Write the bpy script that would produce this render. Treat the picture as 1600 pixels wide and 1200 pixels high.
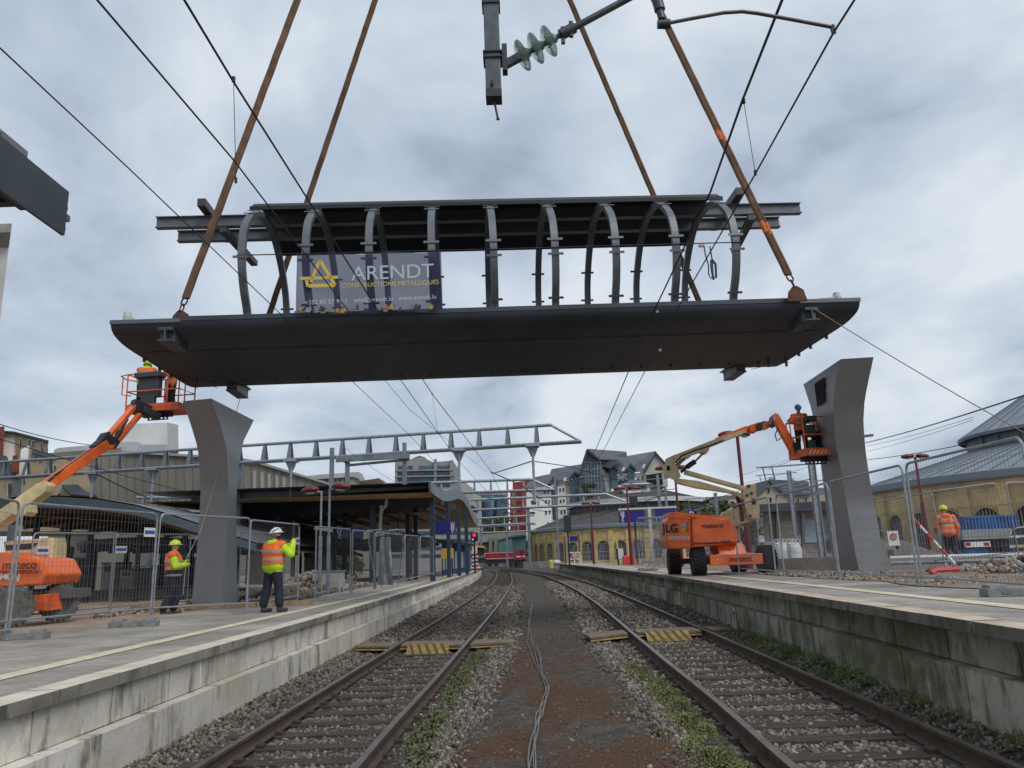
import bpy, bmesh, math, random
import numpy as np
from mathutils import Vector, Matrix
for o in list(bpy.data.objects): bpy.data.objects.remove(o)
SC = bpy.context.scene
COL = SC.collection
rnd = random.Random(7)
NR = np.random.default_rng(11)

# ---------------------------------------------------------------- camera
F, TH, RL, HC = 1198.8, .2256, .03535, 1.7125
cR, sR = math.cos(RL), math.sin(RL)
cd = bpy.data.cameras.new("camera"); cam = bpy.data.objects.new("camera", cd); COL.objects.link(cam)
cd.sensor_width = 36; cd.lens = F/1600*36; cd.clip_end = 3000; cd.clip_start = .05
eu = Vector((0, -math.sin(TH), math.cos(TH))); ex = Vector((1, 0, 0)); fw = Vector((0, math.cos(TH), math.sin(TH)))
right = ex*cR - eu*sR; up = ex*sR + eu*cR
m = Matrix((right, up, -fw)).transposed().to_4x4(); m.translation = (0, 0, HC)
cam.matrix_world = m
SC.camera = cam
# ---------------------------------------------------------------- sky, sun, exposure
W = bpy.data.worlds.new("World"); SC.world = W; W.use_nodes = True
nt = W.node_tree; N = nt.nodes; L = nt.links; N.clear()
out = N.new("ShaderNodeOutputWorld"); bg = N.new("ShaderNodeBackground"); L.new(bg.outputs[0], out.inputs[0])
sky = N.new("ShaderNodeTexSky"); sky.sky_type = 'NISHITA'; sky.sun_disc = False
SUN_EL, SUN_AZ = 50, 138
sky.sun_elevation = math.radians(SUN_EL); sky.sun_rotation = math.radians(SUN_AZ); sky.air_density = 1.0; sky.dust_density = 2.5
tc = N.new("ShaderNodeTexCoord"); sp = N.new("ShaderNodeSeparateXYZ"); L.new(tc.outputs['Generated'], sp.inputs[0])
mx = N.new("ShaderNodeMath"); mx.operation = 'MAXIMUM'; mx.inputs[1].default_value = .0; L.new(sp.outputs[2], mx.inputs[0])
ad = N.new("ShaderNodeMath"); ad.operation = 'ADD'; ad.inputs[1].default_value = .34; L.new(mx.outputs[0], ad.inputs[0])
vd = N.new("ShaderNodeVectorMath"); vd.operation = 'DIVIDE'
cb = N.new("ShaderNodeCombineXYZ")
for i in range(3): L.new(ad.outputs[0], cb.inputs[i])
L.new(tc.outputs['Generated'], vd.inputs[0]); L.new(cb.outputs[0], vd.inputs[1])
def wnoise(scale, det, rough, dist=0.0, off=0.0):
    mp = N.new("ShaderNodeMapping"); mp.inputs['Location'].default_value = (off, off*.7, 0); mp.inputs['Scale'].default_value = (1.15, 1.0, .0)
    mp.inputs['Rotation'].default_value = (0, 0, .5)
    L.new(vd.outputs[0], mp.inputs[0])
    n = N.new("ShaderNodeTexNoise"); n.inputs['Scale'].default_value = scale; n.inputs['Detail'].default_value = det
    n.inputs['Roughness'].default_value = rough; n.inputs['Distortion'].default_value = dist
    L.new(mp.outputs[0], n.inputs[0]); return n
n1 = wnoise(1.9, 8, .53, .3, 5.7); n2 = wnoise(.7, 4, .5, .2, 8.3)
mm = N.new("ShaderNodeMath"); mm.operation = 'MULTIPLY_ADD'; mm.inputs[1].default_value = .74
L.new(n1.outputs[0], mm.inputs[0])
m2 = N.new("ShaderNodeMath"); m2.operation = 'MULTIPLY'; m2.inputs[1].default_value = .26; L.new(n2.outputs[0], m2.inputs[0]); L.new(m2.outputs[0], mm.inputs[2])
cr = N.new("ShaderNodeValToRGB"); L.new(mm.outputs[0], cr.inputs[0])
e = cr.color_ramp.elements
def lin(r, g, b): return tuple(((c/255+.055)/1.055)**2.4 if c > 10 else c/255/12.92 for c in (r, g, b))+(1,)
e[0].position = .39; e[0].color = lin(166, 178, 197)
e[1].position = .61; e[1].color = lin(234, 240, 247)
for p, c in ((.44, (186, 200, 218)), (.50, (203, 215, 230)), (.56, (221, 231, 242))):
    q = e.new(p); q.color = lin(*c)
# the clouds' own colours are for background strength 0.1: scale by 10
sc = N.new("ShaderNodeVectorMath"); sc.operation = 'SCALE'; sc.inputs['Scale'].default_value = 9.6; L.new(cr.outputs[0], sc.inputs[0])
mix = N.new("ShaderNodeMix"); mix.data_type = 'RGBA'; mix.inputs[0].default_value = .94
L.new(sky.outputs[0], mix.inputs[6]); L.new(sc.outputs[0], mix.inputs[7])
L.new(mix.outputs[2], bg.inputs[0]); bg.inputs[1].default_value = .1
sd = bpy.data.lights.new("sun", 'SUN'); sun = bpy.data.objects.new("sun", sd); COL.objects.link(sun)
sd.energy = 1.9; sd.angle = math.radians(35); sd.color = (1, .97, .93)
az = math.radians(SUN_AZ); el = math.radians(SUN_EL)
sv = Vector((math.sin(az)*math.cos(el), math.cos(az)*math.cos(el), math.sin(el)))
sun.rotation_euler = sv.to_track_quat('Z', 'Y').to_euler()
SC.view_settings.view_transform = 'Standard'; SC.view_settings.look = 'None'; SC.view_settings.gamma = 1; SC.view_settings.exposure = 0
SC.render.engine = 'CYCLES'

# ---------------------------------------------------------------- pixel -> world helpers (photo pixels, 1600 x 1200)
def ray(px, py):
    x = px-800; y = 600-py
    X = cR*x+sR*y; Y = -sR*x+cR*y
    return Vector((X, F*math.cos(TH)-Y*math.sin(TH), F*math.sin(TH)+Y*math.cos(TH)))
def A(px, py, D):
    d = ray(px, py); return d*(D/d.y)+Vector((0, 0, HC))
def G(px, py, z):
    d = ray(px, py); return d*((z-HC)/d.z)+Vector((0, 0, HC))
def AX(px, py, X):
    d = ray(px, py); return d*(X/d.x)+Vector((0, 0, HC))
def V(*a): return Vector(a)
def interp(tab, y):
    ys = [t[0] for t in tab]; vs = [t[1] for t in tab]
    return float(np.interp(y, ys, vs))

# ---------------------------------------------------------------- materials
MATS = {}
def mat(name, col, rough=.7, metal=0., var=.0, vs=3., bump=0., bs=30., spec=.5, col2=None, stretch=(1, 1, 1), alpha=1., emit=0., island=0., detail=5, lo=.35, hi=.65, coat=0., trans=0.):
    if name in MATS: return MATS[name]
    M = bpy.data.materials.new(name); M.use_nodes = True; t = M.node_tree; n = t.nodes; l = t.links
    b = n["Principled BSDF"]; b.inputs['Roughness'].default_value = rough; b.inputs['Metallic'].default_value = metal
    b.inputs['Specular IOR Level'].default_value = spec; b.inputs['Coat Weight'].default_value = coat
    b.inputs['Transmission Weight'].default_value = trans
    c = tuple(col)+(1,) if len(col) == 3 else tuple(col)
    b.inputs['Base Color'].default_value = c
    if alpha < 1: b.inputs['Alpha'].default_value = alpha
    if emit: b.inputs['Emission Color'].default_value = c; b.inputs['Emission Strength'].default_value = emit
    src = None
    if var or col2 or bump:
        g = n.new("ShaderNodeNewGeometry"); mp = n.new("ShaderNodeMapping"); mp.inputs['Scale'].default_value = stretch
        l.new(g.outputs['Position'], mp.inputs[0])
    if var or col2:
        c2 = tuple(col2)+(1,) if col2 else tuple(x*(1-var) for x in c[:3])+(1,)
        nz = n.new("ShaderNodeTexNoise"); nz.inputs['Scale'].default_value = vs; nz.inputs['Detail'].default_value = detail; nz.inputs['Roughness'].default_value = .6
        l.new(mp.outputs[0], nz.inputs[0])
        rp = n.new("ShaderNodeValToRGB"); rp.color_ramp.elements[0].position = lo; rp.color_ramp.elements[1].position = hi
        rp.color_ramp.elements[0].color = c2; rp.color_ramp.elements[1].color = c if col2 else tuple(min(1, x*(1+var*.5)) for x in c[:3])+(1,)
        l.new(nz.outputs[0], rp.inputs[0]); src = rp.outputs[0]
    if island:
        g2 = n.new("ShaderNodeNewGeometry"); hs = n.new("ShaderNodeHueSaturation"); mr = n.new("ShaderNodeMapRange")
        mr.inputs[3].default_value = 1-island; mr.inputs[4].default_value = 1+island
        l.new(g2.outputs['Random Per Island'], mr.inputs[0]); l.new(mr.outputs[0], hs.inputs['Value'])
        if src: l.new(src, hs.inputs['Color'])
        else: hs.inputs['Color'].default_value = c
        src = hs.outputs[0]
    if src: l.new(src, b.inputs['Base Color'])
    if bump:
        nb = n.new("ShaderNodeTexNoise"); nb.inputs['Scale'].default_value = bs; nb.inputs['Detail'].default_value = 4
        l.new(mp.outputs[0], nb.inputs[0]); bm = n.new("ShaderNodeBump"); bm.inputs['Strength'].default_value = bump; bm.inputs['Distance'].default_value = .02
        l.new(nb.outputs[0], bm.inputs['Height']); l.new(bm.outputs[0], b.inputs['Normal'])
    MATS[name] = M; return M
def nodes_of(M): return M.node_tree.nodes, M.node_tree.links, M.node_tree.nodes["Principled BSDF"]

steel_dark = mat("dark_steel_paint", (.052, .053, .056), .5, .15, .25, 1.5, .05, 60)
steel_mid = mat("grey_steel_paint", (.125, .135, .15), .45, .2, .2, 2)
pillar_m = mat("pillar_grey_primer", (.25, .255, .262), .42, .2, .1, .9, .04, 70)
galv = mat("galvanised_steel", (.33, .36, .39), .45, .5, .25, 6)
galv_d = mat("old_galvanised_steel", (.20, .225, .25), .5, .4, .35, 2)
black = mat("black_rubber", (.02, .02, .021), .8, 0, .3, 8, .2, 60)
blackp = mat("black_plastic", (.022, .024, .03), .45)
rust = mat("rusty_wire_rope", (.20, .10, .05), .85, .1, 0, 3, .5, 90, col2=(.085, .055, .035), stretch=(1, 1, 1))
rustm = mat("rusty_iron", (.12, .05, .03), .85, .1, .4, 10)
orange = mat("orange_machine_paint", (.90, .155, .02), .36, 0, .22, 2.5, coat=.3, bump=.03, bs=5)
orange_d = mat("worn_orange_paint", (.80, .14, .03), .45, 0, .35, 5)
cream = mat("cream_machine_paint", (.68, .57, .32), .45, 0, .3, 2.2)
red_l = mat("lamp_red_paint", (.13, .012, .018), .4)
white_p = mat("white_paint", (.72, .73, .72), .6, 0, .15, 2)
yellow_p = mat("faded_yellow_paint", (.36, .23, .05), .8, 0, 0, 9, col2=(.17, .12, .05), lo=.38, hi=.62)
navy = mat("sign_navy_blue", (.012, .012, .17), .35)
darkglass = mat("dark_window_glass", (.022, .03, .04), .12, 0, 0)
blueglass = mat("blue_green_glass", (.06, .12, .15), .1, .1, .4, .5)
wood = mat("timber_soffit", (.36, .20, .10), .7, 0, .3, 3, stretch=(.3, 6, 1))
woodb = mat("weathered_board", (.17, .14, .105), .85, 0, .4, 4, stretch=(1, 8, 1))
tarp = mat("white_bag_fabric", (.6, .62, .64), .8, 0, .25, 5, .3, 12)
wire_m = mat("dark_wire", (.02, .02, .022), .6, .3)
lblue = mat("canopy_blue_grey", (.075, .115, .135), .4, .2, .2, .8)

# ---------------------------------------------------------------- mesh builder
class MB:
    def __init__(s): s.v = []; s.f = []; s.mi = []; s.cur = 0
    def add(s, vs, fs):
        b = len(s.v); s.v.extend([tuple(p) for p in vs]); s.f.extend([tuple(b+i for i in f) for f in fs]); s.mi.extend([s.cur]*len(fs)); return s
    def box(s, x0, x1, y0, y1, z0, z1):
        vs = [(x, y, z) for z in (z0, z1) for y in (y0, y1) for x in (x0, x1)]
        return s.add(vs, [(0, 2, 3, 1), (4, 5, 7, 6), (0, 1, 5, 4), (2, 6, 7, 3), (0, 4, 6, 2), (1, 3, 7, 5)])
    def obox(s, c, ax, ay, az):   # centre and three half vectors
        c = Vector(c); ax = Vector(ax); ay = Vector(ay); az = Vector(az)
        vs = [c+ax*i+ay*j+az*k for k in (-1, 1) for j in (-1, 1) for i in (-1, 1)]
        return s.add(vs, [(0, 2, 3, 1), (4, 5, 7, 6), (0, 1, 5, 4), (2, 6, 7, 3), (0, 4, 6, 2), (1, 3, 7, 5)])
    def beam(s, a, b, w, h, w2=None, h2=None, upv=(0, 0, 1)):
        a = Vector(a); b = Vector(b); d = (b-a).normalized(); u = Vector(upv)
        if abs(d.dot(u)) > .98: u = Vector((0, 1, 0))
        sx = d.cross(u).normalized(); sz = sx.cross(d).normalized()
        w2 = w if w2 is None else w2; h2 = h if h2 is None else h2
        vs = [a-sx*w/2-sz*h/2, a+sx*w/2-sz*h/2, a+sx*w/2+sz*h/2, a-sx*w/2+sz*h/2, b-sx*w2/2-sz*h2/2, b+sx*w2/2-sz*h2/2, b+sx*w2/2+sz*h2/2, b-sx*w2/2+sz*h2/2]
        return s.add(vs, [(0, 3, 2, 1), (4, 5, 6, 7), (0, 1, 5, 4), (1, 2, 6, 5), (2, 3, 7, 6), (3, 0, 4, 7)])
    def tube(s, pts, r, n=8, r2=None, cap=True):
        pts = [Vector(p) for p in pts]; k = len(pts); rings = []
        d0 = (pts[1]-pts[0]).normalized(); u = Vector((0, 0, 1)) if abs(d0.z) < .9 else Vector((1, 0, 0))
        nrm = d0.cross(u).normalized()
        vs = []
        for i, p in enumerate(pts):
            d = (pts[min(i+1, k-1)]-pts[max(i-1, 0)]).normalized()
            nrm = (nrm-d*nrm.dot(d)).normalized(); bn = d.cross(nrm)
            rr = r if r2 is None else r+(r2-r)*i/(k-1)
            for j in range(n):
                a = 2*math.pi*j/n; vs.append(p+(nrm*math.cos(a)+bn*math.sin(a))*rr)
        fs = [(i*n+j, i*n+(j+1) % n, (i+1)*n+(j+1) % n, (i+1)*n+j) for i in range(k-1) for j in range(n)]
        if cap: fs += [tuple(range(n))[::-1], tuple((k-1)*n+j for j in range(n))]
        return s.add(vs, fs)
    def lathe(s, prof, o, ax, n=24):   # prof [(r,t)] along axis
        o = Vector(o); ax = Vector(ax).normalized(); u = Vector((0, 0, 1)) if abs(ax.z) < .9 else Vector((1, 0, 0))
        p = ax.cross(u).normalized(); q = ax.cross(p); k = len(prof); vs = []
        for r, t in prof:
            for j in range(n):
                a = 2*math.pi*j/n; vs.append(o+ax*t+(p*math.cos(a)+q*math.sin(a))*max(r, .0005))
        fs = [(i*n+j, i*n+(j+1) % n, (i+1)*n+(j+1) % n, (i+1)*n+j) for i in range(k-1) for j in range(n)]
        fs += [tuple(range(n))[::-1], tuple((k-1)*n+j for j in range(n))]
        return s.add(vs, fs)
    def prism(s, poly, ext):   # polygon (3D points) extruded by vector
        ext = Vector(ext); poly = [Vector(p) for p in poly]; n = len(poly)
        vs = poly+[p+ext for p in poly]
        fs = [tuple(range(n)), tuple(range(2*n-1, n-1, -1))]+[(i, i+n, (i+1) % n+n, (i+1) % n) for i in range(n)]
        return s.add(vs, fs)
    def sheet(s, rows):       # grid of points
        R = len(rows); C = len(rows[0]); vs = [p for r in rows for p in r]
        return s.add(vs, [(i*C+j, i*C+j+1, (i+1)*C+j+1, (i+1)*C+j) for i in range(R-1) for j in range(C-1)])
    def ell(s, c, rx, ry, rz, n=12, m=8, R=None):
        c = Vector(c); vs = []; 
        for i in range(m+1):
            t = math.pi*i/m
            for j in range(n):
                a = 2*math.pi*j/n; p = Vector((rx*math.sin(t)*math.cos(a), ry*math.sin(t)*math.sin(a), rz*math.cos(t)))
                if R is not None: p = R @ p
                vs.append(c+p)
        return s.add(vs, [(i*n+j, (i+1)*n+j, (i+1)*n+(j+1) % n, i*n+(j+1) % n) for i in range(m) for j in range(n)])
    def build(s, name, mats, parent=None, local=False, smooth=False, bevel=0, fixn=True):
        me = bpy.data.meshes.new(name)
        off = Vector((0, 0, 0))
        if parent is not None and not local:
            p = parent
            while p is not None: off = off+p.location; p = p.parent
        vs = [tuple(Vector(v)-off) for v in s.v] if off.length > 0 else s.v
        me.from_pydata(vs, [], s.f)
        if not isinstance(mats, (list, tuple)): mats = [mats]
        for x in mats: me.materials.append(x)
        if len(mats) > 1: me.polygons.foreach_set('material_index', s.mi)
        if fixn:
            bm = bmesh.new(); bm.from_mesh(me); bmesh.ops.recalc_face_normals(bm, faces=bm.faces); bm.to_mesh(me); bm.free()
        if smooth:
            me.polygons.foreach_set('use_smooth', [True]*len(me.polygons))
            try: me.set_sharp_from_angle(angle=math.radians(38))
            except Exception: pass
        me.update()
        o = bpy.data.objects.new(name, me); COL.objects.link(o)
        if parent is not None: o.parent = parent
        if bevel:
            b = o.modifiers.new("bevel", 'BEVEL'); b.width = bevel; b.segments = 2; b.limit_method = 'ANGLE'; b.angle_limit = math.radians(40)
        return o
def tag(o, label=None, cat=None, group=None, kind=None):
    if label: o['label'] = label
    if cat: o['category'] = cat
    if group: o['group'] = group
    if kind: o['kind'] = kind
    return o
def thing(name, loc, label, cat, group=None):
    o = bpy.data.objects.new(name, None); COL.objects.link(o); o.location = loc; o.empty_display_size = .3
    return tag(o, label, cat, group)
def copy_tree(o, parent=None):
    c = o.copy(); COL.objects.link(c); c.parent = parent
    for ch in [x for x in bpy.data.objects if x.parent == o]: copy_tree(ch, c)
    return c
def text_mesh(body, size, o, xdir, ydir, m_, name, parent, ext=.002, align='CENTER', shear=0, local=False, bold=0):
    cu = bpy.data.curves.new("t", 'FONT'); cu.body = body; cu.size = size; cu.extrude = ext; cu.align_x = align; cu.align_y = 'CENTER'; cu.shear = shear; cu.offset = bold
    ob = bpy.data.objects.new("t", cu); COL.objects.link(ob)
    dg = bpy.context.evaluated_depsgraph_get(); me = bpy.data.meshes.new_from_object(ob.evaluated_get(dg))
    bpy.data.objects.remove(ob); bpy.data.curves.remove(cu)
    x = Vector(xdir).normalized(); y = Vector(ydir).normalized(); z = x.cross(y)
    off = Vector((0, 0, 0))
    if parent is not None and not local:
        p = parent
        while p is not None: off = off+p.location; p = p.parent
    M = Matrix((x, y, z)).transposed().to_4x4(); M.translation = Vector(o)-off
    me.transform(M); me.name = name; me.materials.clear(); me.materials.append(m_)
    r = bpy.data.objects.new(name, me); COL.objects.link(r); r.parent = parent
    return r
# ================================================================ ground, ballast, tracks, platforms
LRAIL = [(0, -3.06), (7.4, -2.97), (9.6, -2.92), (11.5, -2.87), (13.7, -2.83), (16.1, -2.75), (19.5, -2.69), (24.3, -2.53), (32.8, -2.38), (44, -2.20), (62, -2.06), (90, -2.5), (120, -3.4), (165, -6.2)]
LR2 = [(0, -1.53), (7.3, -1.49), (8.8, -1.46), (10.4, -1.40), (12.4, -1.33), (15, -1.26), (17.8, -1.18), (23.1, -1.04), (31.5, -.86), (44, -.68), (66, -.55), (100, -.93), (120, -1.7), (165, -4.6)]
RR1 = [(0, 1.7), (6, 1.96), (7, 2.0), (8, 2.05), (9.4, 2.10), (12.4, 2.17), (14.3, 2.23), (17.4, 2.33), (22.1, 2.5), (28, 2.67), (38, 2.86), (54, 2.82), (77, 2.45), (106, .74), (165, -5.0)]
RR2 = [(0, 3.2), (6, 3.49), (7, 3.53), (8.2, 3.58), (9.9, 3.63), (11.5, 3.68), (13.4, 3.73), (17.6, 3.85), (23.3, 4.03), (33.4, 4.28), (46, 4.40), (61, 4.36), (77, 4.02), (105.5, 2.32), (145, -1.9), (165, -3.6)]
EL = [(0, -4.02), (6.2, -3.99), (12, -3.94), (22.6, -3.88), (37, -3.95), (55, -4.05), (75, -4.3), (100, -4.9), (125, -6.0), (150, -7.6)]
ER = [(0, 3.7), (6.2, 3.86), (7.6, 3.95), (9.7, 4.07), (12.5, 4.2), (19.2, 4.5), (21.5, 4.62), (30.5, 4.95), (55, 5.4), (97, 5.5)]
ZR = .17
def L1(y): return interp(LRAIL, y)
def L2(y): return interp(LR2, y)
def R1(y): return interp(RR1, y)
def R2(y): return interp(RR2, y)
PL = [(0, -.92), (7.3, -.72), (12, -.45), (17, -.19), (30, -.1), (50, .1), (90, .1)]
PR = [(0, 1.25), (7.3, 1.38), (15.3, 1.40), (30, 1.75), (50, 1.9), (90, 1.3)]
def smooth_ys(a, b, st): return list(np.arange(a, b+1e-6, st))
ys = smooth_ys(-2, 30, .5)+smooth_ys(31, 90, 1.5)+smooth_ys(92, 168, 4)
def gz(x, y):
    tab = [(interp(EL, y), -.16), (L1(y), -.19), (L2(y)+.2, -.18), (interp(PL, min(y, 90)), -.07), (interp(PR, min(y, 90)), .03), (R1(y)-.2, -.01), (R2(y)+.02, -.01), (interp(ER, y)-.05, .14), (interp(ER, y)+.15, .17)]
    tab = sorted(tab); return float(np.interp(x, [t[0] for t in tab], [t[1] for t in tab]))
gm = mat("dirty_gravel_ground", (.062, .053, .043), .95, 0, 0, 9, .9, 60, col2=(.03, .025, .02))
rows = []
for y in ys:
    xs = sorted([interp(EL, y)-.3]+list(np.linspace(interp(EL, y), interp(ER, y)+.16, 24))+[interp(ER, y)+.4])
    rows.append([(x, y, gz(x, y)) for x in xs])
b = MB(); b.sheet(rows); tag(b.build('ballast_bed', gm, smooth=True), kind='structure')
# wide ground
g = MB(); g.box(-700, 700, -60, 1200, -1.2, -.42); tag(g.build('ground', mat("yard_ground", (.16, .145, .125), .95, 0, .35, .6, .5, 20)), kind='structure')
# central path with rust coloured moss
pm = mat("cinder_path", (.095, .077, .057), .95, 0, 0, 5, 1.0, 45, col2=(.028, .022, .017), lo=.32, hi=.68, detail=12)
n, l, bs = nodes_of(pm)
src = bs.inputs['Base Color'].links[0].from_socket
gg = n.new("ShaderNodeNewGeometry"); mp = n.new("ShaderNodeMapping"); mp.inputs['Scale'].default_value = (1.3, .55, 1); mp.inputs['Location'].default_value = (.35, 1.9, 0); l.new(gg.outputs['Position'], mp.inputs[0])
nz = n.new("ShaderNodeTexNoise"); nz.inputs['Scale'].default_value = .75; nz.inputs['Detail'].default_value = 8; nz.inputs['Roughness'].default_value = .62; l.new(mp.outputs[0], nz.inputs[0])
rp = n.new("ShaderNodeValToRGB"); rp.color_ramp.elements[0].position = .455; rp.color_ramp.elements[1].position = .53; l.new(nz.outputs[0], rp.inputs[0])
# moss only near the camera end of the path
spz = n.new("ShaderNodeSeparateXYZ"); l.new(gg.outputs['Position'], spz.inputs[0]); mr = n.new("ShaderNodeMapRange"); mr.inputs[1].default_value = 19; mr.inputs[2].default_value = 15; l.new(spz.outputs[1], mr.inputs[0])
mu = n.new("ShaderNodeMath"); mu.operation = 'MULTIPLY'; l.new(rp.outputs[0], mu.inputs[0]); l.new(mr.outputs[0], mu.inputs[1])
fine = n.new("ShaderNodeTexNoise"); fine.inputs['Scale'].default_value = 30; l.new(gg.outputs['Position'], fine.inputs[0])
mo = n.new("ShaderNodeValToRGB"); mo.color_ramp.elements[0].position = .35; mo.color_ramp.elements[0].color = (.040, .018, .007, 1); mo.color_ramp.elements[1].position = .7; mo.color_ramp.elements[1].color = (.115, .050, .016, 1); l.new(fine.outputs[0], mo.inputs[0])
mix = n.new("ShaderNodeMix"); mix.data_type = 'RGBA'; l.new(mu.outputs[0], mix.inputs[0]); l.new(src, mix.inputs[6]); l.new(mo.outputs[0], mix.inputs[7])
# light specks
vo = n.new("ShaderNodeTexVoronoi"); vo.inputs['Scale'].default_value = 9; l.new(gg.outputs['Position'], vo.inputs[0])
lt = n.new("ShaderNodeMath"); lt.operation = 'LESS_THAN'; lt.inputs[1].default_value = .1; l.new(vo.outputs['Distance'], lt.inputs[0])
mx2 = n.new("ShaderNodeMix"); mx2.data_type = 'RGBA'; mx2.inputs[7].default_value = (.2, .19, .17, 1); l.new(lt.outputs[0], mx2.inputs[0]); l.new(mix.outputs[2], mx2.inputs[6])
l.new(mx2.outputs[2], bs.inputs['Base Color'])
rows = []
for y in smooth_ys(-2, 40, .12)+smooth_ys(41, 90, 1):
    a, c = interp(PL, y), interp(PR, y)
    wob = .10*math.sin(y*2.1)+.07*math.sin(y*5.3+1); wob2 = .10*math.sin(y*1.7+2)+.06*math.sin(y*6.1)
    fx = np.linspace(0, 1, 26); r = []
    for q in fx:
        x = (a+wob)*(1-q)+(c+wob2)*q
        z = gz(x, y)+.025*min(1, 6*min(q, 1-q))+.006*math.sin(x*9+y*3)+.005*math.sin(x*17-y*11)-.012*(q < .001 or q > .999)
        r.append((x, y, z))
    rows.append(r)
b = MB(); b.sheet(rows); tag(b.build('path', pm, smooth=True), kind='structure')

# ---- ballast stones (numpy)
ico = bmesh.new(); bmesh.ops.create_icosphere(ico, subdivisions=1, radius=1); IV = np.array([v.co[:] for v in ico.verts]); IF = np.array([[v.index for v in f.verts] for f in ico.faces]); ico.free()
def stones(name, P, S, mats, matidx=None, flat=.7):
    n = len(P); k = len(IV)
    q = NR.normal(size=(n, 4)); q /= np.linalg.norm(q, axis=1)[:, None]
    w, x, y, z = q.T
    R = np.stack([1-2*(y*y+z*z), 2*(x*y-z*w), 2*(x*z+y*w), 2*(x*y+z*w), 1-2*(x*x+z*z), 2*(y*z-x*w), 2*(x*z-y*w), 2*(y*z+x*w), 1-2*(x*x+y*y)], 1).reshape(n, 3, 3)
    v = IV[None]*(1+NR.uniform(-.3, .3, (n, k, 1)))*NR.uniform([.75, .55, .5], [1.25, 1.0, .85], (n, 1, 3))
    v = np.einsum('nij,nkj->nki', R, v)*S[:, None, None]+P[:, None, :]
    f = (IF[None]+(np.arange(n)*k)[:, None, None]).reshape(-1, 3)
    me = bpy.data.meshes.new(name); me.vertices.add(n*k); me.vertices.foreach_set('co', v.reshape(-1).astype(np.float32))
    me.loops.add(len(f)*3); me.loops.foreach_set('vertex_index', f.reshape(-1).astype(np.int32))
    me.polygons.add(len(f)); me.polygons.foreach_set('loop_start', np.arange(0, len(f)*3, 3, dtype=np.int32))
    for x_ in mats: me.materials.append(x_)
    if matidx is not None: me.polygons.foreach_set('material_index', np.repeat(matidx, len(IF)).astype(np.int32))
    me.update(calc_edges=True); me.validate()
    o = bpy.data.objects.new(name, me); COL.objects.link(o); return o
st_a = mat("ballast_stone_grey", (.150, .130, .108), .9, 0, .35, 1.4, island=.5)
st_b = mat("ballast_stone_pale", (.235, .21, .175), .9, 0, .2, 3, island=.35)
st_c = mat("ballast_stone_brown", (.10, .075, .056), .9, 0, .3, 2, island=.5)
def scatter(y0, y1, dens, s0, s1):
    out = []
    area = 9.5*(y1-y0); n = int(area*dens)
    Y = NR.uniform(y0, y1, n)
    u = NR.uniform(0, 1, n); e0 = np.interp(Y, [t[0] for t in EL], [t[1] for t in EL]); e1 = np.interp(Y, [t[0] for t in ER], [t[1] for t in ER])
    X = e0+.02+(e1-e0+.13)*u
    pl = np.interp(Y, [t[0] for t in PL], [t[1] for t in PL]); pr = np.interp(Y, [t[0] for t in PR], [t[1] for t in PR])
    keep = ~((X > pl+.08+NR.normal(0, .12, n)) & (X < pr-.08+NR.normal(0, .12, n)))
    # keep rails clear
    for t in (LRAIL, LR2, RR1, RR2):
        xr = np.interp(Y, [q[0] for q in t], [q[1] for q in t]); keep &= np.abs(X-xr) > .085
    X, Y = X[keep], Y[keep]
    return X, Y, NR.uniform(s0, s1, len(X))
PX, PY, PS = [], [], []
for a in ((4.5, 10.5, 760, .016, .036), (10.5, 18, 380, .022, .042), (18, 32, 120, .036, .065), (32, 60, 34, .06, .09)):
    x, y, s = scatter(*a); PX.append(x); PY.append(y); PS.append(s)
X = np.concatenate(PX); Y = np.concatenate(PY); S = np.concatenate(PS)
Z = np.array([gz(x, y) for x, y in zip(X, Y)])
ti = lambda t: np.interp(Y, [q[0] for q in t], [q[1] for q in t])
l1, l2, r1, r2 = ti(LRAIL), ti(LR2), ti(RR1), ti(RR2)
inL = (X > l1+.05) & (X < l2-.05); inR = (X > r1+.05) & (X < r2-.05)
SP = .62
ph = np.abs(((Y+.1) % SP)-SP/2); onsl = ph < .135    # sleepers centred where (y+.1)%SP == SP/2
nearsl = ((X > l1-.5) & (X < l2+.5)) | ((X > r1-.5) & (X < r2+.5))
keep = ~(onsl & nearsl & (NR.uniform(0, 1, len(X)) > np.where(Y > 24, .8, .07)))
X, Y, Z, S, inL, inR, nearsl, onsl = [q[keep] for q in (X, Y, Z, S, inL, inR, nearsl, onsl)]
Z = Z+NR.uniform(-.25, .65, len(X))*S+np.where(nearsl & ~onsl, -.015, 0.0)
# banked a little against the left wall
e0 = np.interp(Y, [t[0] for t in EL], [t[1] for t in EL]); Z += np.clip(.45-(X-e0), 0, .45)*.12
rr = NR.uniform(0, 1, len(X)); mi = np.zeros(len(X), int)
pale = np.where(inR | ((X > np.interp(Y, [t[0] for t in PR], [t[1] for t in PR])) & (X < np.interp(Y, [q[0] for q in RR1], [q[1] for q in RR1]))), .38, .07)
pale = np.where((X > np.interp(Y, [q[0] for q in LR2], [q[1] for q in LR2])) & (X < 0), .2, pale)
mi[rr < pale] = 1; mi[rr > .72] = 2
tag(stones('ballast_stones', np.stack([X, Y, Z], 1), S, [st_a, st_b, st_c], mi), 'grey and brown ballast stones lying between and beside the two tracks', 'ballast', kind='stuff')

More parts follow.
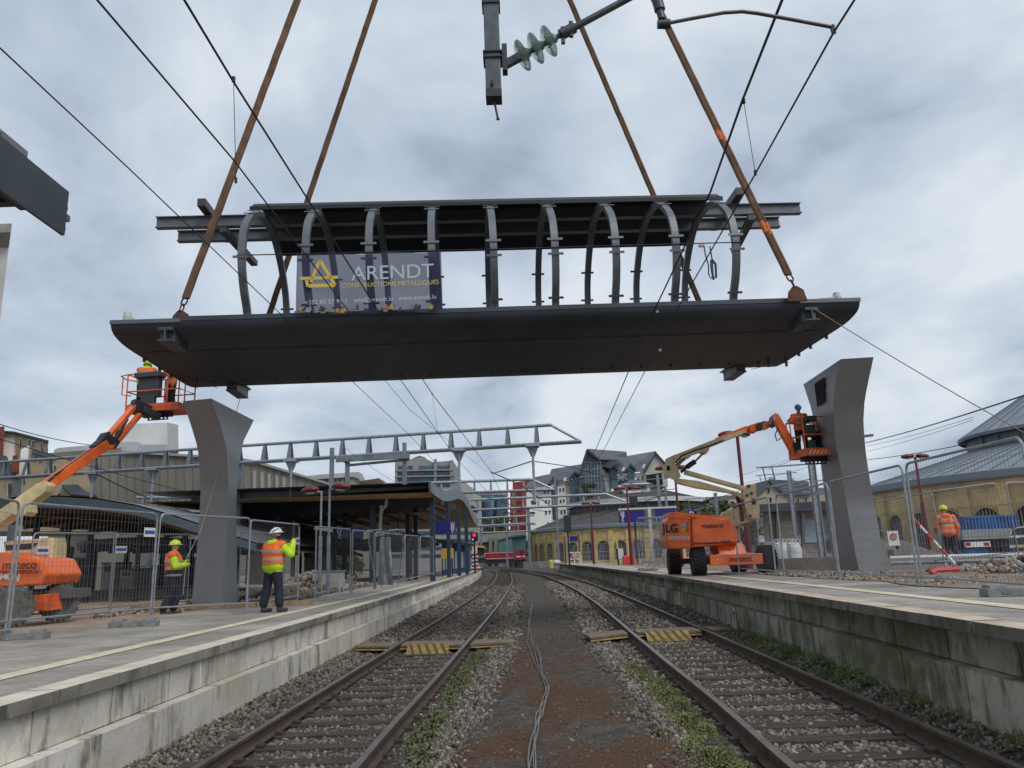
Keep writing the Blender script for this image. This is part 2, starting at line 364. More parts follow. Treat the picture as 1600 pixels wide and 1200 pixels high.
gn = 9000; GY = NR.uniform(5, 26, gn)**1.0; GA = np.interp(GY, [t[0] for t in PL], [t[1] for t in PL]); GB = np.interp(GY, [t[0] for t in PR], [t[1] for t in PR]); GX = GA+(GB-GA)*NR.uniform(0, 1, gn)
GS = NR.uniform(.004, .012, gn)*(1+2*(NR.uniform(0, 1, gn) > .985)); GZ = np.array([gz(x, y) for x, y in zip(GX, GY)])+.026
tag(stones('path_grit', np.stack([GX, GY, GZ], 1), GS, [st_a, st_b, st_c], NR.choice([0, 0, 2, 2, 2, 1], gn)), 'fine grit and small stones strewn over the cinder path', 'grit', kind='stuff')
# ---- tracks
railm = mat("rail_side_brown", (.085, .058, .042), .75, .2, .35, 6, .2, 60)
railtop = mat("rail_head_worn", (.17, .145, .125), .38, .6, .35, 3)
sleeperm = mat("old_timber_sleeper", (.075, .060, .048), .9, 0, .45, 5, .7, 50, stretch=(.6, 4, 2), island=.35)
clipm = mat("rail_chair_iron", (.055, .038, .03), .8, .2)
def rail_obj(fn, zt, parent, y1):
    prof = [(-.035, 0), (.035, 0), (.036, -.03), (.012, -.045), (.010, -.12), (.07, -.138), (.07, -.15), (-.07, -.15), (-.07, -.138), (-.010, -.12), (-.012, -.045), (-.036, -.03)]
    b = MB(); yy = smooth_ys(.5, 40, .8)+smooth_ys(41.5, y1, 2.5); vs = []; n = len(prof)
    for i, y in enumerate(yy):
        x = fn(y); dx = (fn(y+.3)-fn(y-.3))/.6; q = math.sqrt(1+dx*dx)
        for px, pz in prof: vs.append((x+px/q, y-px*dx/q, zt+pz))
    fs = []; mi = []
    for i in range(len(yy)-1):
        for j in range(n):
            fs.append((i*n+j, i*n+(j+1) % n, (i+1)*n+(j+1) % n, (i+1)*n+j)); mi.append(1 if j == 0 else 0)
    fs.append(tuple(range(n))); mi.append(0); fs.append(tuple((len(yy)-1)*n+j for j in range(n))); mi.append(0)
    b.add(vs, fs); b.mi = mi
    return b.build('rail', [railm, railtop], parent)
def track(label, fa, fb, z0, y1):
    t = thing('railway_track', (fa(6), 6, z0), label, 'railway track', 'the two curving railway tracks')
    rail_obj(fa, z0, t, y1); rail_obj(fb, z0, t, y1)
    k0 = 0; y = SP/2-.1+SP*5; cnt = 0; far = MB(); clips = MB()
    while y < y1-2:
        xa, xb = fa(y), fb(y); cx = (xa+xb)/2; dx = (fa(y+.5)-fa(y-.5)); L_ = 1.28+rnd.uniform(-.05, .05)
        d = Vector((1, -dx, 0)).normalized(); e = Vector((-d.y, d.x, 0))
        jz = rnd.uniform(-.008, .006)
        tgt = MB() if cnt < 94 else far
        tgt.obox((cx, y+rnd.uniform(-.02, .02), z0-.155-.07+jz), d*L_, e*.118, Vector((0, 0, .07)))
        if y < 24:
            for xr in (xa, xb):
                for s_ in (-1, 1): clips.obox((xr+s_*.10, y, z0-.145), d*.045, e*.05, Vector((0, 0, .022)))
        if cnt < 94: tgt.build('sleeper', sleeperm, t, bevel=.008 if y < 20 else 0)
        cnt += 1; y += SP
    if far.v: tag(far.build('sleepers', sleeperm, t), kind='stuff')
    tag(clips.build('rail_fastenings', clipm, t), kind='stuff')
    return t
track('railway track on the left, its rails curving past the pale block wall of the platform', L1, L2, 0, 160)
track('railway track on the right with pale stones between its sleepers, beside the mossy platform wall', R1, R2, ZR, 150)

# ---- platforms
conc = mat("concrete_face", (.34, .325, .285), .9, 0, 0, 1.2, .35, 25, col2=(.16, .15, .125), stretch=(1, 1, .25), lo=.3, hi=.62)
def wall_mat(name, clean, dirt, mossc, mossamt, streak):
    M = bpy.data.materials.new(name); M.use_nodes = True; n = M.node_tree.nodes; l = M.node_tree.links; b = n["Principled BSDF"]; b.inputs['Roughness'].default_value = .92
    g = n.new("ShaderNodeNewGeometry")
    def nz(scale, st, det=6, ro=.65):
        mp = n.new("ShaderNodeMapping"); mp.inputs['Scale'].default_value = st; l.new(g.outputs['Position'], mp.inputs[0])
        q = n.new("ShaderNodeTexNoise"); q.inputs['Scale'].default_value = scale; q.inputs['Detail'].default_value = det; q.inputs['Roughness'].default_value = ro; l.new(mp.outputs[0], q.inputs[0]); return q
    def ramp(s, a, b_, c0=(0, 0, 0, 1), c1=(1, 1, 1, 1)):
        r = n.new("ShaderNodeValToRGB"); r.color_ramp.elements[0].position = a; r.color_ramp.elements[1].position = b_; r.color_ramp.elements[0].color = c0; r.color_ramp.elements[1].color = c1; l.new(s, r.inputs[0]); return r
    def mixc(f, a, b_):
        m = n.new("ShaderNodeMix"); m.data_type = 'RGBA'
        l.new(f, m.inputs[0]); 
        if hasattr(a, 'links'): l.new(a, m.inputs[6])
        else: m.inputs[6].default_value = a
        if hasattr(b_, 'links'): l.new(b_, m.inputs[7])
        else: m.inputs[7].default_value = b_
        return m.outputs[2]
    base = ramp(nz(2.2, (1, 1, 1)).outputs[0], .3, .7, tuple(c*.78 for c in clean)+(1,), tuple(clean)+(1,)).outputs[0]
    isl = n.new("ShaderNodeHueSaturation"); mr = n.new("ShaderNodeMapRange"); mr.inputs[3].default_value = .8; mr.inputs[4].default_value = 1.15; l.new(g.outputs['Random Per Island'], mr.inputs[0]); l.new(mr.outputs[0], isl.inputs['Value']); l.new(base, isl.inputs['Color'])
    s1 = ramp(nz(3.2, (1, 1, .28), 8, .7).outputs[0], .60-streak*.20, .70-streak*.14)
    c = mixc(s1.outputs[0], isl.outputs[0], tuple(dirt)+(1,))
    s2 = ramp(nz(.55, (1, 1, 1.5), 7).outputs[0], .63-mossamt*.24, .72-mossamt*.16)
    c = mixc(s2.outputs[0], c, tuple(mossc)+(1,))
    s3 = ramp(nz(7, (1, 1, .12), 3).outputs[0], .66, .72)
    c = mixc(s3.outputs[0], c, tuple(min(1, x*1.15) for x in clean)+(1,))
    l.new(c, b.inputs['Base Color'])
    bp = n.new("ShaderNodeBump"); bp.inputs['Strength'].default_value = .35; bp.inputs['Distance'].default_value = .02; l.new(nz(18, (1, 1, 1)).outputs[0], bp.inputs['Height']); l.new(bp.outputs[0], b.inputs['Normal'])
    MATS[name] = M; return M
wl = wall_mat("left_wall_blocks", (.66, .62, .54), (.20, .185, .145), (.42, .38, .30), .5, .42)
wr = wall_mat("right_wall_blocks", (.38, .36, .29), (.10, .095, .065), (.10, .105, .045), .62, .62)
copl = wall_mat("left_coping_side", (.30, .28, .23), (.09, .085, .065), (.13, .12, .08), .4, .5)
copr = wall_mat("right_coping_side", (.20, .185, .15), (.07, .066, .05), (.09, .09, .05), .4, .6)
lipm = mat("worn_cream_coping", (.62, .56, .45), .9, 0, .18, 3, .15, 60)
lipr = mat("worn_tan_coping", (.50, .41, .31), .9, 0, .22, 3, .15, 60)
stripe = mat("guide_stripe_cream", (.62, .56, .40), .9, 0, .22, 6, .1, 60)
paver = mat("small_paving_bricks", (.26, .255, .25), .92)
n, l, bs = nodes_of(paver)
g_ = n.new("ShaderNodeNewGeometry"); mp = n.new("ShaderNodeMapping"); l.new(g_.outputs['Position'], mp.inputs[0])
bk = n.new("ShaderNodeTexBrick"); bk.inputs['Scale'].default_value = 5.0; bk.inputs['Color1'].default_value = (.42, .385, .34, 1); bk.inputs['Color2'].default_value = (.30, .285, .265, 1); bk.inputs['Mortar'].default_value = (.15, .14, .12, 1)
bk.inputs['Mortar Size'].default_value = .02; bk.inputs['Brick Width'].default_value = 1.0; bk.inputs['Row Height'].default_value = .5; l.new(mp.outputs[0], bk.inputs[0])
nz = n.new("ShaderNodeTexNoise"); nz.inputs['Scale'].default_value = .9; nz.inputs['Detail'].default_value = 7; l.new(g_.outputs['Position'], nz.inputs[0])
rp = n.new("ShaderNodeValToRGB"); rp.color_ramp.elements[0].position = .3; rp.color_ramp.elements[1].position = .7; rp.color_ramp.elements[0].color = (.55, .53, .50, 1); rp.color_ramp.elements[1].color = (1.15, 1.13, 1.1, 1); l.new(nz.outputs[0], rp.inputs[0])
mxx = n.new("ShaderNodeMix"); mxx.data_type = 'RGBA'; mxx.blend_type = 'MULTIPLY'; mxx.inputs[0].default_value = 1; l.new(bk.outputs[0], mxx.inputs[6]); l.new(rp.outputs[0], mxx.inputs[7]); l.new(mxx.outputs[2], bs.inputs['Base Color'])
sandm = mat("site_sand", (.33, .235, .165), .95, 0, .3, 1.5, .6, 30)
def strip(fn0, fn1, z, yl, sag=0):
    return [[(fn0(y), y, z), (fn1(y), y, z)] for y in yl]
def platform(side, E_, zt, ztop_cop, ledge_z, zb, wallm, copm, lip, stripe_x, y1, name, xu, xl):
    e = lambda y: interp(E_, y); s = side
    P = MB(); P.sheet([[(e(y)+s*.28, y, zt-.004), (e(y)+s*2.6, y, zt-.004), (e(y)+s*4.2, y, zt-.004)] for y in smooth_ys(-3, y1, 2)])
    root = tag(P.build('platform', paver), kind='structure')
    def course(x0, x1, za, zb_, seg, mats, nm, ysplit=60, top=False):
        b = MB(); y = -2.0
        while y < y1:
            sg = seg if y < ysplit else seg*4
            a, c = y+.012, min(y+sg-.012, y1)
            jx = rnd.uniform(-.004, .004); jz = rnd.uniform(-.003, .003) if not top else 0
            X0, X1 = e(a), e(c)
            vs = [(X0+s*(x0)+jx, a, za), (X0+s*x1, a, za), (X1+s*x1, c, za), (X1+s*(x0)+jx, c, za)]
            b.cur = 0
            b.prism(vs, (0, 0, zb_-za+jz))
            y += sg
        return b
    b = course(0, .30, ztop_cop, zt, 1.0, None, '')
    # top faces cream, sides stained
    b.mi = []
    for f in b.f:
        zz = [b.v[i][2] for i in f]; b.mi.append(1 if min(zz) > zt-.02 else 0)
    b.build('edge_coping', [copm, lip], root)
    course(xu, .45, ledge_z, ztop_cop-.012, 1.25, None, '').build('upper_wall', wallm, root)
    course(xl, .45, zb, ledge_z-.01, 1.35, None, '').build('lower_wall', wallm, root)
    k = MB(); k.sheet([[(e(y)+s*.46, y, zb-.3), (e(y)+s*.46, y, zt-.03)] for y in smooth_ys(-3, y1, 2)]); k.build('wall_core', mat("joint_dark", (.03, .028, .024), .95), root)
    q = MB(); q.sheet([[(stripe_x(y), y, zt+.004), (stripe_x(y)+s*.26, y, zt+.004)] for y in smooth_ys(-3, y1, 1)]); q.build('guide_stripe', stripe, root)
    return root
SL = [(0, -4.92), (7.8, -5.0), (10.5, -5.02), (15.2, -4.95), (24.5, -4.75), (40, -4.85), (70, -5.2), (100, -5.9), (150, -8.7)]
SRR = [(0, 4.7), (8, 5.0), (9.4, 5.08), (12, 5.2), (16.7, 5.45), (22.4, 5.62), (40, 6.1), (97, 6.5)]
ZLp, ZRp = .76, 1.06
platform(-1, EL, ZLp, .65, .30, -.5, wl, copl, lipm, lambda y: interp(SL, y), 150, 'l', .06, -.10)
platform(1, ER, ZRp, .955, .62, -.3, wr, copr, lipr, lambda y: interp(SRR, y), 110, 'r', .24, .10)
# work-site ground behind each platform strip
def rough_sheet(x0f, x1f, zf, y0, y1, m_, nm, nx=40, sy=.6, amp=.05):
    rows = []
    for y in smooth_ys(y0, y1, sy):
        a, c = x0f(y), x1f(y)
        rows.append([(a+(c-a)*i/nx, y, zf(a+(c-a)*i/nx, y)+amp*(math.sin((a+(c-a)*i/nx)*1.9+y*.7)*math.sin(y*1.3+i*.5)+.4*rnd.uniform(-1, 1))*min(1, i/3)) for i in range(nx+1)])
    b = MB(); b.sheet(rows); return tag(b.build(nm, m_, smooth=True), kind='structure')
rough_sheet(lambda y: interp(EL, y)-3.6+(.25*math.sin(y*1.1)), lambda y: -30, lambda x, y: .74-.25*min(1, max(0, (-x-9)/6)), -3, 75, sandm, 'site_ground', 50, .8, .035)
sandr = mat("site_rubble_soil", (.27, .205, .145), .95, 0, 0, 2.5, .8, 30, col2=(.13, .095, .07))
rough_sheet(lambda y: interp(ER, y)+2.55+(.2*math.sin(y*1.3)), lambda y: 45, lambda x, y: 1.07-.012*max(0, x-8)-.3*min(1, max(0, (x-11)/6)), -3, 75, sandr, 'site_ground', 50, .8, .05)

# ---- crossing boards with yellow edges
def board(pts, zt, label, hatch=False):
    p = [Vector(q) for q in pts]   # near-left, near-right, far-right, far-left
    c = sum(p, Vector())/4
    t = thing('crossing_board', (c.x, c.y, zt-.1), label, 'crossing board', 'timber crossing boards laid across the tracks')
    b = MB(); b.prism([V(q.x, q.y, zt-.05) for q in p], (0, 0, .05)); b.build('deck_board', woodb, t, bevel=.006)
    d = (p[1]-p[0]); 
    e = MB(); e.prism([V(p[0].x, p[0].y-.012, zt-.09), V(p[1].x, p[1].y-.012, zt-.09), V(p[1].x, p[1].y+.10, zt+.006), V(p[0].x, p[0].y+.10, zt+.006)], (0, .02, .003)); e.build('yellow_edge', yellow_p, t)
    if hatch:
        h = MB(); a0 = p[0]+d*.12; a1 = p[0]+d*.8
        r0 = V(a0.x, a0.y-.34, zt-.17); r1 = V(a1.x, a1.y-.34, zt-.17); r2 = V(a1.x, a1.y+.02, zt+.012); r3 = V(a0.x, a0.y+.02, zt+.012)
        h.prism([r0, r1, r2, r3], (0, 0, -.02)); h.build('hatched_ramp', yellow_p, t)
        s = MB()
        for i in range(5):
            u0 = .06+i*.19; u1 = u0+.07
            f = lambda u, w: (r0+(r1-r0)*u)*(1-w)+(r3+(r2-r3)*u)*w+V(0, -.003, .004)
            s.prism([f(min(1, u0+.1), 0), f(min(1, u1+.1), 0), f(max(0, u1-.04), 1), f(max(0, u0-.04), 1)], (0, 0, .003))
        s.build('black_stripe', mat("worn_black_stripe", (.085, .068, .04), .8), t)
board([(-3.62, 17.6, 0), (-2.82, 17.4, 0), (-2.80, 18.15, 0), (-3.60, 18.35, 0)], .0, 'yellow edged board between the left platform wall and the left track')
board([(-2.62, 17.5, 0), (-1.27, 17.2, 0), (-1.24, 18.05, 0), (-2.60, 18.3, 0)], .0, 'board inside the left track with a black and yellow hatched ramp', True)
board([(-1.08, 17.3, 0), (-.14, 17.4, 0), (-.16, 18.1, 0), (-1.05, 18.1, 0)], .0, 'yellow edged board between the left track and the cinder path')
board([(1.38, 16.0, 0), (2.2, 16.6, 0), (2.2, 17.3, 0), (1.30, 16.9, 0)], ZR, 'yellow edged board between the cinder path and the right track')
board([(2.42, 16.7, 0), (3.72, 16.6, 0), (3.72, 17.4, 0), (2.44, 17.4, 0)], ZR, 'board inside the right track with a black and yellow hatched ramp', True)
board([(3.95, 16.7, 0), (4.42, 16.7, 0), (4.42, 17.5, 0), (3.97, 17.5, 0)], ZR, 'short yellow edged board between the right track and the mossy wall')
# ---- loose grey cables along the path
cp = [(830, 953), (826, 985), (831, 1003), (845, 1040), (856, 1075), (846, 1110), (840, 1130), (832, 1200)]
cm = mat("grey_cable_sheath", (.20, .19, .18), .6, 0, .2, 12)
tc_ = thing('cable', (.3, 12, -.02), 'bundle of loose grey cables snaking along the brown cinder path', 'cable')
cpw = [G(a, b_, -.0) for a, b_ in cp]; cpw.insert(0, V(.45, 31, -.0)); cpw.append(V(.0, 5.2, 0)); cpw.append(V(-.02, 3.2, 0))
for k in range(4):
    pts = []
    dn = []
    for i in range(len(cpw)-1):
        for q in range(8): dn.append(cpw[i].lerp(cpw[i+1], q/8))
    ph = k*1.3
    for i, p in enumerate(dn):
        x = p.x+.022*math.sin(i*.21+ph)+.012*math.sin(i*.47+ph*2)+.02*math.sin(p.y*1.3+.4*k)+(.05*(k-2)*math.exp(-((p.y-15)/3)**2)); pts.append((x, p.y, gz(x, p.y)+.04+.006*k))
    b = MB(); b.tube(pts, .0065, 6); b.build('cable_strand', cm, tc_, smooth=True)

# ---- weeds
wd = None
def weeds(name, label, spots, m_, n_each, h0, h1):
    vs = []; fs = []
    for (cx, cy, rx, ry, dn) in spots:
        for _ in range(int(n_each*dn)):
            a = rnd.uniform(0, 6.28); r = math.sqrt(rnd.uniform(0, 1)); x = cx+rx*r*math.cos(a); y = cy+ry*r*math.sin(a)
            clump = math.sin(x*7+y*4)+math.sin(x*17-y*9)
            if clump < rnd.uniform(-1.6, .4): continue
            z = gz(x, y)+.01; h = rnd.uniform(h0, h1)*(1.1-r*.7)*(1+.3*clump); 
            t = rnd.uniform(0, 6.28); w = rnd.uniform(.005, .013); lean = rnd.uniform(.2, .9)*h
            dx, dy = math.cos(t), math.sin(t)
            b = len(vs); zz = z+rnd.uniform(0, h*.5)
            vs += [(x-dy*w, y+dx*w, zz), (x+dy*w, y-dx*w, zz), (x+dx*lean+dy*w*.8, y+dy*lean-dx*w*.8, zz+h*.6), (x+dx*lean*1.4, y+dy*lean*1.4, zz+h*.7), (x+dx*lean-dy*w*.8, y+dy*lean+dx*w*.8, zz+h*.6)]
            fs += [(b, b+1, b+2, b+3, b+4)]
    b = MB(); b.add(vs, fs); return tag(b.build(name, m_, fixn=False), label, 'weeds', kind='stuff')
wg = mat("weed_leaf_green", (.23, .29, .075), .7, 0, 0, 1.6, col2=(.075, .115, .03), island=.4)
wy = mat("moss_weed_yellow", (.17, .19, .06), .8, 0, 0, 3, col2=(.085, .09, .04), island=.4)
wd = mat('weed_dull', (.15, .165, .07), .8, 0, 0, 6, col2=(.075, .08, .035), island=.4)
def wall_weeds():
    vs = []; fs = []
    for _ in range(34000):
        y = rnd.uniform(6.2, 16.5); prof = float(np.interp(y, [6.2, 8, 8.4, 8.8, 9.3, 9.8, 10.6, 12.5, 14, 15.5, 16.5], [.06, .12, .45, .12, .15, .8, 1, 1, .9, .35, .1]))
        n_ = .5+.3*math.sin(y*5.1)+.25*math.sin(y*13.7+1)+.15*math.sin(y*29)
        if rnd.random() > prof*max(.04, n_): continue
        ex_ = interp(ER, y)+.12; d = abs(rnd.gauss(0, .15+.12*prof)); x = ex_-d
        if x < R2(y)+.14: continue
        h = rnd.uniform(.02, .10)*(1.15-min(1, d*2.2))*(.5+prof*.7); z = gz(x, y)+.01+rnd.uniform(0, 1)*h; s_ = rnd.uniform(.006, .017)
        t = rnd.uniform(0, 6.28); dx, dy = math.cos(t), math.sin(t); up_ = rnd.uniform(.1, 1.2); b = len(vs)
        vs += [(x, y, z), (x+dx*s_-dy*s_*.6, y+dy*s_+dx*s_*.6, z+s_*up_), (x+dx*s_*2.2, y+dy*s_*2.2, z+s_*up_*1.4), (x+dx*s_+dy*s_*.6, y+dy*s_-dx*s_*.6, z+s_*up_)]; fs.append((b, b+1, b+2, b+3))
    b = MB(); b.add(vs, fs); tag(b.build('weeds', wg, fixn=False), 'green weeds growing along the foot of the mossy right platform wall', 'weeds', kind='stuff')
wall_weeds()
def blades():
    vs = []; fs = []
    for _ in range(5200):
        if rnd.random() < .6:
            y = rnd.uniform(6.2, 16); x = interp(ER, y)+.12-abs(rnd.gauss(0, .2)); 
            if x < R2(y)+.14 or .5+.5*math.sin(y*6.3+x*9) < .45: continue
        elif rnd.random() < .6: y = rnd.uniform(6, 13); x = R1(y)-rnd.uniform(.2, .75)
        else: y = rnd.uniform(7, 20); x = L2(y)+rnd.uniform(.15, .7)
        if math.sin(x*13+y*3)+math.sin(y*5.7-x*4) < .2: continue
        z = gz(x, y); h = rnd.uniform(.03, .13); t = rnd.uniform(0, 6.28); dx, dy = math.cos(t), math.sin(t); w = .0035; l_ = rnd.uniform(.1, .8)*h; b = len(vs)
        vs += [(x-dy*w, y+dx*w, z), (x+dy*w, y-dx*w, z), (x+dx*l_*.5+dy*w*.7, y+dy*l_*.5-dx*w*.7, z+h*.65), (x+dx*l_, y+dy*l_, z+h), (x+dx*l_*.5-dy*w*.7, y+dy*l_*.5+dx*w*.7, z+h*.65)]; fs.append((b, b+1, b+2, b+3, b+4))
    b = MB(); b.add(vs, fs); tag(b.build('grass', mat('grass_blade', (.20, .23, .07), .7, 0, 0, 3, col2=(.13, .11, .05), island=.4), fixn=False), 'thin scattered grass blades beside the rails and walls', 'grass', kind='stuff')
blades()
weeds('weeds', 'yellow green moss and weeds along the near rail of the right track', [(1.62, 7.0, .24, .85, 1.7), (1.72, 8.6, .20, .9, 1.0), (1.78, 10.4, .22, 1.3, 1.5), (1.7, 12.2, .16, .9, .7), (1.3, 8.0, .07, .12, .1), (1.85, 9.3, .1, .5, .4)], wy, 11000, .012, .045)
weeds('weeds', 'dull green weeds between the left track and the cinder path', [(-1.02, 12.8, .22, 2.4, 1.2), (-.85, 15.5, .25, 1.4, .9), (-1.08, 9.4, .22, 1.2, .7), (-1.0, 7.6, .2, .7, .4), (-.6, 20.8, .3, 2.0, .5)], wd, 9000, .012, .05)
b = MB(); 
# ================================================================ helpers in photo space
def proj(p):
    X, Y, Z = p[0], p[1], p[2]-HC
    zc = Y*math.cos(TH)+Z*math.sin(TH); yc = -Y*math.sin(TH)+Z*math.cos(TH)
    x = F*X/zc; y = F*yc/zc
    return 800+cR*x-sR*y, 600-(sR*x+cR*y)
def onrow(curve, D, z):     # point at depth D, height z whose column follows a silhouette curve [(px,py)]
    c = sorted([(b, a) for a, b in curve]); x = A(c[0][1], c[0][0], D).x
    for _ in range(12):
        px, py = proj((x, D, z)); tx = float(np.interp(py, [q[0] for q in c], [q[1] for q in c])); x = A(tx, py, D).x
    return V(x, D, z)
# ================================================================ the two curved steel pillars
def pillar(cf, cm, cb, z0, z1, DF, DM, DB, label, mirror, hole=False):
    n = 26; rings = []
    for i in range(n+1):
        t = i/n; z = z0+(z1-z0)*t; g = lambda d: float(np.interp(t, [q[0] for q in d], [q[1] for q in d]))
        a = onrow(cf, g(DF), z); b_ = onrow(cm, g(DM), z); c = onrow(cb, g(DB), z)
        d = a+(c-b_)
        rings.append([a, b_, c, d])
    ctr = sum(rings[0], Vector())/4
    t = thing('bridge_pillar', (ctr.x, ctr.y, z0), label, 'pillar', 'curved steel bridge pillars')
    b = MB(); vs = [p for r in rings for p in r]
    fs = [(i*4+j, i*4+(j+1) % 4, (i+1)*4+(j+1) % 4, (i+1)*4+j) for i in range(n) for j in range(4)]+[(3, 2, 1, 0), (n*4, n*4+1, n*4+2, n*4+3)]
    b.add(vs, fs); o = b.build('steel_shell', pillar_m, t, smooth=True)
    b = MB(); b.box(ctr.x-.95, ctr.x+.95, ctr.y-1.15, ctr.y+1.15, z0-.35, z0+.012); b.build('foundation', mat("foundation_concrete", (.25, .23, .2), .9, 0, .3, 3), t)
    return t, rings
t, rg = pillar([(285, 626), (297, 660), (309, 700), (314, 760), (310, 830), (305, 890), (299, 948)],
       [(330, 625), (345, 665), (354, 700), (357, 760), (354, 830), (350, 890), (346, 948)],
       [(397, 656), (380, 690), (371, 740), (369, 800), (370, 870), (371, 943)], ZLp-.02, 6.22,
       [(0, 21.9), (.35, 21.85), (.6, 21.6), (.8, 21.1), (1, 20.3)], [(0, 21.4), (.35, 21.4), (.6, 21.2), (.8, 20.8), (1, 20.1)], [(0, 23.0), (.5, 23.0), (.75, 23.1), (1, 23.4)],
       'curved grey steel pillar on the left platform behind the man in the white helmet', 1)
b = MB(); c = rg[0]; b.beam((c[0].x-1.1, 20.75, .82), (c[1].x+1.2, 20.6, .82), .12, .12); b.beam((c[1].x+1.25, 20.6, .82), (c[1].x+2.6, 20.9, .82), .12, .12)
tag(b.build('timber_kerb', mat("new_timber", (.34, .24, .14), .85, 0, .3, 6)), 'squared timber lying at the foot of the left steel pillar', 'timber')
t, rg = pillar([(1365, 559), (1358, 590), (1351, 625), (1349, 660), (1352, 700), (1359, 750), (1368, 800), (1378, 850), (1390, 893)],
       [(1314, 561), (1305, 597), (1302, 635), (1305, 685), (1315, 740), (1325, 800), (1335, 857), (1343, 893)],
       [(1255, 600), (1268, 640), (1275, 680), (1282, 720), (1290, 770), (1300, 830), (1308, 870), (1312, 892)], ZRp-.02, 6.72,
       [(0, 22.0), (.35, 22), (.6, 21.6), (.8, 21.0), (1, 20.1)], [(0, 22.1), (.35, 22.1), (.6, 21.7), (.8, 21.1), (1, 20.2)], [(0, 23.8), (.5, 23.7), (.75, 23.5), (1, 23.3)],
       'curved grey steel pillar on the right platform with a dark opening near its top', -1)
hz = [rg[21], rg[25]]
b = MB(); rows = []
for k in (22, 23, 24, 25):
    q = rg[k]; nn = (q[2]-q[1]).cross(rg[k-1][1]-q[1]).normalized(); nn = nn if nn.x < 0 else -nn
    rows.append([q[1].lerp(q[2], u)+nn*.05 for u in (.34, .5, .66)])
b.sheet(rows); b.build('opening', mat("dark_opening", (.006, .006, .007), .9), t)
pm_ = MB(); q = rg[18][0]; pm_.beam((q.x, q.y+.2, q.z-.2), (q.x+.32, q.y+.2, q.z-.17), .07, .07); pm_.build('bolt_stub', steel_mid, t)

# ================================================================ bridge segment hanging from the slings
XA, XB = -9.56, 8.57
bt = thing('footbridge_segment', (-.6, 20.8, 7.25), 'dark steel footbridge segment with hoop ribs hanging from rusty slings above the tracks', 'bridge')
def hull(x0, x1, y0, y1, zt, zs, rad, n=14):
    out = []
    for i in range(n+1):
        a = math.pi/2*i/n; out.append((y0+rad*(1-math.cos(a)), zt-(zt-zs)*math.sin(a)))
    return out
y0, y1_ = 17.68, 23.67
pr = [(17.68, 7.585), (17.70, 7.51), (17.76, 7.43), (17.87, 7.36), (18.05, 7.31), (18.28, 7.27), (18.6, 7.245), (19.0, 7.235)]; pr2 = [(y0+y1_-a, z) for a, z in pr][::-1]
poly = pr+pr2
b = MB(); b.prism([(XA, a, z) for a, z in poly], (XB-XA, 0, 0)); hm = mat("hull_plate_paint", (.044, .053, .068), .6, .1, .25, .8, .05, 40); b.build('deck_hull', hm, bt, smooth=True)
b = MB()
for xa, xb in ((XA-.01, XA+1.6), (XB-1.55, XB+.01)):
    b = MB(); b.box(xa, xb, y0-.03, y0+.12, 7.555, 7.65); b.build('edge_strip', steel_mid, bt)
b = MB(); b.box(XA, XA+.05, y0, y1_, 7.59, 7.645); b.box(XB-.05, XB, y0, y1_, 7.59, 7.645)
b.build('edge_strip', steel_mid, bt)
b = MB(); b.box(XA+1.61, XB-1.56, y0-.012, y0+.2, 7.59, 7.70); b.build('kerb_rail', hm, bt)
b = MB(); ysm = 19.0
nb = 19
for i in range(nb):
    x = XA+.9+i*(XB-XA-1.8)/(nb-1); b.box(x-.03, x+.03, ysm-.03, ysm+.03, 7.19, 7.23); b.box(x-.03, x+.03, 22.28, 22.36, 7.18, 7.23)
b.box(XA+.3, XB-.3, ysm-.006, ysm+.006, 7.213, 7.229)
for x in (XA+.02, XB-.02):
    for yy in (19.6, 20.6, 21.4): b.box(x-.035, x+.035, yy-.03, yy+.03, 7.15, 7.24)
b.build('bolt_row', steel_dark, bt)
for x in (XA+.55, XB-.75, XB-.2):
    b = MB(); b.box(x-.03, x+.03, 21.9, 21.96, 6.98, 7.3); b.build('hanging_lug', steel_dark, bt)
for x in (-8.28, 7.28):   # transverse beams sticking out under both edges
    b = MB(); b.box(x-.16, x+.16, 17.62, 24.3, 7.40, 7.43); b.box(x-.16, x+.16, 17.62, 24.3, 7.14, 7.17) if 0 else None
    b.box(x-.17, x+.17, 17.60, 18.6, 7.10, 7.125); b.box(x-.17, x+.17, 17.60, 18.6, 7.36, 7.385); b.box(x-.015, x+.015, 17.60, 18.6, 7.125, 7.36); b.box(x-.17, x+.17, 17.8, 18.6, 7.125, 7.36)
    b.box(x-.17, x+.17, 22.75, 24.0, 7.06, 7.085); b.box(x-.17, x+.17, 22.75, 24.0, 7.30, 7.325); b.box(x-.15, x+.15, 22.8, 24.0, 7.085, 7.30)
    b.build('cross_beam', mat('beam_end_grey', (.085, .095, .11), .5, .2, .2, 2), bt)
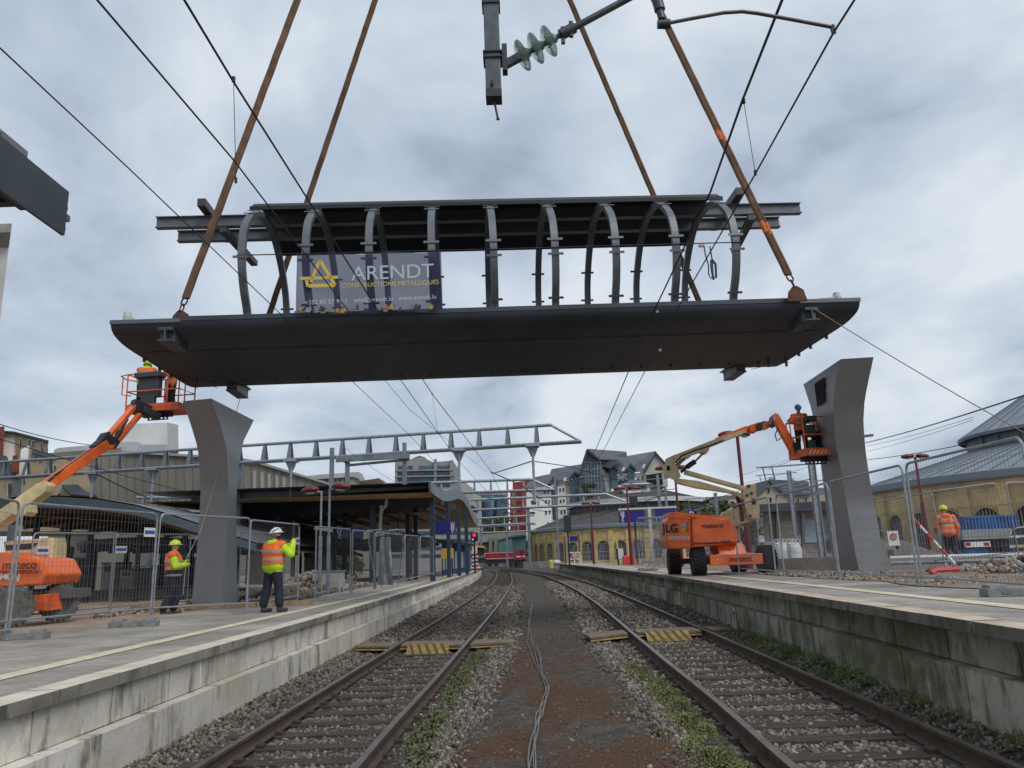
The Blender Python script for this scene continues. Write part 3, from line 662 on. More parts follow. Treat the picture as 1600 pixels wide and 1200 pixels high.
# hoop ribs
def arch(xc, n=40):
    pts = []
    key = [(18.25, 7.35), (18.1, 7.9), (17.78, 8.35), (17.56, 8.85), (17.52, 9.35), (17.68, 9.95), (18.12, 10.45), (18.75, 10.87), (19.5, 11.08), (20.4, 11.05), (21.15, 10.7), (21.72, 10.22), (22.1, 9.7), (22.3, 9.0), (22.35, 8.3), (22.3, 7.35)]
    k = [V(xc, a, z) for a, z in key]
    for i in range(len(k)-1):
        p0 = k[max(i-1, 0)]; p1 = k[i]; p2 = k[i+1]; p3 = k[min(i+2, len(k)-1)]
        for q in range(4):
            u = q/4; pts.append(.5*((2*p1)+(p2-p0)*u+(2*p0-5*p1+4*p2-p3)*u*u+(3*p1-p0-3*p2+p3)*u**3))
    pts.append(k[-1]); return pts
def ribbon(b, pts, w, th):
    rows = []
    vs = []; n = len(pts)
    for i, p in enumerate(pts):
        d = (pts[min(i+1, n-1)]-pts[max(i-1, 0)]).normalized(); nn = V(0, -d.z, d.y)
        for sx, so in ((-1, 0), (1, 0), (1, 1), (-1, 1)): vs.append(p+V(sx*w/2, 0, 0)+nn*(-th*so))
    fs = [(i*4+j, i*4+(j+1) % 4, (i+1)*4+(j+1) % 4, (i+1)*4+j) for i in range(n-1) for j in range(4)]+[(0, 1, 2, 3), (n*4-4, n*4-3, n*4-2, n*4-1)]
    b.add(vs, fs)
RX = [-6.554+1.5136*i for i in range(9)]
for i, x in enumerate(RX):
    pts = arch(x); b = MB(); ribbon(b, pts, .175, .12)
    rb = b.build('hoop_rib', steel_mid, bt)
    for k in (5, 13, 16, 25, 27, 45, 50, 52) if i else (14, 25, 27, 50, 52):
        c = MB(); p = pts[k]; d = (pts[k+1]-pts[k-1]).normalized(); nn = V(0, -d.z, d.y)
        c.obox(p+nn*.02, V(.165, 0, 0), d*.028, nn*.008)
        for s_ in (-1, 1): c.lathe([(.035, -.006), (.035, .012)], p+nn*.02+V(s_*.16, 0, 0), nn, 8)
        c.build('lug_plate', steel_mid, rb)
    e_ = MB(); e_.box(x-.15, x+.15, 18.0, 18.4, 7.60, 7.64); e_.box(x-.15, x+.15, 22.1, 22.5, 7.60, 7.64); e_.build('foot_plate', steel_dark, rb)
# roof canopy over the rear half
b = MB()
rows = []
for a, z in ((19.15, 11.12), (19.55, 11.42), (20.1, 11.64), (20.8, 11.72), (21.5, 11.60), (22.0, 11.36), (22.35, 11.12)): rows.append([(-6.85, a, z), (5.95, a, z)])
rows2 = [[(p[0], p[1], p[2]+.06) for p in r] for r in rows]
b.sheet(rows); b.sheet(rows2)
for xx in (-6.85, 5.95): b.prism([(xx, r[0][1], r[0][2]) for r in rows]+[(xx, r[0][1], r[0][2]+.06) for r in rows[::-1]], (.01, 0, 0))
b.box(-6.85, 5.96, 19.12, 19.16, 11.10, 11.20)
b.build('roof_plate', mat("roof_sheet_dark", (.012, .013, .018), .6, .1, .2, 2), bt)
for (yy, z, xa, xb) in ((20.45, 11.40, -9.78, 8.75), (21.3, 11.36, -9.5, 8.45)):
    b = MB(); b.box(xa, xb, yy-.10, yy+.10, z+.14, z+.165); b.box(xa, xb, yy-.10, yy+.10, z-.165, z-.14); b.box(xa, xb, yy-.012, yy+.012, z-.14, z+.14)
    b.build('long_beam', steel_mid, bt)
for x in (-8.35, 6.75):
    b = MB(); b.box(x-.11, x+.11, 19.8, 22.3, 11.58, 11.80); b.beam((x+.45, 20.3, 11.1), (x+.7, 22.6, 11.0), .2, .16)
    b.build('tie_beam', steel_dark, bt)
b = MB(); b.tube([(RX[0]-.1, 17.50, 9.13), (RX[4], 17.50, 9.12), (RX[8]+.1, 17.50, 9.14)], .014, 6); b.build('tie_cable', wire_m, bt)
for px, py in ((206, 497), (1314, 460)):
    p = A(px, py, 18.2); b = MB(); b.lathe([(.09, -.15), (.10, 0), (.08, .12)], p+V(0, 0, -.02), (0, 0, 1), 12); b.beam(p+V(.1, 0, -.05), p+V(.1 if px < 800 else -.7, 0, -.12), .1, .1)
    b.build('edge_fitting', mat("pale_plastic_cap", (.5, .5, .48), .6), bt)
# ratchet strap hanging from the tie cable
ts = thing('ratchet_strap', (A(1112, 385, 17.8)), 'dark ratchet strap hanging from the thin cable between the two rightmost ribs', 'strap')
b = MB(); p = lambda a, c: A(a, c+3, 17.78)
b.tube([p(1100, 382), p(1102, 395), p(1107, 412), p(1107, 425), p(1111, 433), p(1114, 425), p(1113, 405), p(1109, 382)], .017, 5)
b.build('webbing', mat("strap_navy", (.02, .03, .05), .8), ts)
b = MB(); b.tube([p(1112, 402), p(1118, 410), p(1119, 430), p(1115, 434), p(1112, 418), p(1111, 404)], .03, 6); b.build('ratchet', mat("ratchet_green", (.03, .09, .08), .5, .5), ts)
b = MB(); b.obox(p(1096, 381), V(.07, 0, 0), V(0, .03, 0), V(0, 0, .03)); b.build('tape_wrap', mat("tape_pink", (.5, .25, .2), .8), ts)

# banner
bx0, bx1 = -5.22, -1.78; bz1 = A(580, 396, 17.42).z; bz0 = A(580, 488, 17.42).z-.02
bn = thing('company_banner', ((bx0+bx1)/2, 17.42, bz0), 'navy see-through company banner tied across the hoop ribs', 'banner')
banner_m = mat("banner_mesh_navy", (.016, .021, .060), .7, alpha=.80)
b = MB(); rows = []
for j in range(13):
    w = j/12; r = []
    for i in range(61):
        u = i/60; x = bx0+(bx1-bx0)*u; z = bz0+.02*math.sin(u*21)*(1-w)**2+(bz1-bz0)*w-.03*math.sin(w*3.14)*math.sin(u*6.28)**2*0
        y = 17.42-.05*math.sin(u*math.pi*4)-.03*(1-w)*math.sin(u*33)-.02*math.sin(u*11+w*5)
        if w > .95: z -= .035*abs(math.sin(u*math.pi*3))
        r.append((x, y, z))
    rows.append(r)
b.sheet(rows); b.build('mesh_cloth', banner_m, bn, smooth=True, fixn=False)
wx = mat("banner_white", (.50, .52, .57), .6, alpha=.85); yx = mat("banner_yellow", (.62, .45, .10), .6, alpha=.9)
Bx = lambda u: bx0+(bx1-bx0)*u; Bz = lambda w: bz0+(bz1-bz0)*w; yb = 17.31
text_mesh("ARENDT", .50, (Bx(.665), yb, Bz(.62)), (1, 0, .012), (0, 0, 1), wx, 'lettering', bn, .001)
text_mesh("CONSTRUCTIONS METALLIQUES", .155, (Bx(.645), yb, Bz(.435)), (1, 0, .012), (0, 0, 1), yx, 'lettering', bn, .001)
text_mesh("+352 83 57 94-1", .15, (Bx(.21), yb, Bz(.17)), (1, 0, .012), (0, 0, 1), wx, 'lettering', bn, .001)
text_mesh("info@arendt.lu", .15, (Bx(.53), yb, Bz(.185)), (1, 0, .012), (0, 0, 1), wx, 'lettering', bn, .001)
text_mesh("www.arendt.lu", .15, (Bx(.83), yb, Bz(.20)), (1, 0, .012), (0, 0, 1), wx, 'lettering', bn, .001)
b = MB(); q = lambda u, w: V(Bx(u), yb, Bz(w))
def seg(u0, w0, u1, w1, th=.075): b.beam(q(u0, w0), q(u1, w1), th, .012, upv=(0, 1, 0))
seg(.105, .50, .165, .86); seg(.165, .86, .27, .44); seg(.03, .565, .205, .565); seg(.09, .44, .27, .44, .09); seg(.20, .57, .29, .57); seg(.075, .55, .085, .43)
b.build('triangle_emblem', yx, bn)
fl = [mat("banner_yellow_patch", (.40, .26, .06), .7, 0, .5, 5), mat("banner_orange_patch", (.28, .14, .07), .7, 0, .5, 5), mat("banner_pale_patch", (.22, .23, .27), .7, 0, .4, 5), mat("banner_dark_patch", (.03, .03, .05), .7)]
b = MB()
for i in range(34):
    u = rnd.uniform(.01, .97); w = rnd.uniform(.0, .06); du = rnd.uniform(.008, .028); b.cur = rnd.randrange(4)
    b.prism([q(u-du, w-.02), q(u+du*.4, w-.035), q(u+du, w+.02), q(u+du*rnd.uniform(-.5, .5), w+rnd.uniform(.03, .07))], (0, -.01-.03*rnd.random(), 0))
tag(b.build('printed_hem', fl, bn), kind='stuff')

PV = V(-.6, 20.8, 7.25); RE = (0, -.0149, .0605); RM = Matrix.Rotation(RE[2], 3, 'Z') @ Matrix.Rotation(RE[1], 3, 'Y')
for o in (bt, bn):
    l_ = o.location.copy(); o.rotation_euler = RE; o.location = PV+RM@(l_-PV)
# ---- slings, each from a lug on the deck up to the crane hook out of sight
def sling(bot, topimg, lab, r, ring=None, orange_at=None, mid=None):
    a = bot; T = A(topimg[0], topimg[1], 20); d = (T-a).normalized()
    t = thing('wire_rope_sling', a, lab, 'lifting sling', 'rusty lifting slings carrying the bridge')
    Lh = (T-a).length*.8
    b = MB()
    sag = V(0, 0, 0)
    for s_ in (-.5, .5):
        pts = [a+d*(.42+k*(Lh-.42)/60)+V(s_*r*.9, 0, 0)+V(.004*math.sin(k*2.1), .004*math.cos(k*1.7), 0) for k in range(61)]
        b.tube(pts, r*.72, 8)
    b.build('wire_rope', rust, t, smooth=True)
    s_ = MB(); 
    def link(c, w, h, dirv, sidev, rr=.02):
        pts = []
        for k in range(17):
            an = 2*math.pi*k/16; pts.append(c+sidev*(w*math.cos(an))+dirv*(h*math.sin(an)))
        s_.tube(pts, rr, 6, cap=False)
    link(a+d*.33, .07, .11, d, V(1, 0, 0)); link(a+d*.16, .055, .10, d, V(.3, 1, 0).normalized(), .018)
    if ring: link(a+d*ring, .085, .10, d, V(1, 0, 0), .022)
    s_.build('shackle', rustm, t, smooth=True)
    h = MB(); h.prism([a+V(-.22, 0, -.30), a+V(.26, 0, -.30), a+V(.20, 0, -.02), a+V(.05, 0, .09), a+V(-.05, 0, .09), a+V(-.17, 0, -.05)], (0, .05, 0)); h.build('lifting_lug', rustm, t)
    if orange_at:
      for oa in orange_at:
        h = MB(); h.tube([a+d*(oa-.17)+V(s_*r*.45, 0, 0) for s_ in (1,)]+[a+d*(oa+.17)+V(r*.45, 0, 0)], r*.78, 10); h.tube([a+d*(oa-.10)-V(r*.45, 0, 0), a+d*(oa+.22)-V(r*.45, 0, 0)], r*.76, 10); h.build('paint_mark', mat("orange_spray_mark", (.62, .14, .03), .7, 0, .4, 12), t)
T1, T2 = (707, -647), (720, -397)
sling(A(281, 490, 17.95), T1, 'front left rusty sling, hooked on the deck by the left end of the bridge', .088, ring=5.55)
sling(A(1243, 452, 17.95), T1, 'front right rusty sling with paint marks, hooked on the deck by the right end', .088, ring=5.2, orange_at=(1.75, 4.6))
sling(A(404, 498, 22.6)+V(0, 0, -1.0), T2, 'rear left rusty sling passing behind the roof of the bridge', .082, orange_at=(3.4,))
sling(A(1108, 470, 22.6)+V(0, 0, -1.0), T2, 'rear right rusty sling passing behind the roof of the bridge', .078)
# tag lines
def line(name, pts, r, m_, label, cat, group=None, sag=0., n=20, seg_=6):
    out = []
    for i in range(len(pts)-1):
        for k in range(n): 
            u = k/n; p = Vector(pts[i]).lerp(Vector(pts[i+1]), u); p.z -= sag*4*u*(1-u); out.append(p)
    out.append(Vector(pts[-1])); b = MB(); b.tube(out, r, seg_); return tag(b.build(name, m_), label, cat, group)
line('tag_line', [A(1270, 481, 17.7), A(1600, 676, 14.5), A(1900, 850, 12)], .011, mat("orange_rope", (.30, .15, .11), .8), 'orange tag line running down to the right from the bridge end', 'rope', sag=.05)
line('tag_line', [A(381, 603, 23.2), A(342, 735, 21.3), A(313, 830, 20.6), A(291, 873, 20.2), A(286, 930, 20.2)], .010, mat("pale_rope", (.42, .38, .33), .8), 'pale tag line held by the worker in the yellow helmet beside the left pillar', 'rope')
line('loose_wire', [A(1235, 566, 21), A(1205, 570, 21), A(1174, 577, 21)], .008, galv_d, 'thin loose wire end sticking out below the right of the bridge', 'wire')
line('loose_wire', [A(288, 598, 21), A(315, 598, 21), A(340, 606, 21)], .008, galv_d, 'thin loose wire end sticking out beside the left basket', 'wire')

# ================================================================ overhead line
def catenary(mpts, cpts, r1, r2, label, drops=(), gap=.02):
    p0 = Vector(mpts[0] if mpts else cpts[0])
    t = thing('overhead_line', p0, label, 'overhead line', 'overhead contact lines above the tracks')
    def cv(pts, r, nm):
        b = MB(); b.tube(pts, r, 6); b.build(nm, wire_m, t)
    if mpts: cv([Vector(p) for p in mpts], r1, 'catenary_wire')
    if cpts: cv([Vector(p) for p in cpts], r2, 'contact_wire')
    for (a, b_) in drops:
        b = MB(); b.tube([a, b_], .004, 4); b.lathe([(.02, -.03), (.02, .03)], a, (0, 0, 1), 6); b.lathe([(.015, -.03), (.015, .03)], b_, (0, 0, 1), 6); b.build('dropper', wire_m, t)
mL = [(-2.95, 2.5, 6.9)]+[G(a, c, 6.9) for a, c in ((288, 0), (365, 128), (480, 310), (600, 500), (675, 615), (740, 700), (768, 738))]+[V(-1.0, 75, 6.95)]
cL = [(-2.95, 2.0, 5.7)]+[G(a, c, 5.7) for a, c in ((152, 0), (365, 250), (620, 585))]+[V(-2.3, 30, 5.7), V(-1.6, 48, 5.7), V(-1.4, 70, 5.7)]
catenary(mL, cL, .014, .009, 'catenary and contact wire above the left track with one thin dropper near the top', [(G(365, 124, 6.9), V(G(365, 124, 6.9).x+.08, G(365, 124, 6.9).y, 5.7)), (G(675, 615, 6.9), V(-2.4, 24, 5.7))])
mR = [V(2.5, 2.5, 6.9)]+[G(a, c, 6.9) for a, c in ((1222, 0), (1160, 157), (1110, 300), (1020, 490), (932, 700))]+[V(4.2, 60, 6.9)]
cRr = [V(2.6, 2.2, 5.8)]+[G(a, c, 5.8) for a, c in ((1335, 0), (1303, 50), (1180, 272), (1060, 480), (945, 700))]+[V(3.9, 60, 5.8)]
catenary(mR, cRr, .016, .010, 'catenary and contact wire above the right track with a dropper and clamps', [(G(1162, 158, 6.9), G(1180, 270, 5.8))])
b = MB()
for px, py in ((1027, 487), (1031, 547)): b.lathe([(.03, -.04), (.03, .04)], G(px, py, 6.9) if px == 1027 else G(px, py, 5.8), (0, 1, .2), 8)
tag(b.build('wire_clamp', galv), 'two small clamps on the right overhead wires below the bridge', 'clamp')
line('feeder_wire', [(-5.05, 3, 6.9), G(0, 75, 6.9), G(200, 262, 6.9), G(440, 492, 6.9), G(640, 680, 6.9), V(-4.0, 60, 6.9)], .009, wire_m, 'single thin wire crossing the upper left sky and running below the bridge', 'wire', n=6)
# mast tip with insulator, registration arm
D5 = 5.45
mt = thing('drop_post', A(772, 60, D5), 'grey hanging drop post with a black end and thin rod at the top', 'post')
w_ = .062
pc = A(772, 157, D5); b = MB(); b.box(pc.x-w_, pc.x+w_, D5-w_, D5+w_, pc.z+.06, pc.z+2.2); b.build('square_post', mat("drop_post_grey", (.085, .10, .115), .5, .3, .3, 8, .1, 60), mt, bevel=.006)
b = MB(); b.box(pc.x-w_-.002, pc.x+w_+.002, D5-w_-.002, D5+w_+.002, pc.z, pc.z+.06); b.box(pc.x-w_-.012, pc.x+w_+.012, D5-w_-.012, D5+w_+.012, pc.z+.85, pc.z+.97); b.build('end_cap', blackp, mt)
b = MB(); zz = A(772, 92, D5).z
for k in (-.025, .025): b.box(pc.x-w_-.014, pc.x+w_+.014, D5-w_-.014, D5+w_+.014, zz+k-.006, zz+k+.006)
b.box(pc.x+w_+.014, pc.x+w_+.055, D5-.04, D5+.04, zz-.13, zz+.11); b.build('clamp', blackp, mt)
b = MB(); b.tube([(pc.x, D5, pc.z), A(778, 186, D5)], .0085, 8); b.lathe([(.004, -.012), (.016, 0), (.004, .012)], A(778, 186, D5), (0, 0, 1), 10); b.tube([(pc.x-.01, D5-w_-.012, pc.z+.09), (pc.x-.01, D5-w_-.012, pc.z+.13)], .012, 8); b.build('rod', rustm, mt)
ia, ib = A(797, 97, D5), A(985, -4, D5)
it = thing('insulator_arm', ia, 'bracket arm with three glass insulator discs beside the hanging drop post', 'insulator')
d = (ib-ia).normalized(); Ltot = (ib-ia).length
b = MB(); b.tube([ia+d*.0, ia+d*.55], .022, 10); b.tube([ia+d*.5, ib+d*.6], .028, 12); b.lathe([(.045, 0), (.045, .13)], ia+d*.48, d, 12)
b.beam(ia-d*.06, ia+d*.1, .05, .06); b.beam(ia+d*.50+V(0, 0, .06), ia+d*.50-V(0, 0, .09), .03, .03); b.beam(ia+d*.58+V(0, 0, .07), ia+d*.58-V(0, 0, .07), .03, .03)
b.build('arm_tube', mat("arm_grey", (.07, .075, .08), .45, .5, .3, 10), it, smooth=True)
glass_m = mat("insulator_glass", (.62, .76, .70), .08, 0, trans=.75, spec=.6)
for k in (.10, .225, .35):
    c = ia+d*k; b = MB(); b.lathe([(.04, -.012), (.10, -.006), (.127, .012), (.130, .020), (.10, .022), (.05, .03), (.035, .05)], c, d, 28); b.build('glass_disc', glass_m, it, smooth=True)
    b = MB(); b.lathe([(.028, .02), (.04, .03), (.04, .07), (.03, .085)], c, d, 14); b.build('metal_cap', galv_d, it, smooth=True)
ra = [A(1018, -30, D5), A(1036, 38, D5)]
rt = thing('registration_arm', ra[1], 'bent tube arm holding the contact wire at the upper right', 'registration arm')
b = MB(); b.tube([A(1012, -60, D5), A(1034, 30, D5)], .030, 12); b.lathe([(.045, -.06), (.045, .05)], A(1029, 8, D5), (A(1034, 30, D5)-A(1018, -30, D5)), 12); b.lathe([(.035, -.05), (.042, .05)], A(1037, 38, D5), (1, 0, 0), 10)
b.build('upper_tube', mat("arm_grey", (0, 0, 0)), rt, smooth=True)
b = MB(); b.tube([A(1040, 37, D5), A(1075, 30, D5), A(1130, 20, D5), A(1160, 18, D5), A(1185, 21, D5), A(1240, 31, D5), A(1304, 43, D5)], .0155, 10); b.tube([A(1300, 40, D5), A(1303, 52, D5)], .02, 8); b.build('steady_arm', mat("arm_grey2", (.11, .10, .10), .4, .5, .3, 9), rt, smooth=True)
# ================================================================ people
hv_o = mat("hi_vis_orange", (.85, .16, .02), .75, 0, .22, 9, .3, 14)
hv_y = mat("hi_vis_yellow", (.50, .72, .03), .75, 0, .2, 9, .3, 14)
refl = mat("reflective_band", (.30, .30, .31), .5)
navyc = mat("dark_work_trousers", (.014, .018, .032), .85, 0, .3, 9, .3, 14)
skin = mat("skin", (.42, .24, .17), .6)
boot = mat("dusty_boots", (.05, .045, .042), .8, 0, .4, 15)
glove = mat("work_glove", (.35, .45, .06), .8)
hairm = mat("dark_hair", (.015, .012, .01), .8)
helm_y = mat("yellow_helmet", (.55, .80, .02), .3); helm_w = mat("white_helmet", (.75, .75, .72), .35); helm_b = mat("blue_helmet", (.06, .10, .40), .35)
def capsule(b, a, c, r0, r1, n=14):
    a = Vector(a); c = Vector(c); d = (c-a); Ld = max(d.length, 1e-4); d = d/Ld
    prof = [(r0*math.sin(t), -r0*math.cos(t)) for t in np.linspace(0.05, math.pi/2, 5)]+[(r1*math.cos(t), Ld+r1*math.sin(t)) for t in np.linspace(0, math.pi/2-.05, 5)]
    b.lathe(prof, a, d, n)
def person(loc, yaw, label, J=None, up_m=hv_o, sleeve_m=None, vest=False, band=True, helmet=helm_y, scale=1., gloves=None, lower_coat=None, fit=1.0, beard=False, hood=False, phone=False, straps=False, group=None):
    S = dict(pel=(0, 0, .96), chest=(0, 0, 1.30), neck=(0, .005, 1.50), head=(0, .03, 1.66),
             shL=(-.19, 0, 1.42), elL=(-.25, -.02, 1.15), wrL=(-.25, .10, .92), shR=(.19, 0, 1.42), elR=(.25, -.02, 1.15), wrR=(.25, .10, .92),
             hipL=(-.10, 0, .92), knL=(-.12, .02, .50), anL=(-.14, -.02, .10), hipR=(.10, 0, .92), knR=(.12, .02, .50), anR=(.14, -.02, .10), toe=(0, .17, 0))
    if J: S.update(J)
    S = {k: Vector(v) for k, v in S.items()}
    sleeve_m = sleeve_m or up_m
    P = []   # region, a, b, ra, rb, squash
    f = fit; lf = 1+(fit-1)*.5
    pr = lambda reg, a, b_, ra, rb: P.append((reg, Vector(a), Vector(b_), ra, rb))
    hd = S['head']; fdir = Vector((0, 1, 0)) if 'face' not in S else S['face'].normalized()
    sd_ = fdir.cross(V(0, 0, 1)).normalized()
    lx = V(1, 0, 0)
    pel, ch, nk = S['pel'], S['chest'], S['neck']
    pr('leg', pel-lx*.07, pel+lx*.07, .125, .125)
    mid = pel.lerp(ch, .45)
    pr('torso', pel+V(0, 0, .04)-lx*.07, pel+V(0, 0, .04)+lx*.07, .130*f, .130*f)
    pr('torso', mid-lx*.06, mid+lx*.06, .132*f, .132*f)
    pr('torso', ch-lx*.075, ch+lx*.075, .135*f, .135*f)
    pr('torso', ch.lerp(nk, .45)-lx*.09, ch.lerp(nk, .45)+lx*.09, .105*f, .105*f)
    pr('torso', S['shL'], S['shR'], .075*f, .075*f)
    if hood: pr('hood', nk+V(-.06, -.06, -.02), nk+V(.06, -.06, -.02), .075, .075)
    pr('skin', nk-V(0, 0, .04), hd-V(0, 0, .06), .06, .055)
    pr('skin', hd+V(0, 0, .02), hd+V(0, 0, .02)+fdir*.012, .092, .088); pr('skin', hd-V(0, 0, .05)+fdir*.025, hd-V(0, 0, .07)+fdir*.045, .062, .045)
    pr('skin', hd+fdir*.095+V(0, 0, .0), hd+fdir*.108-V(0, 0, .025), .012, .016)
    for s_ in (-1, 1): pr('skin', hd+sd_*s_*.088+V(0, 0, .005), hd+sd_*s_*.09-V(0, 0, .03), .018, .014)
    if beard: pr('hair', hd-V(0, 0, .07)+fdir*.04, hd-V(0, 0, .11)+fdir*.055, .062, .045)
    for s_ in 'LR':
        pr('sleeve', S['sh'+s_], S['el'+s_], .068*f, .056*f); pr('sleeve', S['el'+s_], S['wr'+s_], .056*f, .043*f)
        d = (S['wr'+s_]-S['el'+s_]).normalized(); pr('hand', S['wr'+s_]+d*.02, S['wr'+s_]+d*.075, .032, .036)
        pr('leg', S['hip'+s_], S['kn'+s_], .098*lf, .078*lf); pr('leg', S['kn'+s_], S['an'+s_]+V(0, 0, .09), .080*lf, .078*lf)
        an = S['an'+s_]; to = S['toe'] if S['toe'].length > 0 else V(0, .17, 0)
        pr('boot', an+V(0, 0, .14), an, .062, .058); pr('boot', V(an.x, an.y-.02, .052), V(an.x, an.y, .045)+to*.95, .052, .045)
    b = MB()
    for reg, a, c, ra, rb in P: capsule(b, a, c, ra, rb)
    tmp = b.build('tmp_body', skin)
    md = tmp.modifiers.new('r', 'REMESH'); md.mode = 'VOXEL'; md.voxel_size = .017; md.use_smooth_shade = True
    sm = tmp.modifiers.new('s', 'SMOOTH'); sm.iterations = 3; sm.factor = .5
    dg = bpy.context.evaluated_depsgraph_get(); me = bpy.data.meshes.new_from_object(tmp.evaluated_get(dg)); bpy.data.objects.remove(tmp)
    nf = len(me.polygons); C = np.empty(nf*3); me.polygons.foreach_get('center', C); C = C.reshape(-1, 3)
    best = np.full(nf, 9.); reg = np.zeros(nf, int); names = ['torso', 'sleeve', 'skin', 'leg', 'boot', 'hand', 'hair', 'hood']
    for rg_, a, c, ra, rb in P:
        a = np.array(a); c = np.array(c); d = c-a; t = np.clip(((C-a)@d)/max(d@d, 1e-9), 0, 1); dist = np.linalg.norm(C-(a+t[:, None]*d), axis=1)-(ra+(rb-ra)*t)
        w = dist < best; best[w] = dist[w]; reg[w] = names.index(rg_)
    hz_ = S['pel'].z-.02
    tor = reg == 0
    if not vest and lower_coat is None: reg[(reg == 3) & (C[:, 2] > S['pel'].z-.05) & (np.abs(C[:, 0]) < .2)] = 0
    mats_ = [up_m if not vest else sleeve_m, sleeve_m, skin, navyc, boot, gloves or skin, hairm, sleeve_m, refl, navyc]
    if lower_coat: 
        reg[(reg == 0) & (C[:, 2] < S['pel'].z+.12)] = 9
        reg[(reg == 3) & (C[:, 2] > S['pel'].z-.12) & (np.abs(C[:, 0]) < .24)] = 9
        mats_[9] = lower_coat
        reg[(reg == 9) & (np.abs(C[:, 2]-(S['pel'].z-.0)) < .025)] = 8
    if vest: reg[(reg == 3) & (C[:, 2] > S['pel'].z-.10)] = 0
    if band and not vest:
        for zz in (S['pel'].z+.04, S['chest'].z-.09): reg[(reg == 0) & (np.abs(C[:, 2]-zz) < .026)] = 8
        reg[(reg == 0) & (np.abs(np.abs(C[:, 0])-.11) < .026) & (C[:, 2] > S['chest'].z-.09)] = 8
        for s_ in 'LR':
            m_ = S['sh'+s_].lerp(S['el'+s_], .75); dd = np.array((S['el'+s_]-S['sh'+s_]).normalized()); reg[(reg == 1) & (np.abs((C-np.array(m_))@dd) < .022)] = 8
    me.materials.clear()
    for x in mats_: me.materials.append(x)
    me.polygons.foreach_set('material_index', reg.astype(np.int32))
    # fingers, eyes, mouth joined into the same body
    bm = bmesh.new(); bm.from_mesh(me)
    e_ = MB()
    for s_, sg in (('L', 1), ('R', -1)):
        d = (S['wr'+s_]-S['el'+s_]).normalized(); u = d.cross(V(0, 0, 1)); u = (u if u.length > .2 else V(1, 0, 0)).normalized(); w_ = u.cross(d).normalized()
        base = S['wr'+s_]+d*.085
        for k, (ln, cu) in enumerate(((.068, .5), (.076, .55), (.070, .6), (.055, .7))):
            o = base+w_*((k-1.5)*.019); p1 = o+(d*.8+u*.15*sg).normalized()*ln*.5; p2 = p1+(d*(1-cu)+u*cu*sg).normalized()*ln*.45; p3 = p2+(d*(.5-cu)+u*sg).normalized()*ln*.3
            e_.tube([o, p1, p2, p3], .0095, 6, r2=.0075)
        o = S['wr'+s_]+d*.03+w_*-.03; e_.tube([o, o+(d*.5-w_*.8).normalized()*.04, o+(d*.8-w_*.5+u*sg*.3).normalized()*.075], .011, 6, r2=.009)
    e_.cur = 5
    nfing = len(e_.f)
    for s_ in (-1, 1): e_.ell(hd+fdir*.092+sd_*s_*.032+V(0, 0, .012), .012, .012, .008, 8, 5)
    e_.ell(hd+fdir*.098-V(0, 0, .055), .022, .012, .006, 8, 5)
    vs = [bm.verts.new(v) for v in e_.v]
    for i, q in enumerate(e_.f):
        try: fc = bm.faces.new([vs[j] for j in q]); fc.material_index = 5 if i < nfing else 6; fc.smooth = True
        except ValueError: pass
    bm.to_mesh(me); bm.free()
    root = thing('person', loc, label, 'person', group); root.rotation_euler = (0, 0, yaw); root.scale = (scale,)*3
    me.name = 'body'; o = bpy.data.objects.new('body', me); COL.objects.link(o); o.parent = root
    me.polygons.foreach_set('use_smooth', [True]*len(me.polygons))
    if vest:   # vest shell from the torso faces
        bm = bmesh.new(); bm.from_mesh(me); bm.normal_update(); bm.faces.ensure_lookup_table()
        lo_, hi_ = S['pel'].z+.06, S['neck'].z+.03
        kill = []
        for fc in bm.faces:
            c = fc.calc_center_median()
            if not (fc.material_index in (0, ) and lo_ < c.z < hi_): kill.append(fc)
        bmesh.ops.delete(bm, geom=kill, context='FACES')
        for v in bm.verts: v.co += v.normal*.013
        for fc in bm.faces:
            c = fc.calc_center_median(); fc.material_index = 1 if (abs(c.z-(S['pel'].z+.17)) < .027 or abs(c.z-(S['chest'].z+.0)) < .027) else 0
        mv = bpy.data.meshes.new('vest'); bm.to_mesh(mv); bm.free(); mv.materials.append(up_m); mv.materials.append(refl)
        ov = bpy.data.objects.new('vest', mv); COL.objects.link(ov); ov.parent = root
        s2 = ov.modifiers.new('t', 'SOLIDIFY'); s2.thickness = .008
    if helmet:
        h = MB(); R = Matrix((sd_, fdir, V(0, 0, 1))).transposed()
        c = hd+V(0, 0, .035)
        vs = []; n = 20; m_ = 8
        for i in range(m_+1):
            t = math.pi/2*i/m_
            for j in range(n):
                a = 2*math.pi*j/n; vs.append(c+R@V(.112*math.sin(t)*math.cos(a), .138*math.sin(t)*math.sin(a), .125*math.cos(t)))
        h.add(vs, [(i*n+j, (i+1)*n+j, (i+1)*n+(j+1) % n, i*n+(j+1) % n) for i in range(m_) for j in range(n)]+[tuple(m_*n+j for j in range(n))])
        for s2 in (-.03, 0, .03): h.tube([c+R@V(s2, -.12, .05), c+R@V(s2, -.02, .122), c+R@V(s2, .11, .07)], .008, 5)
        rim = [c+R@V(.12*math.cos(2*math.pi*j/20), .145*math.sin(2*math.pi*j/20), 0) for j in range(21)]; h.tube(rim, .007, 5, cap=False)
        pk = [c+R@V(.10*math.cos(a), .13*math.sin(a), 0) for a in np.linspace(.5, 2.64, 9)]; pk2 = [c+R@V(.10*math.cos(a), .13*math.sin(a)+.055*math.sin((a-.5)/2.14*math.pi), -.012) for a in np.linspace(.5, 2.64, 9)]
        h.prism(pk+pk2[::-1], (0, 0, .006))
        h.build('helmet', helmet, root, local=True, smooth=True)
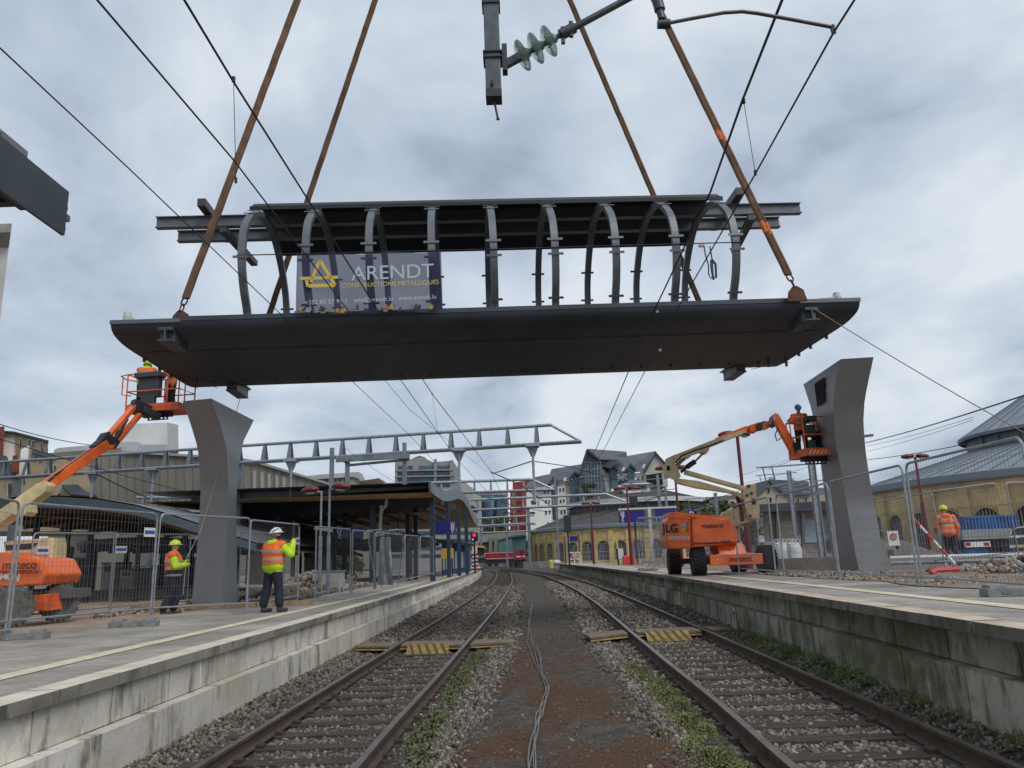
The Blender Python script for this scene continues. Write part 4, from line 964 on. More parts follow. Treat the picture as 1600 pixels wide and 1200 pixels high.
        if straps:
            s3 = MB(); s3.tube([c+R@V(.113, -.06, -.01), c+R@V(.112, -.02, .05), c+R@V(.08, .09, .085)], .009, 5); s3.tube([c+R@V(.11, .0, .02), c+R@V(.085, .02, -.10), c+R@V(.02, .08, -.14)], .007, 5); s3.tube([c+R@V(.10, -.1, .0), c+R@V(.09, -.02, -.10)], .007, 5)
            s3.box(-.02, .02, -.02, .02, -.015, .015) if 0 else None; s3.obox(c+R@V(0, .13, .09), R@V(.025, 0, 0), R@V(0, .02, 0), V(0, 0, .02)); s3.build('helmet_strap', blackp, root, local=True)
    return root
# photographer
person(V(-5.54, 17.79, .765), math.radians(-28), 'man in a white helmet with orange vest over yellow hoodie photographing on the left platform',
    J=dict(hipL=(-.10, .0, .92), knL=(-.15, -.02, .50), anL=(-.19, -.06, .10), hipR=(.10, 0, .92), knR=(.14, .05, .5), anR=(.18, .04, .10), toe=(.10, .12, 0), head=(.01, .03, 1.67), face=(.85, .5, .15),
           shR=(.20, .02, 1.42), elR=(.42, .10, 1.22), wrR=(.34, .24, 1.50), shL=(-.20, .02, 1.42), elL=(-.28, .16, 1.20), wrL=(.10, .34, 1.42)),
    up_m=hv_o, sleeve_m=hv_y, vest=True, helmet=helm_w, scale=1.02, beard=True, hood=True, straps=True, fit=1.45)
ph = thing('phone', (-5.54+.33, 17.79+.22, 2.35), 'dark phone held up by the man in the white helmet', 'phone')
b = MB(); q = V(-5.54, 17.79, .765)+Matrix.Rotation(math.radians(-28), 3, 'Z')@(V(.33, .30, 1.62)*1.02); b.obox(q, V(.03, .05, 0), V(.006, -.004, 0), V(0, 0, .035)); o = b.build('casing', blackp, ph)
# rope worker
fz = A(268, 962, 19.4)
person(V(fz.x, 19.4, fz.z), math.radians(-72), 'worker in a yellow helmet and orange vest pulling a rope beside the left pillar',
    J=dict(hipL=(-.10, .0, .92), knL=(-.12, .08, .50), anL=(-.12, .02, .10), knR=(.10, -.03, .5), anR=(.12, -.18, .10), chest=(0, -.03, 1.30), neck=(0, -.04, 1.50), head=(0, -.02, 1.66), face=(.0, 1, .05),
           shR=(.19, -.03, 1.42), elR=(.29, .05, 1.16), wrR=(.14, .26, 1.20), shL=(-.19, -.03, 1.42), elL=(-.28, .07, 1.16), wrL=(-.02, .26, 1.26)),
    up_m=hv_o, sleeve_m=hv_y, vest=True, helmet=helm_y, scale=1.0, lower_coat=navyc, fit=1.45, gloves=glove)
fz = A(1489, 884, 24.2)
person(V(fz.x, 24.2, fz.z), math.radians(-12), 'worker in an orange jacket and yellow helmet walking away on the right platform',
    J=dict(hipL=(-.1, 0, .92), knL=(-.1, .08, .5), anL=(-.1, .02, .10), knR=(.12, .10, .52), anR=(.15, -.22, .22), shL=(-.2, 0, 1.42), elL=(-.30, .04, 1.16), wrL=(-.26, .24, 1.02), shR=(.2, 0, 1.42), elR=(.28, -.06, 1.14), wrR=(.27, .02, .88), chest=(0, .03, 1.3), head=(0, .07, 1.65)),
    up_m=hv_o, helmet=helm_y, scale=1.02, fit=1.25, hood=True)

# ================================================================ boom lifts
def wheel(c, ax, r, w, parent, tm=None):
    c = Vector(c); ax = Vector(ax).normalized()
    t = MB(); t.lathe([(r*.60, -w/2*.9), (r*.80, -w/2), (r*.94, -w/2*.92), (r*.965, -w/2*.6), (r*.965, w/2*.6), (r*.94, w/2*.92), (r*.80, w/2), (r*.60, w/2*.9)], c, ax, 36)
    u = ax.cross(V(0, 0, 1)).normalized(); v_ = ax.cross(u)
    for k in range(22):
        for s_ in (-1, 1):
            a = 2*math.pi*(k+(.5 if s_ > 0 else 0))/22; rd = u*math.cos(a)+v_*math.sin(a); tg = -u*math.sin(a)+v_*math.cos(a)
            t.obox(c+rd*r*.965+ax*s_*w*.24+tg*.0, ax*w*.25+tg*.035*s_*.6, tg*.026, rd*.028)
    o = t.build('wheel', tm or black, parent, smooth=False)
    m_ = MB(); m_.lathe([(r*.62, -w*.40), (r*.60, w*.38), (r*.55, w*.42), (r*.50, w*.25), (r*.30, w*.18), (r*.26, w*.36), (r*.10, w*.40), (.01, w*.40)], c, ax, 28)
    for k in range(9):
        a = 2*math.pi*k/9; m_.lathe([(.014, 0), (.014, .02)], c+ax*w*.2+(u*math.cos(a)+v_*math.sin(a))*r*.38, ax, 6)
    m_.build('rim', mat("dusty_rim", (.30, .28, .25), .6, .2, .4, 8), o)
    m_ = MB(); m_.lathe([(r*.62, -w*.38), (r*.5, -w*.42), (r*.3, -w*.3), (.01, -w*.3)], c, ax, 20); m_.build('inner_rim', mat("dusty_rim", (0, 0, 0)), o)
    return o
def loft4(b, secs):
    vs = [p for s_ in secs for p in s_]; n = len(secs); k = len(secs[0])
    b.add(vs, [(i*k+j, i*k+(j+1) % k, (i+1)*k+(j+1) % k, (i+1)*k+j) for i in range(n-1) for j in range(k)]+[tuple(range(k))[::-1], tuple((n-1)*k+j for j in range(k))])
def basket(c, yaw, w, d, parent, m_=orange_d, hatch=False, kx=-.12, kw=1.0):   # c = floor centre
    R = Matrix.Rotation(yaw, 3, 'Z'); c = Vector(c); T = lambda x, y, z: c+R@V(x, y, z)
    k = MB(); hw, hd = w/2, d/2
    for z in (.1, .58, 1.1):
        k.tube([T(-hw, -hd, z), T(hw, -hd, z), T(hw, hd, z), T(-hw, hd, z), T(-hw, -hd, z)], .021, 8, cap=False)
    for x, y in ((-hw, -hd), (hw, -hd), (hw, hd), (-hw, hd), (.28*w, -hd), (-.1*w, hd), (0.3*w, hd)):
        k.tube([T(x, y, 0), T(x, y, 1.12)], .021, 8)
    k.tube([T(-hw, -hd, 1.1), T(-hw-.3, -hd+.1, 1.1), T(-hw-.3, -hd+.35, 1.05), T(-hw, -hd+.5, 1.0)], .019, 8); k.tube([T(-hw-.3, -hd+.2, 1.08), T(-hw-.3, -hd+.2, .55), T(-hw, -hd+.2, .5)], .019, 8)
    g = k.build('guard_rail', m_, parent, smooth=True)
    f_ = MB(); f_.obox(T(0, 0, .0), R@V(hw, 0, 0), R@V(0, hd, 0), V(0, 0, .02))
    for s_ in (-1, 1): f_.obox(T(0, s_*hd, .07), R@V(hw, 0, 0), R@V(0, .012, 0), V(0, 0, .11)); f_.obox(T(s_*hw, 0, .07), R@V(.012, 0, 0), R@V(0, hd, 0), V(0, 0, .11))
    f_.build('basket_floor', m_, parent)
    if hatch:
        h = MB()
        for i in range(7): 
            x = -.42*w+.84*w*i/7; h.prism([T(x, -hd-.016, .0), T(x+.05, -hd-.016, .0), T(x+.11, -hd-.016, .12), T(x+.06, -hd-.016, .12)], R@V(0, -.003, 0))
        h.build('hatched_tape', mat("pale_hatch", (.7, .6, .5), .6), parent)
    q = MB(); q.obox(T(kx*w, -hd+.12, 1.06), R@V(.42*kw, 0, 0), R@V(0, .16, 0), V(0, 0, .075)); q.obox(T(kx*w, -hd+.16, .70), R@V(.33*kw, 0, 0), R@V(0, .10, 0), V(0, 0, .30 if kw == 1 else .18)); q.obox(T(kx*w, -hd+.12, .22), R@V(.22*kw, 0, 0), R@V(0, .07, 0), V(0, 0, .2))
    q.build('control_console', mat("console_grey", (.045, .055, .06), .55), parent, bevel=.02)
    q = MB(); q.obox(T(0, -hd*.2, -.10), R@V(.45, 0, 0), R@V(0, .06, 0), V(0, 0, .07)); q.obox(T(0, -hd*.2, -.24), R@V(.32, 0, 0), R@V(0, .02, 0), V(0, 0, .015)); q.obox(T(0, -hd*.2, -.15), R@V(.34, 0, 0), R@V(0, .02, 0), V(0, 0, .015))
    for i in range(6): q.obox(T(-.3+.12*i, -hd*.2, -.19), R@V(.018, 0, 0), R@V(0, .02, 0), V(0, 0, .05))
    q.build('basket_mount', blackp, parent)
    return T
# ---- right boom lift
lr = thing('boom_lift', (6.5, 25.2, 1.06), 'orange and cream articulated boom lift standing on the right platform near its edge', 'boom lift', 'articulated boom lifts')
yw = math.radians(5); Rz = Matrix.Rotation(yw, 3, 'Z'); LC = V(6.50, 25.35, 1.06); T = lambda x, y, z: LC+Rz@V(x, y, z)
for x, y in ((-1.08, -1.05), (1.08, -1.05), (-1.14, 1.35), (1.08, 1.35)):
    a = Rz@V(-1 if x < 0 else 1, 0, 0)
    if x < 0: a = Matrix.Rotation(math.radians(-8), 3, 'Z')@a
    wheel(T(x, y, .415), a, .415, .40, lr)
b = MB(); b.obox(T(0, -1.38, .44), Rz@V(.83, 0, 0), Rz@V(0, .05, 0), V(0, 0, .16)); b.obox(T(0, .1, .5), Rz@V(.55, 0, 0), Rz@V(0, 1.4, 0), V(0, 0, .12)); 
b.prism([T(-.42, -1.2, .58), T(.45, -1.2, .58), T(.36, -1.05, .98), T(-.5, -1.05, .98)], Rz@V(0, .7, 0)); b.build('chassis', orange, lr, bevel=.015)
b = MB(); b.obox(T(0, -1.05, .42), Rz@V(1.0, 0, 0), Rz@V(0, .09, 0), V(0, 0, .09)); b.obox(T(0, 1.3, .42), Rz@V(1.0, 0, 0), Rz@V(0, .09, 0), V(0, 0, .09)); b.obox(T(0, 0, .92), Rz@V(.45, 0, 0), Rz@V(0, .45, 0), V(0, 0, .06)); b.build('axle', blackp, lr)
text_mesh("mateco", .24, T(.12, -1.436, .45), Rz@V(1, 0, 0), (0, 0, 1), mat("maroon_lettering", (.10, .008, .012), .5), 'lettering', lr, .001, shear=.15, bold=.006)
b = MB()
for x in (-.60, -.46, .50, .64): b.lathe([(.035, 0), (.035, .008)], T(x, -1.432, .45), Rz@V(0, -1, 0), 10)
b.build('tie_down_ring', mat("ring_grey", (.5, .42, .38), .5), lr)
# turntable hood, built from the corners seen in the photo
yh = -1.25
def hp(px, py, D): return A(px, py, D)
Df = 24.0
prof_f = [hp(1081, 856, Df), hp(1079, 812, Df), hp(1092, 806, Df), hp(1123, 808, Df), hp(1140, 811, Df), hp(1149, 824, Df), hp(1156, 838, Df), hp(1156.5, 848, Df), hp(1120, 853, Df)]
b = MB(); back = [V(p.x, Df+1.55, p.z) for p in prof_f]
cen = sum(prof_f, Vector())/len(prof_f)
inset = [p.lerp(V(cen.x, p.y, cen.z), .05)+V(0, -.07, 0) for p in prof_f]
loft4(b, [inset, prof_f, back])
b.build('engine_hood', orange, lr, smooth=True, bevel=.03)
# counterweight end on the left
b = MB()
c0 = [hp(1080.5, 857, Df-.02), hp(1079, 811.5, Df-.02), hp(1076, 806, Df-.02), hp(1046, 808, Df+.45), hp(1041, 812, Df+.5), hp(1041, 850, Df+.5), hp(1046, 858, Df+.45)]
loft4(b, [c0, [V(p.x+.05, p.y+1.3, p.z) for p in c0]]); b.build('counterweight', orange, lr, smooth=True, bevel=.04)
b = MB(); c0 = [hp(1045, 801, Df+.4), hp(1046, 809, Df+.35), hp(1078, 811, Df-.06), hp(1094, 812, Df-.06), hp(1086, 805, Df-.0), hp(1060, 800, Df+.3)]
loft4(b, [c0, [V(p.x+.05, p.y+1.4, p.z) for p in c0]]); b.prism([hp(1084, 808, Df-.08), hp(1143, 813, Df-.08), hp(1141, 808.5, Df-.02), hp(1122, 805.5, Df-.02), hp(1060, 800.5, Df+.3)], (0, 1.2, .0)); b.build('hood_cap', orange, lr, smooth=True, bevel=.02)
b = MB(); b.beam(hp(1083, 857, Df-.1), hp(1079.5, 812, Df-.1), .012, .012); b.beam(hp(1083, 850, Df-.085), hp(1155, 846.5, Df-.085), .01, .012); b.build('panel_gap', mat("gap_dark_red", (.08, .015, .008), .7), lr)
mt_l = mat("maroon_lettering", (0, 0, 0)); xd = (hp(1150, 822, Df)-hp(1090, 822, Df)).normalized()
text_mesh("mateco", .22, hp(1113, 821.5, Df-.085), (1, 0, -.0), (0, 0, 1), mt_l, 'lettering', lr, .001, shear=.15, bold=.004)
text_mesh("www.mateco.lu 340AJ", .13, hp(1112, 848, Df-.09), (1, 0, .0), (0, 0, 1), mt_l, 'lettering', lr, .001, bold=.003)
e1 = (hp(1076, 830, Df)-hp(1046, 830, Df+.45)).normalized()
text_mesh("JLG", .36, hp(1047, 826, Df+.38), e1, (0, 0, 1), blackp, 'lettering', lr, .001, bold=.012)
b = MB(); o_ = hp(1041.5, 843, Df+.46); 
for i in range(9):
    p = o_+e1*(.06+.085*i); b.prism([p+V(0, -.03, 0), p+e1*.05+V(0, -.03, 0), p+e1*.085+V(0, -.03, .11), p+e1*.035+V(0, -.03, .11)], (0, .004, 0))
b.build('hatched_stripe', mat("white_paint", (0, 0, 0)), lr)
b = MB(); p = hp(1064, 823, Df+.14); b.prism([p, p+e1*.2, p+e1*.2+V(0, 0, .1), p+V(0, 0, .1)], V(0, -.01, 0)); b.build('notice', mat("notice_pale", (.45, .45, .5), .6), lr)
b = MB(); p = hp(1065, 831, Df+.10); b.prism([p, p+e1*.16, p+e1*.16+V(0, 0, .12), p+V(0, 0, .12)], V(0, -.01, 0)); b.build('warning_sticker', mat("sticker_yellow", (.6, .45, .05), .6), lr)
# boom arms
def arm(pts, w, hs, m_, name, parent):
    b = MB()
    for i in range(len(pts)-1): b.beam(pts[i], pts[i+1], w, hs[i], w, hs[i+1])
    return b.build(name, m_, parent, bevel=.012)
Dt = 25.6; DK = 25.2
def plate(pxs, D, th, m_, name, parent, bevel=.01):
    b = MB(); b.prism([A(x, y, D) for x, y in pxs], (0, th, 0)); return b.build(name, m_, parent, bevel=bevel)
# riser between hood and knuckle
plate([(1130, 800), (1170, 789), (1176, 793), (1176, 800), (1140, 812), (1126, 808)], Dt, .25, cream, 'riser_arm', lr)
plate([(1128, 810), (1178, 799), (1184, 805), (1180, 812), (1150, 822), (1140, 825)], Dt-.1, .22, cream, 'riser_arm', lr)
plate([(1166, 757), (1181, 756), (1182, 775), (1187, 792), (1187, 811), (1168, 809), (1165, 790), (1161, 772)], DK+.25, .10, cream, 'knuckle_plate', lr)
plate([(1166, 757), (1181, 756), (1182, 775), (1187, 792), (1187, 811), (1168, 809), (1165, 790), (1161, 772)], DK-.32, .04, cream, 'knuckle_plate', lr)
b = MB()
for (x, y) in ((1170, 760), (1174, 771), (1167, 774), (1172, 806)): b.lathe([(.05, 0), (.05, .02)], A(x, y, DK-.325), (0, -1, 0), 12)
b.build('pivot_pin', mat("pin_dark", (.10, .08, .04), .5, .3), lr)
plate([(1174.5, 779), (1180, 779), (1181, 788), (1175, 788)], DK-.335, .01, mat("dark_opening", (0, 0, 0)), 'slot', lr, 0)
plate([(1072, 734), (1165, 760), (1165, 766), (1140, 759), (1071, 740)], DK-.15, .30, cream, 'upper_link', lr)
plate([(1055, 747), (1090, 751), (1165, 772), (1163, 780), (1158, 779), (1145, 770), (1090, 762), (1058, 754)], DK-.18, .34, cream, 'lower_link', lr)
b = MB(); b.tube([A(1152, 776, DK-.1), A(1158, 795, DK), A(1160, 815, DK)], .07, 8); b.build('hydraulic_hose', blackp, lr)
plate([(1040, 725), (1054, 723), (1059, 730), (1064, 744), (1058, 752), (1046, 747), (1039, 749), (1037, 742), (1035, 729)], DK-.30, .04, cream, 'knuckle_plate', lr)
plate([(1040, 725), (1054, 723), (1059, 730), (1064, 744), (1058, 752), (1046, 747), (1039, 749), (1037, 742), (1035, 729)], DK+.26, .04, cream, 'knuckle_plate', lr)
plate([(1042, 728), (1046.5, 727.5), (1047, 735), (1042, 735)], DK-.31, .01, mat("dark_opening", (0, 0, 0)), 'slot', lr, 0)
plate([(1042, 716), (1048, 713), (1120, 685), (1165, 671), (1166, 676), (1110, 698), (1107, 705), (1104, 709), (1098, 707), (1095, 706), (1081, 711), (1078, 715), (1070, 715), (1063, 718), (1054, 725), (1044, 727)], DK-.20, .38, cream, 'main_boom', lr)
plate([(1119, 684), (1164, 666), (1172, 665), (1174, 671), (1160, 676), (1124, 691)], DK-.14, .26, orange, 'telescope_boom', lr)
b = MB(); b.tube([A(1056, 723, DK-.22), A(1065, 712, DK-.22), A(1085, 704, DK-.22), A(1108, 697, DK-.22), A(1130, 688, DK-.22)], .025, 6); b.tube([A(1162, 676, DK-.2), A(1165, 680, DK-.2), A(1170, 677, DK-.2)], .02, 6); b.tube([A(1215, 670, 23.2), A(1211, 680, 23.2), A(1214, 689, 23.2), A(1221, 684, 23.2)], .018, 6); b.build('hydraulic_hose', blackp, lr)
b = MB(); b.tube([A(1064, 738, DK-.02), A(1074, 729, DK-.02)], .05, 10); b.tube([A(1073, 730, DK-.02), A(1086, 721, DK-.02)], .085, 12); b.build('lift_cylinder', blackp, lr, smooth=True)
b = MB(); b.tube([A(1085, 722, DK-.02), A(1099, 708, DK-.02)], .035, 8); b.tube([A(1056, 728, DK+.05), A(1070, 716, DK+.05)], .06, 8); b.build('cylinder_rod', galv, lr, smooth=True)
plate([(1172, 664), (1184, 660), (1190, 659), (1190, 669), (1182, 675), (1172, 674)], DK-.25, .4, orange_d, 'boom_head', lr)
plate([(1184, 661), (1196, 657), (1200, 664), (1193, 671), (1186, 672)], 24.5, .3, blackp, 'rotator', lr)
plate([(1195, 660), (1208, 653), (1210, 662), (1203, 668), (1196, 671)], 24.0, .26, orange_d, 'jib_link', lr)
plate([(1207, 650), (1212, 645), (1217, 648), (1218, 660), (1211, 667), (1206, 662)], 23.5, .34, blackp, 'rotator', lr)
plate([(1211, 646), (1216, 646), (1243, 692), (1247, 705), (1244, 712), (1240, 711), (1216, 668), (1212, 656)], 23.1, .22, orange, 'jib', lr)
plate([(1240, 691), (1250, 690), (1252, 700), (1248, 710), (1244, 708)], 23.0, .3, blackp, 'rotator', lr)
bc = A(1271, 714, 23.0); basket((bc.x, 23.0, bc.z+.02), math.radians(4), .96, 1.15, lr, hatch=True, kx=-.22, kw=.42)
# ---- people in the right basket
fl_ = bc.z+.04
person(V(A(1254, 700, 23.1).x, 23.1, fl_-.02), math.radians(172), 'worker in a blue helmet and orange jacket at the controls of the right basket',
    J=dict(shR=(.2, 0, 1.42), elR=(.30, .03, 1.2), wrR=(.14, .25, 1.12), shL=(-.2, 0, 1.42), elL=(-.3, .03, 1.2), wrL=(-.12, .26, 1.12), face=(0, 1, -.35)), up_m=hv_o, helmet=helm_b, scale=.89, fit=1.15)
person(V(A(1279, 700, 23.2).x, 23.2, fl_-.03), math.radians(-70), 'worker in an orange jacket bending over in the right basket beside the steel pillar',
    J=dict(pel=(0, -.08, .90), chest=(0, .08, 1.20), neck=(0, .20, 1.36), head=(0, .30, 1.46), face=(0, .8, -.6), shL=(-.19, .15, 1.30), shR=(.19, .15, 1.30), elL=(-.24, .27, 1.06), elR=(.24, .27, 1.06), wrL=(-.12, .42, .96), wrR=(.12, .42, .96), hipL=(-.1, -.12, .84), hipR=(.1, -.12, .84), knL=(-.12, .06, .48), knR=(.12, .06, .48), anL=(-.12, -.06, .1), anR=(.12, -.06, .1)), up_m=hv_o, helmet=None, scale=.89, fit=1.15, hood=True)

# ---- left boom lift
wl1, wl2 = A(18, 947, 17.4), A(91, 941, 18.6)
ll = thing('boom_lift', (wl1.x-.5, 17.9, .74), 'orange and cream articulated boom lift behind the fences at the left edge', 'boom lift', 'articulated boom lifts')
axw = V(.62, -.78, 0)
for c, r in ((wl1, .43), (wl2, .415)):
    wheel(c, V(.78, -.62, 0), r, .36, ll, mat('dusty_tyre', (.13, .125, .115), .9, 0, .4, 7))
wheel(V(wl1.x-1.3, wl1.y+.6, wl1.z), axw, .42, .36, ll) if 0 else None
plate([(-60, 917), (-60, 862), (8, 863), (60, 874), (72, 898), (64, 914), (20, 917)], 17.7, 1.5, orange, 'engine_hood', ll, bevel=.04)
plate([(38, 930), (72, 928), (72, 955), (38, 954)], 17.9, .8, orange_d, 'chassis', ll, bevel=.02)
plate([(-40, 924), (110, 920), (110, 935), (-40, 938)], 18.4, .9, mat("chassis_grey", (.10, .10, .10), .7), 'axle', ll)
text_mesh("mateco", .26, A(30, 883, 17.64), (1, 0, -.02), (0, 0, 1), mt_l, 'lettering', ll, .001, shear=.15, bold=.004)
text_mesh("www.mateco.lu", .17, A(24, 893, 17.64), (1, 0, -.02), (0, 0, 1), mt_l, 'lettering', ll, .001, bold=.003)
text_mesh("340AJ", .21, A(14, 901, 17.64), (1, 0, -.02), (0, 0, 1), white_p, 'lettering', ll, .001, bold=.004)
plate([(5, 846), (80, 840), (82, 850), (80, 908), (70, 908), (60, 872), (8, 866)], 18.6, .6, cream, 'turret_plate', ll)
plate([(8, 852), (60, 848), (50, 858), (10, 860)], 18.59, .02, blackp, 'slot', ll, 0)
plate([(-60, 838), (-60, 815), (42, 784), (43, 800), (36, 806), (18, 804), (0, 818)], 18.2, .4, cream, 'riser_arm', ll)
plate([(-20, 810), (48, 762), (56, 756), (70, 752), (73, 758), (70, 768), (62, 775), (20, 804), (-20, 824)], 18.6, .40, cream, 'main_boom', ll)
b = MB(); a0, a1 = A(66, 763, 18.9), A(166, 694, 20.3)
b.beam(a0, a1, .26, .24); b.build('telescope_boom', orange, ll, bevel=.015)
b = MB(); b.beam(a0+V(.1, 0, .16), a1+V(0, 0, .14), .10, .05); b.tube([A(86, 742, 19), A(120, 720, 19.6), A(160, 690, 20.2), A(167, 676, 20.3), A(172, 676, 20.4)], .025, 6); b.build('hydraulic_hose', blackp, ll)
b = MB(); k0 = A(160, 693, 20.3); k1 = A(176, 688, 20.4); b.beam(A(148, 704, 20.1), A(162, 692, 20.3), .3, .3); b.beam(A(165, 695, 20.35), A(173, 683, 20.45), .34, .46); b.build('rotator', blackp, ll, bevel=.03)
b = MB(); b.beam(A(169, 682, 20.4), A(212, 632, 21.6), .16, .12); b.build('jib', orange, ll, bevel=.01)
b = MB(); b.beam(A(176, 698, 20.4), A(218, 648, 21.6), .14, .12); b.lathe([(.06, -.1), (.06, .1)], A(176, 699, 20.4), (0, 1, 0), 12); b.build('jib', orange, ll, bevel=.01)
b = MB(); b.tube([A(177, 692, 20.42), A(188, 674, 20.8)], .075, 10); b.tube([A(188, 674, 20.8), A(199, 655, 21.2)], .04, 8); b.build('lift_cylinder', blackp, ll, smooth=True)
b = MB(); b.beam(A(205, 632, 21.5), A(232, 644, 21.9), .25, .35); b.beam(A(222, 640, 21.7), A(250, 652, 22.0), .3, .2); b.build('rotator', blackp, ll, bevel=.03)
bl = A(250, 645, 22.3); basket((bl.x, 22.3, bl.z+.02), math.radians(-8), 1.65, .85, ll)
person(V(A(226, 600, 22.4).x, 22.4, bl.z+.03), math.radians(12), 'worker in orange and yellow hi-vis bending at the left basket, half hidden by the bridge',
    J=dict(pel=(0, -.08, .9), chest=(0, .06, 1.2), neck=(0, .16, 1.36), head=(-.02, .26, 1.45), face=(0, .9, -.3), shL=(-.19, .12, 1.30), shR=(.19, .12, 1.30), elL=(-.26, .3, 1.3), wrL=(-.2, .5, 1.35), elR=(.27, .3, 1.25), wrR=(.2, .5, 1.3), hipL=(-.1, -.06, .88), hipR=(.1, -.06, .88)), up_m=hv_o, sleeve_m=hv_y, vest=True, helmet=helm_y, scale=1.04, hood=True)
person(V(A(268, 600, 22.5).x, 22.5, bl.z+.03), math.radians(150), 'worker in an orange jacket and dark trousers at the right side of the left basket',
    J=dict(shR=(.2, 0, 1.42), elR=(.28, .12, 1.2), wrR=(.2, .35, 1.2)), up_m=hv_o, helmet=helm_y, scale=.92)

# ================================================================ construction fences
fencem = mat("fence_tube", (.33, .35, .37), .45, .5, .2, 8)
def fence_mesh():
    r = thing('mesh_fence', (0, 0, 0), '', 'fence')
    b = MB(); w, h, rr = 3.45, 2.0, .021
    pts = [V(0, 0, 0), V(0, 0, h-.14)]+[V(.14-.14*math.cos(a), 0, h-.14+.14*math.sin(a)) for a in np.linspace(.3, math.pi/2, 5)]+[V(w-.14+.14*math.sin(a), 0, h-.14+.14*math.cos(a)) for a in np.linspace(0, math.pi/2, 6)]+[V(w, 0, 0)]
    b.tube(pts, rr, 8); b.tube([(0, 0, .15), (w, 0, .15)], .017, 8)
    b.build('tube_frame', fencem, r, local=True, smooth=True)
    g = MB()
    for i in range(1, 36): x = w*i/36; g.beam((x, 0, .15), (x, 0, h), .0034, .0034)
    for i in range(1, 9): z = .15+(h-.15)*i/9; g.beam((0, -.004, z), (w, -.004, z), .0034, .0034)
    tag(g.build('wire_mesh', mat("mesh_wire", (.15, .155, .165), .7, .2), r, local=True))
    return r
F0 = fence_mesh(); usedF = [False]
def fence(p1, D1, p2, D2, z, label, group='temporary site fence panels', plaque=None, zz2=None):
    (x1, y1_), (x2, y2) = p1, p2
    a = A(x1, y1_, D1); c = A(x2, y2, D2)
    o = F0 if not usedF[0] else copy_tree(F0); usedF[0] = True
    z1 = a.z if z is None else z; z2 = c.z if z is None else z
    d = V(c.x-a.x, c.y-a.y, 0); o.location = (a.x, a.y, z1); o.rotation_euler = (0, -math.atan2(z2-z1, d.length), math.atan2(d.y, d.x)); o.scale = (d.length/3.45, 1, 1)
    tag(o, label, 'fence', group)
    if plaque is not None:
        b = MB(); R_ = Matrix.Rotation(math.atan2(d.y, d.x), 3, 'Z'); q = V(a.x, a.y, z1)+R_@V(d.length*plaque, -.03, 1.6)
        b.obox(q, R_@V(.16, 0, 0), R_@V(0, .004, 0), V(0, 0, .09)); b.cur = 1; b.obox(q+R_@V(0, -.006, 0), R_@V(.14, 0, 0), R_@V(0, .003, 0), V(0, 0, .035))
        u = b.build('plate', [white_p, mat("plate_blue", (.03, .10, .4), .5)], None)
        u.parent = o; u.matrix_parent_inverse = (Matrix.LocRotScale(o.location, o.rotation_euler, o.scale)).inverted()
    return o
fence((-150, 1013), 9.6, (8, 986), 12.5, None, 'fence panel cut off by the left edge of the picture')
fence((14, 985), 12.6, (235, 962), 15.8, None, 'fence panel on the left platform in front of the orange lift body', plaque=.93)
fence((238, 962), 15.8, (384, 953), 17.6, None, 'fence panel in front of the left steel pillar and the rope worker')
fence((386, 955), 17.7, (465, 940), 21.0, None, 'fence panel behind the man in the white helmet', plaque=.93)
fence((492, 936), 22.2, (547, 927), 25.3, None, 'fence panel beside the two silver lamp posts')
fence((550, 927), 25.5, (584, 921), 28.2, None, 'fence panel in front of the rubble heap, left of the leaning panels')
fence((586, 921), 28.3, (630, 911), 33.4, None, 'fence panel next to the pale leaning sheet')
fence((633, 911), 33.6, (655, 905.5), 37.2, None, 'fence panel under the blue track number sign, nearer one')
fence((657, 905), 37.4, (678, 900), 41.5, None, 'fence panel under the blue track number sign, farther one')
fence((40, 972), 18.2, (170, 958), 20.4, None, 'inner fence panel beyond the left boom lift wheels', plaque=.1)
fence((173, 958), 20.5, (292, 948), 22.4, None, 'inner fence panel behind the rope worker', plaque=.06)
fence((372, 938), 23.6, (432, 932), 25.5, None, 'inner fence panel right behind the left steel pillar')
fence((1155, 896), 23.6, (1213, 902), 19.9, None, 'fence panel beside the right boom lift wheels')
fence((1226, 901), 19.7, (1311, 906), 16.4, None, 'fence panel in front of the white bulk bags')
fence((1313, 906), 16.3, (1436, 916), 13.1, None, 'fence panel crossing in front of the right steel pillar')
fence((1442, 916), 13.0, (1640, 935), 9.8, None, 'tall near fence panel at the right edge of the picture')
fence((1380, 887), 24.5, (1476, 883), 21.6, None, 'inner fence panel between the right steel pillar and the orange jacket worker')
fence((1482, 883), 21.5, (1588, 872), 20.9, None, 'inner fence panel in front of the blue container truck')
fence((1592, 872), 21.0, (1690, 868), 21.5, None, 'inner fence panel at the far right edge by the white car')
fence((1190, 890), 30.5, (1160, 880), 35, None, 'small far fence panel behind the right boom lift')
# stacked and leaning panels
for k, (xa, ya, xb, yb, D1_, D2_, lab) in enumerate(((1002, 884, 1042, 888, 33, 31.5, 'front fence panel of the stack left of the orange lift'), (1004, 883, 1046, 885, 33.6, 32.3, 'middle fence panel of the stack left of the orange lift'), (1008, 882, 1040, 884, 34.5, 33.2, 'rear fence panel of the stack left of the orange lift'), (1012, 888, 1030, 890, 31.3, 30.5, 'fence panel leaning across the stack left of the orange lift'))):
    o = fence((xa, ya), D1_, (xb, yb), D2_, None, lab, 'stacked fence panels'); o.rotation_euler.x = math.radians((-8, 6, 10, -18)[k])
for k, (xa, xb, lab) in enumerate(((588, 612, 'pair of leaning fence panels, left one beside the pale sheet'), (596, 622, 'pair of leaning fence panels, right one beside the pale sheet'))):
    o = fence((xa, 918), 27.6+k*.3, (xb, 914), 28.6+k*.3, None, lab, 'leaning fence panels'); o.rotation_euler.x = math.radians(-10+20*k)
b = MB(); rows = []
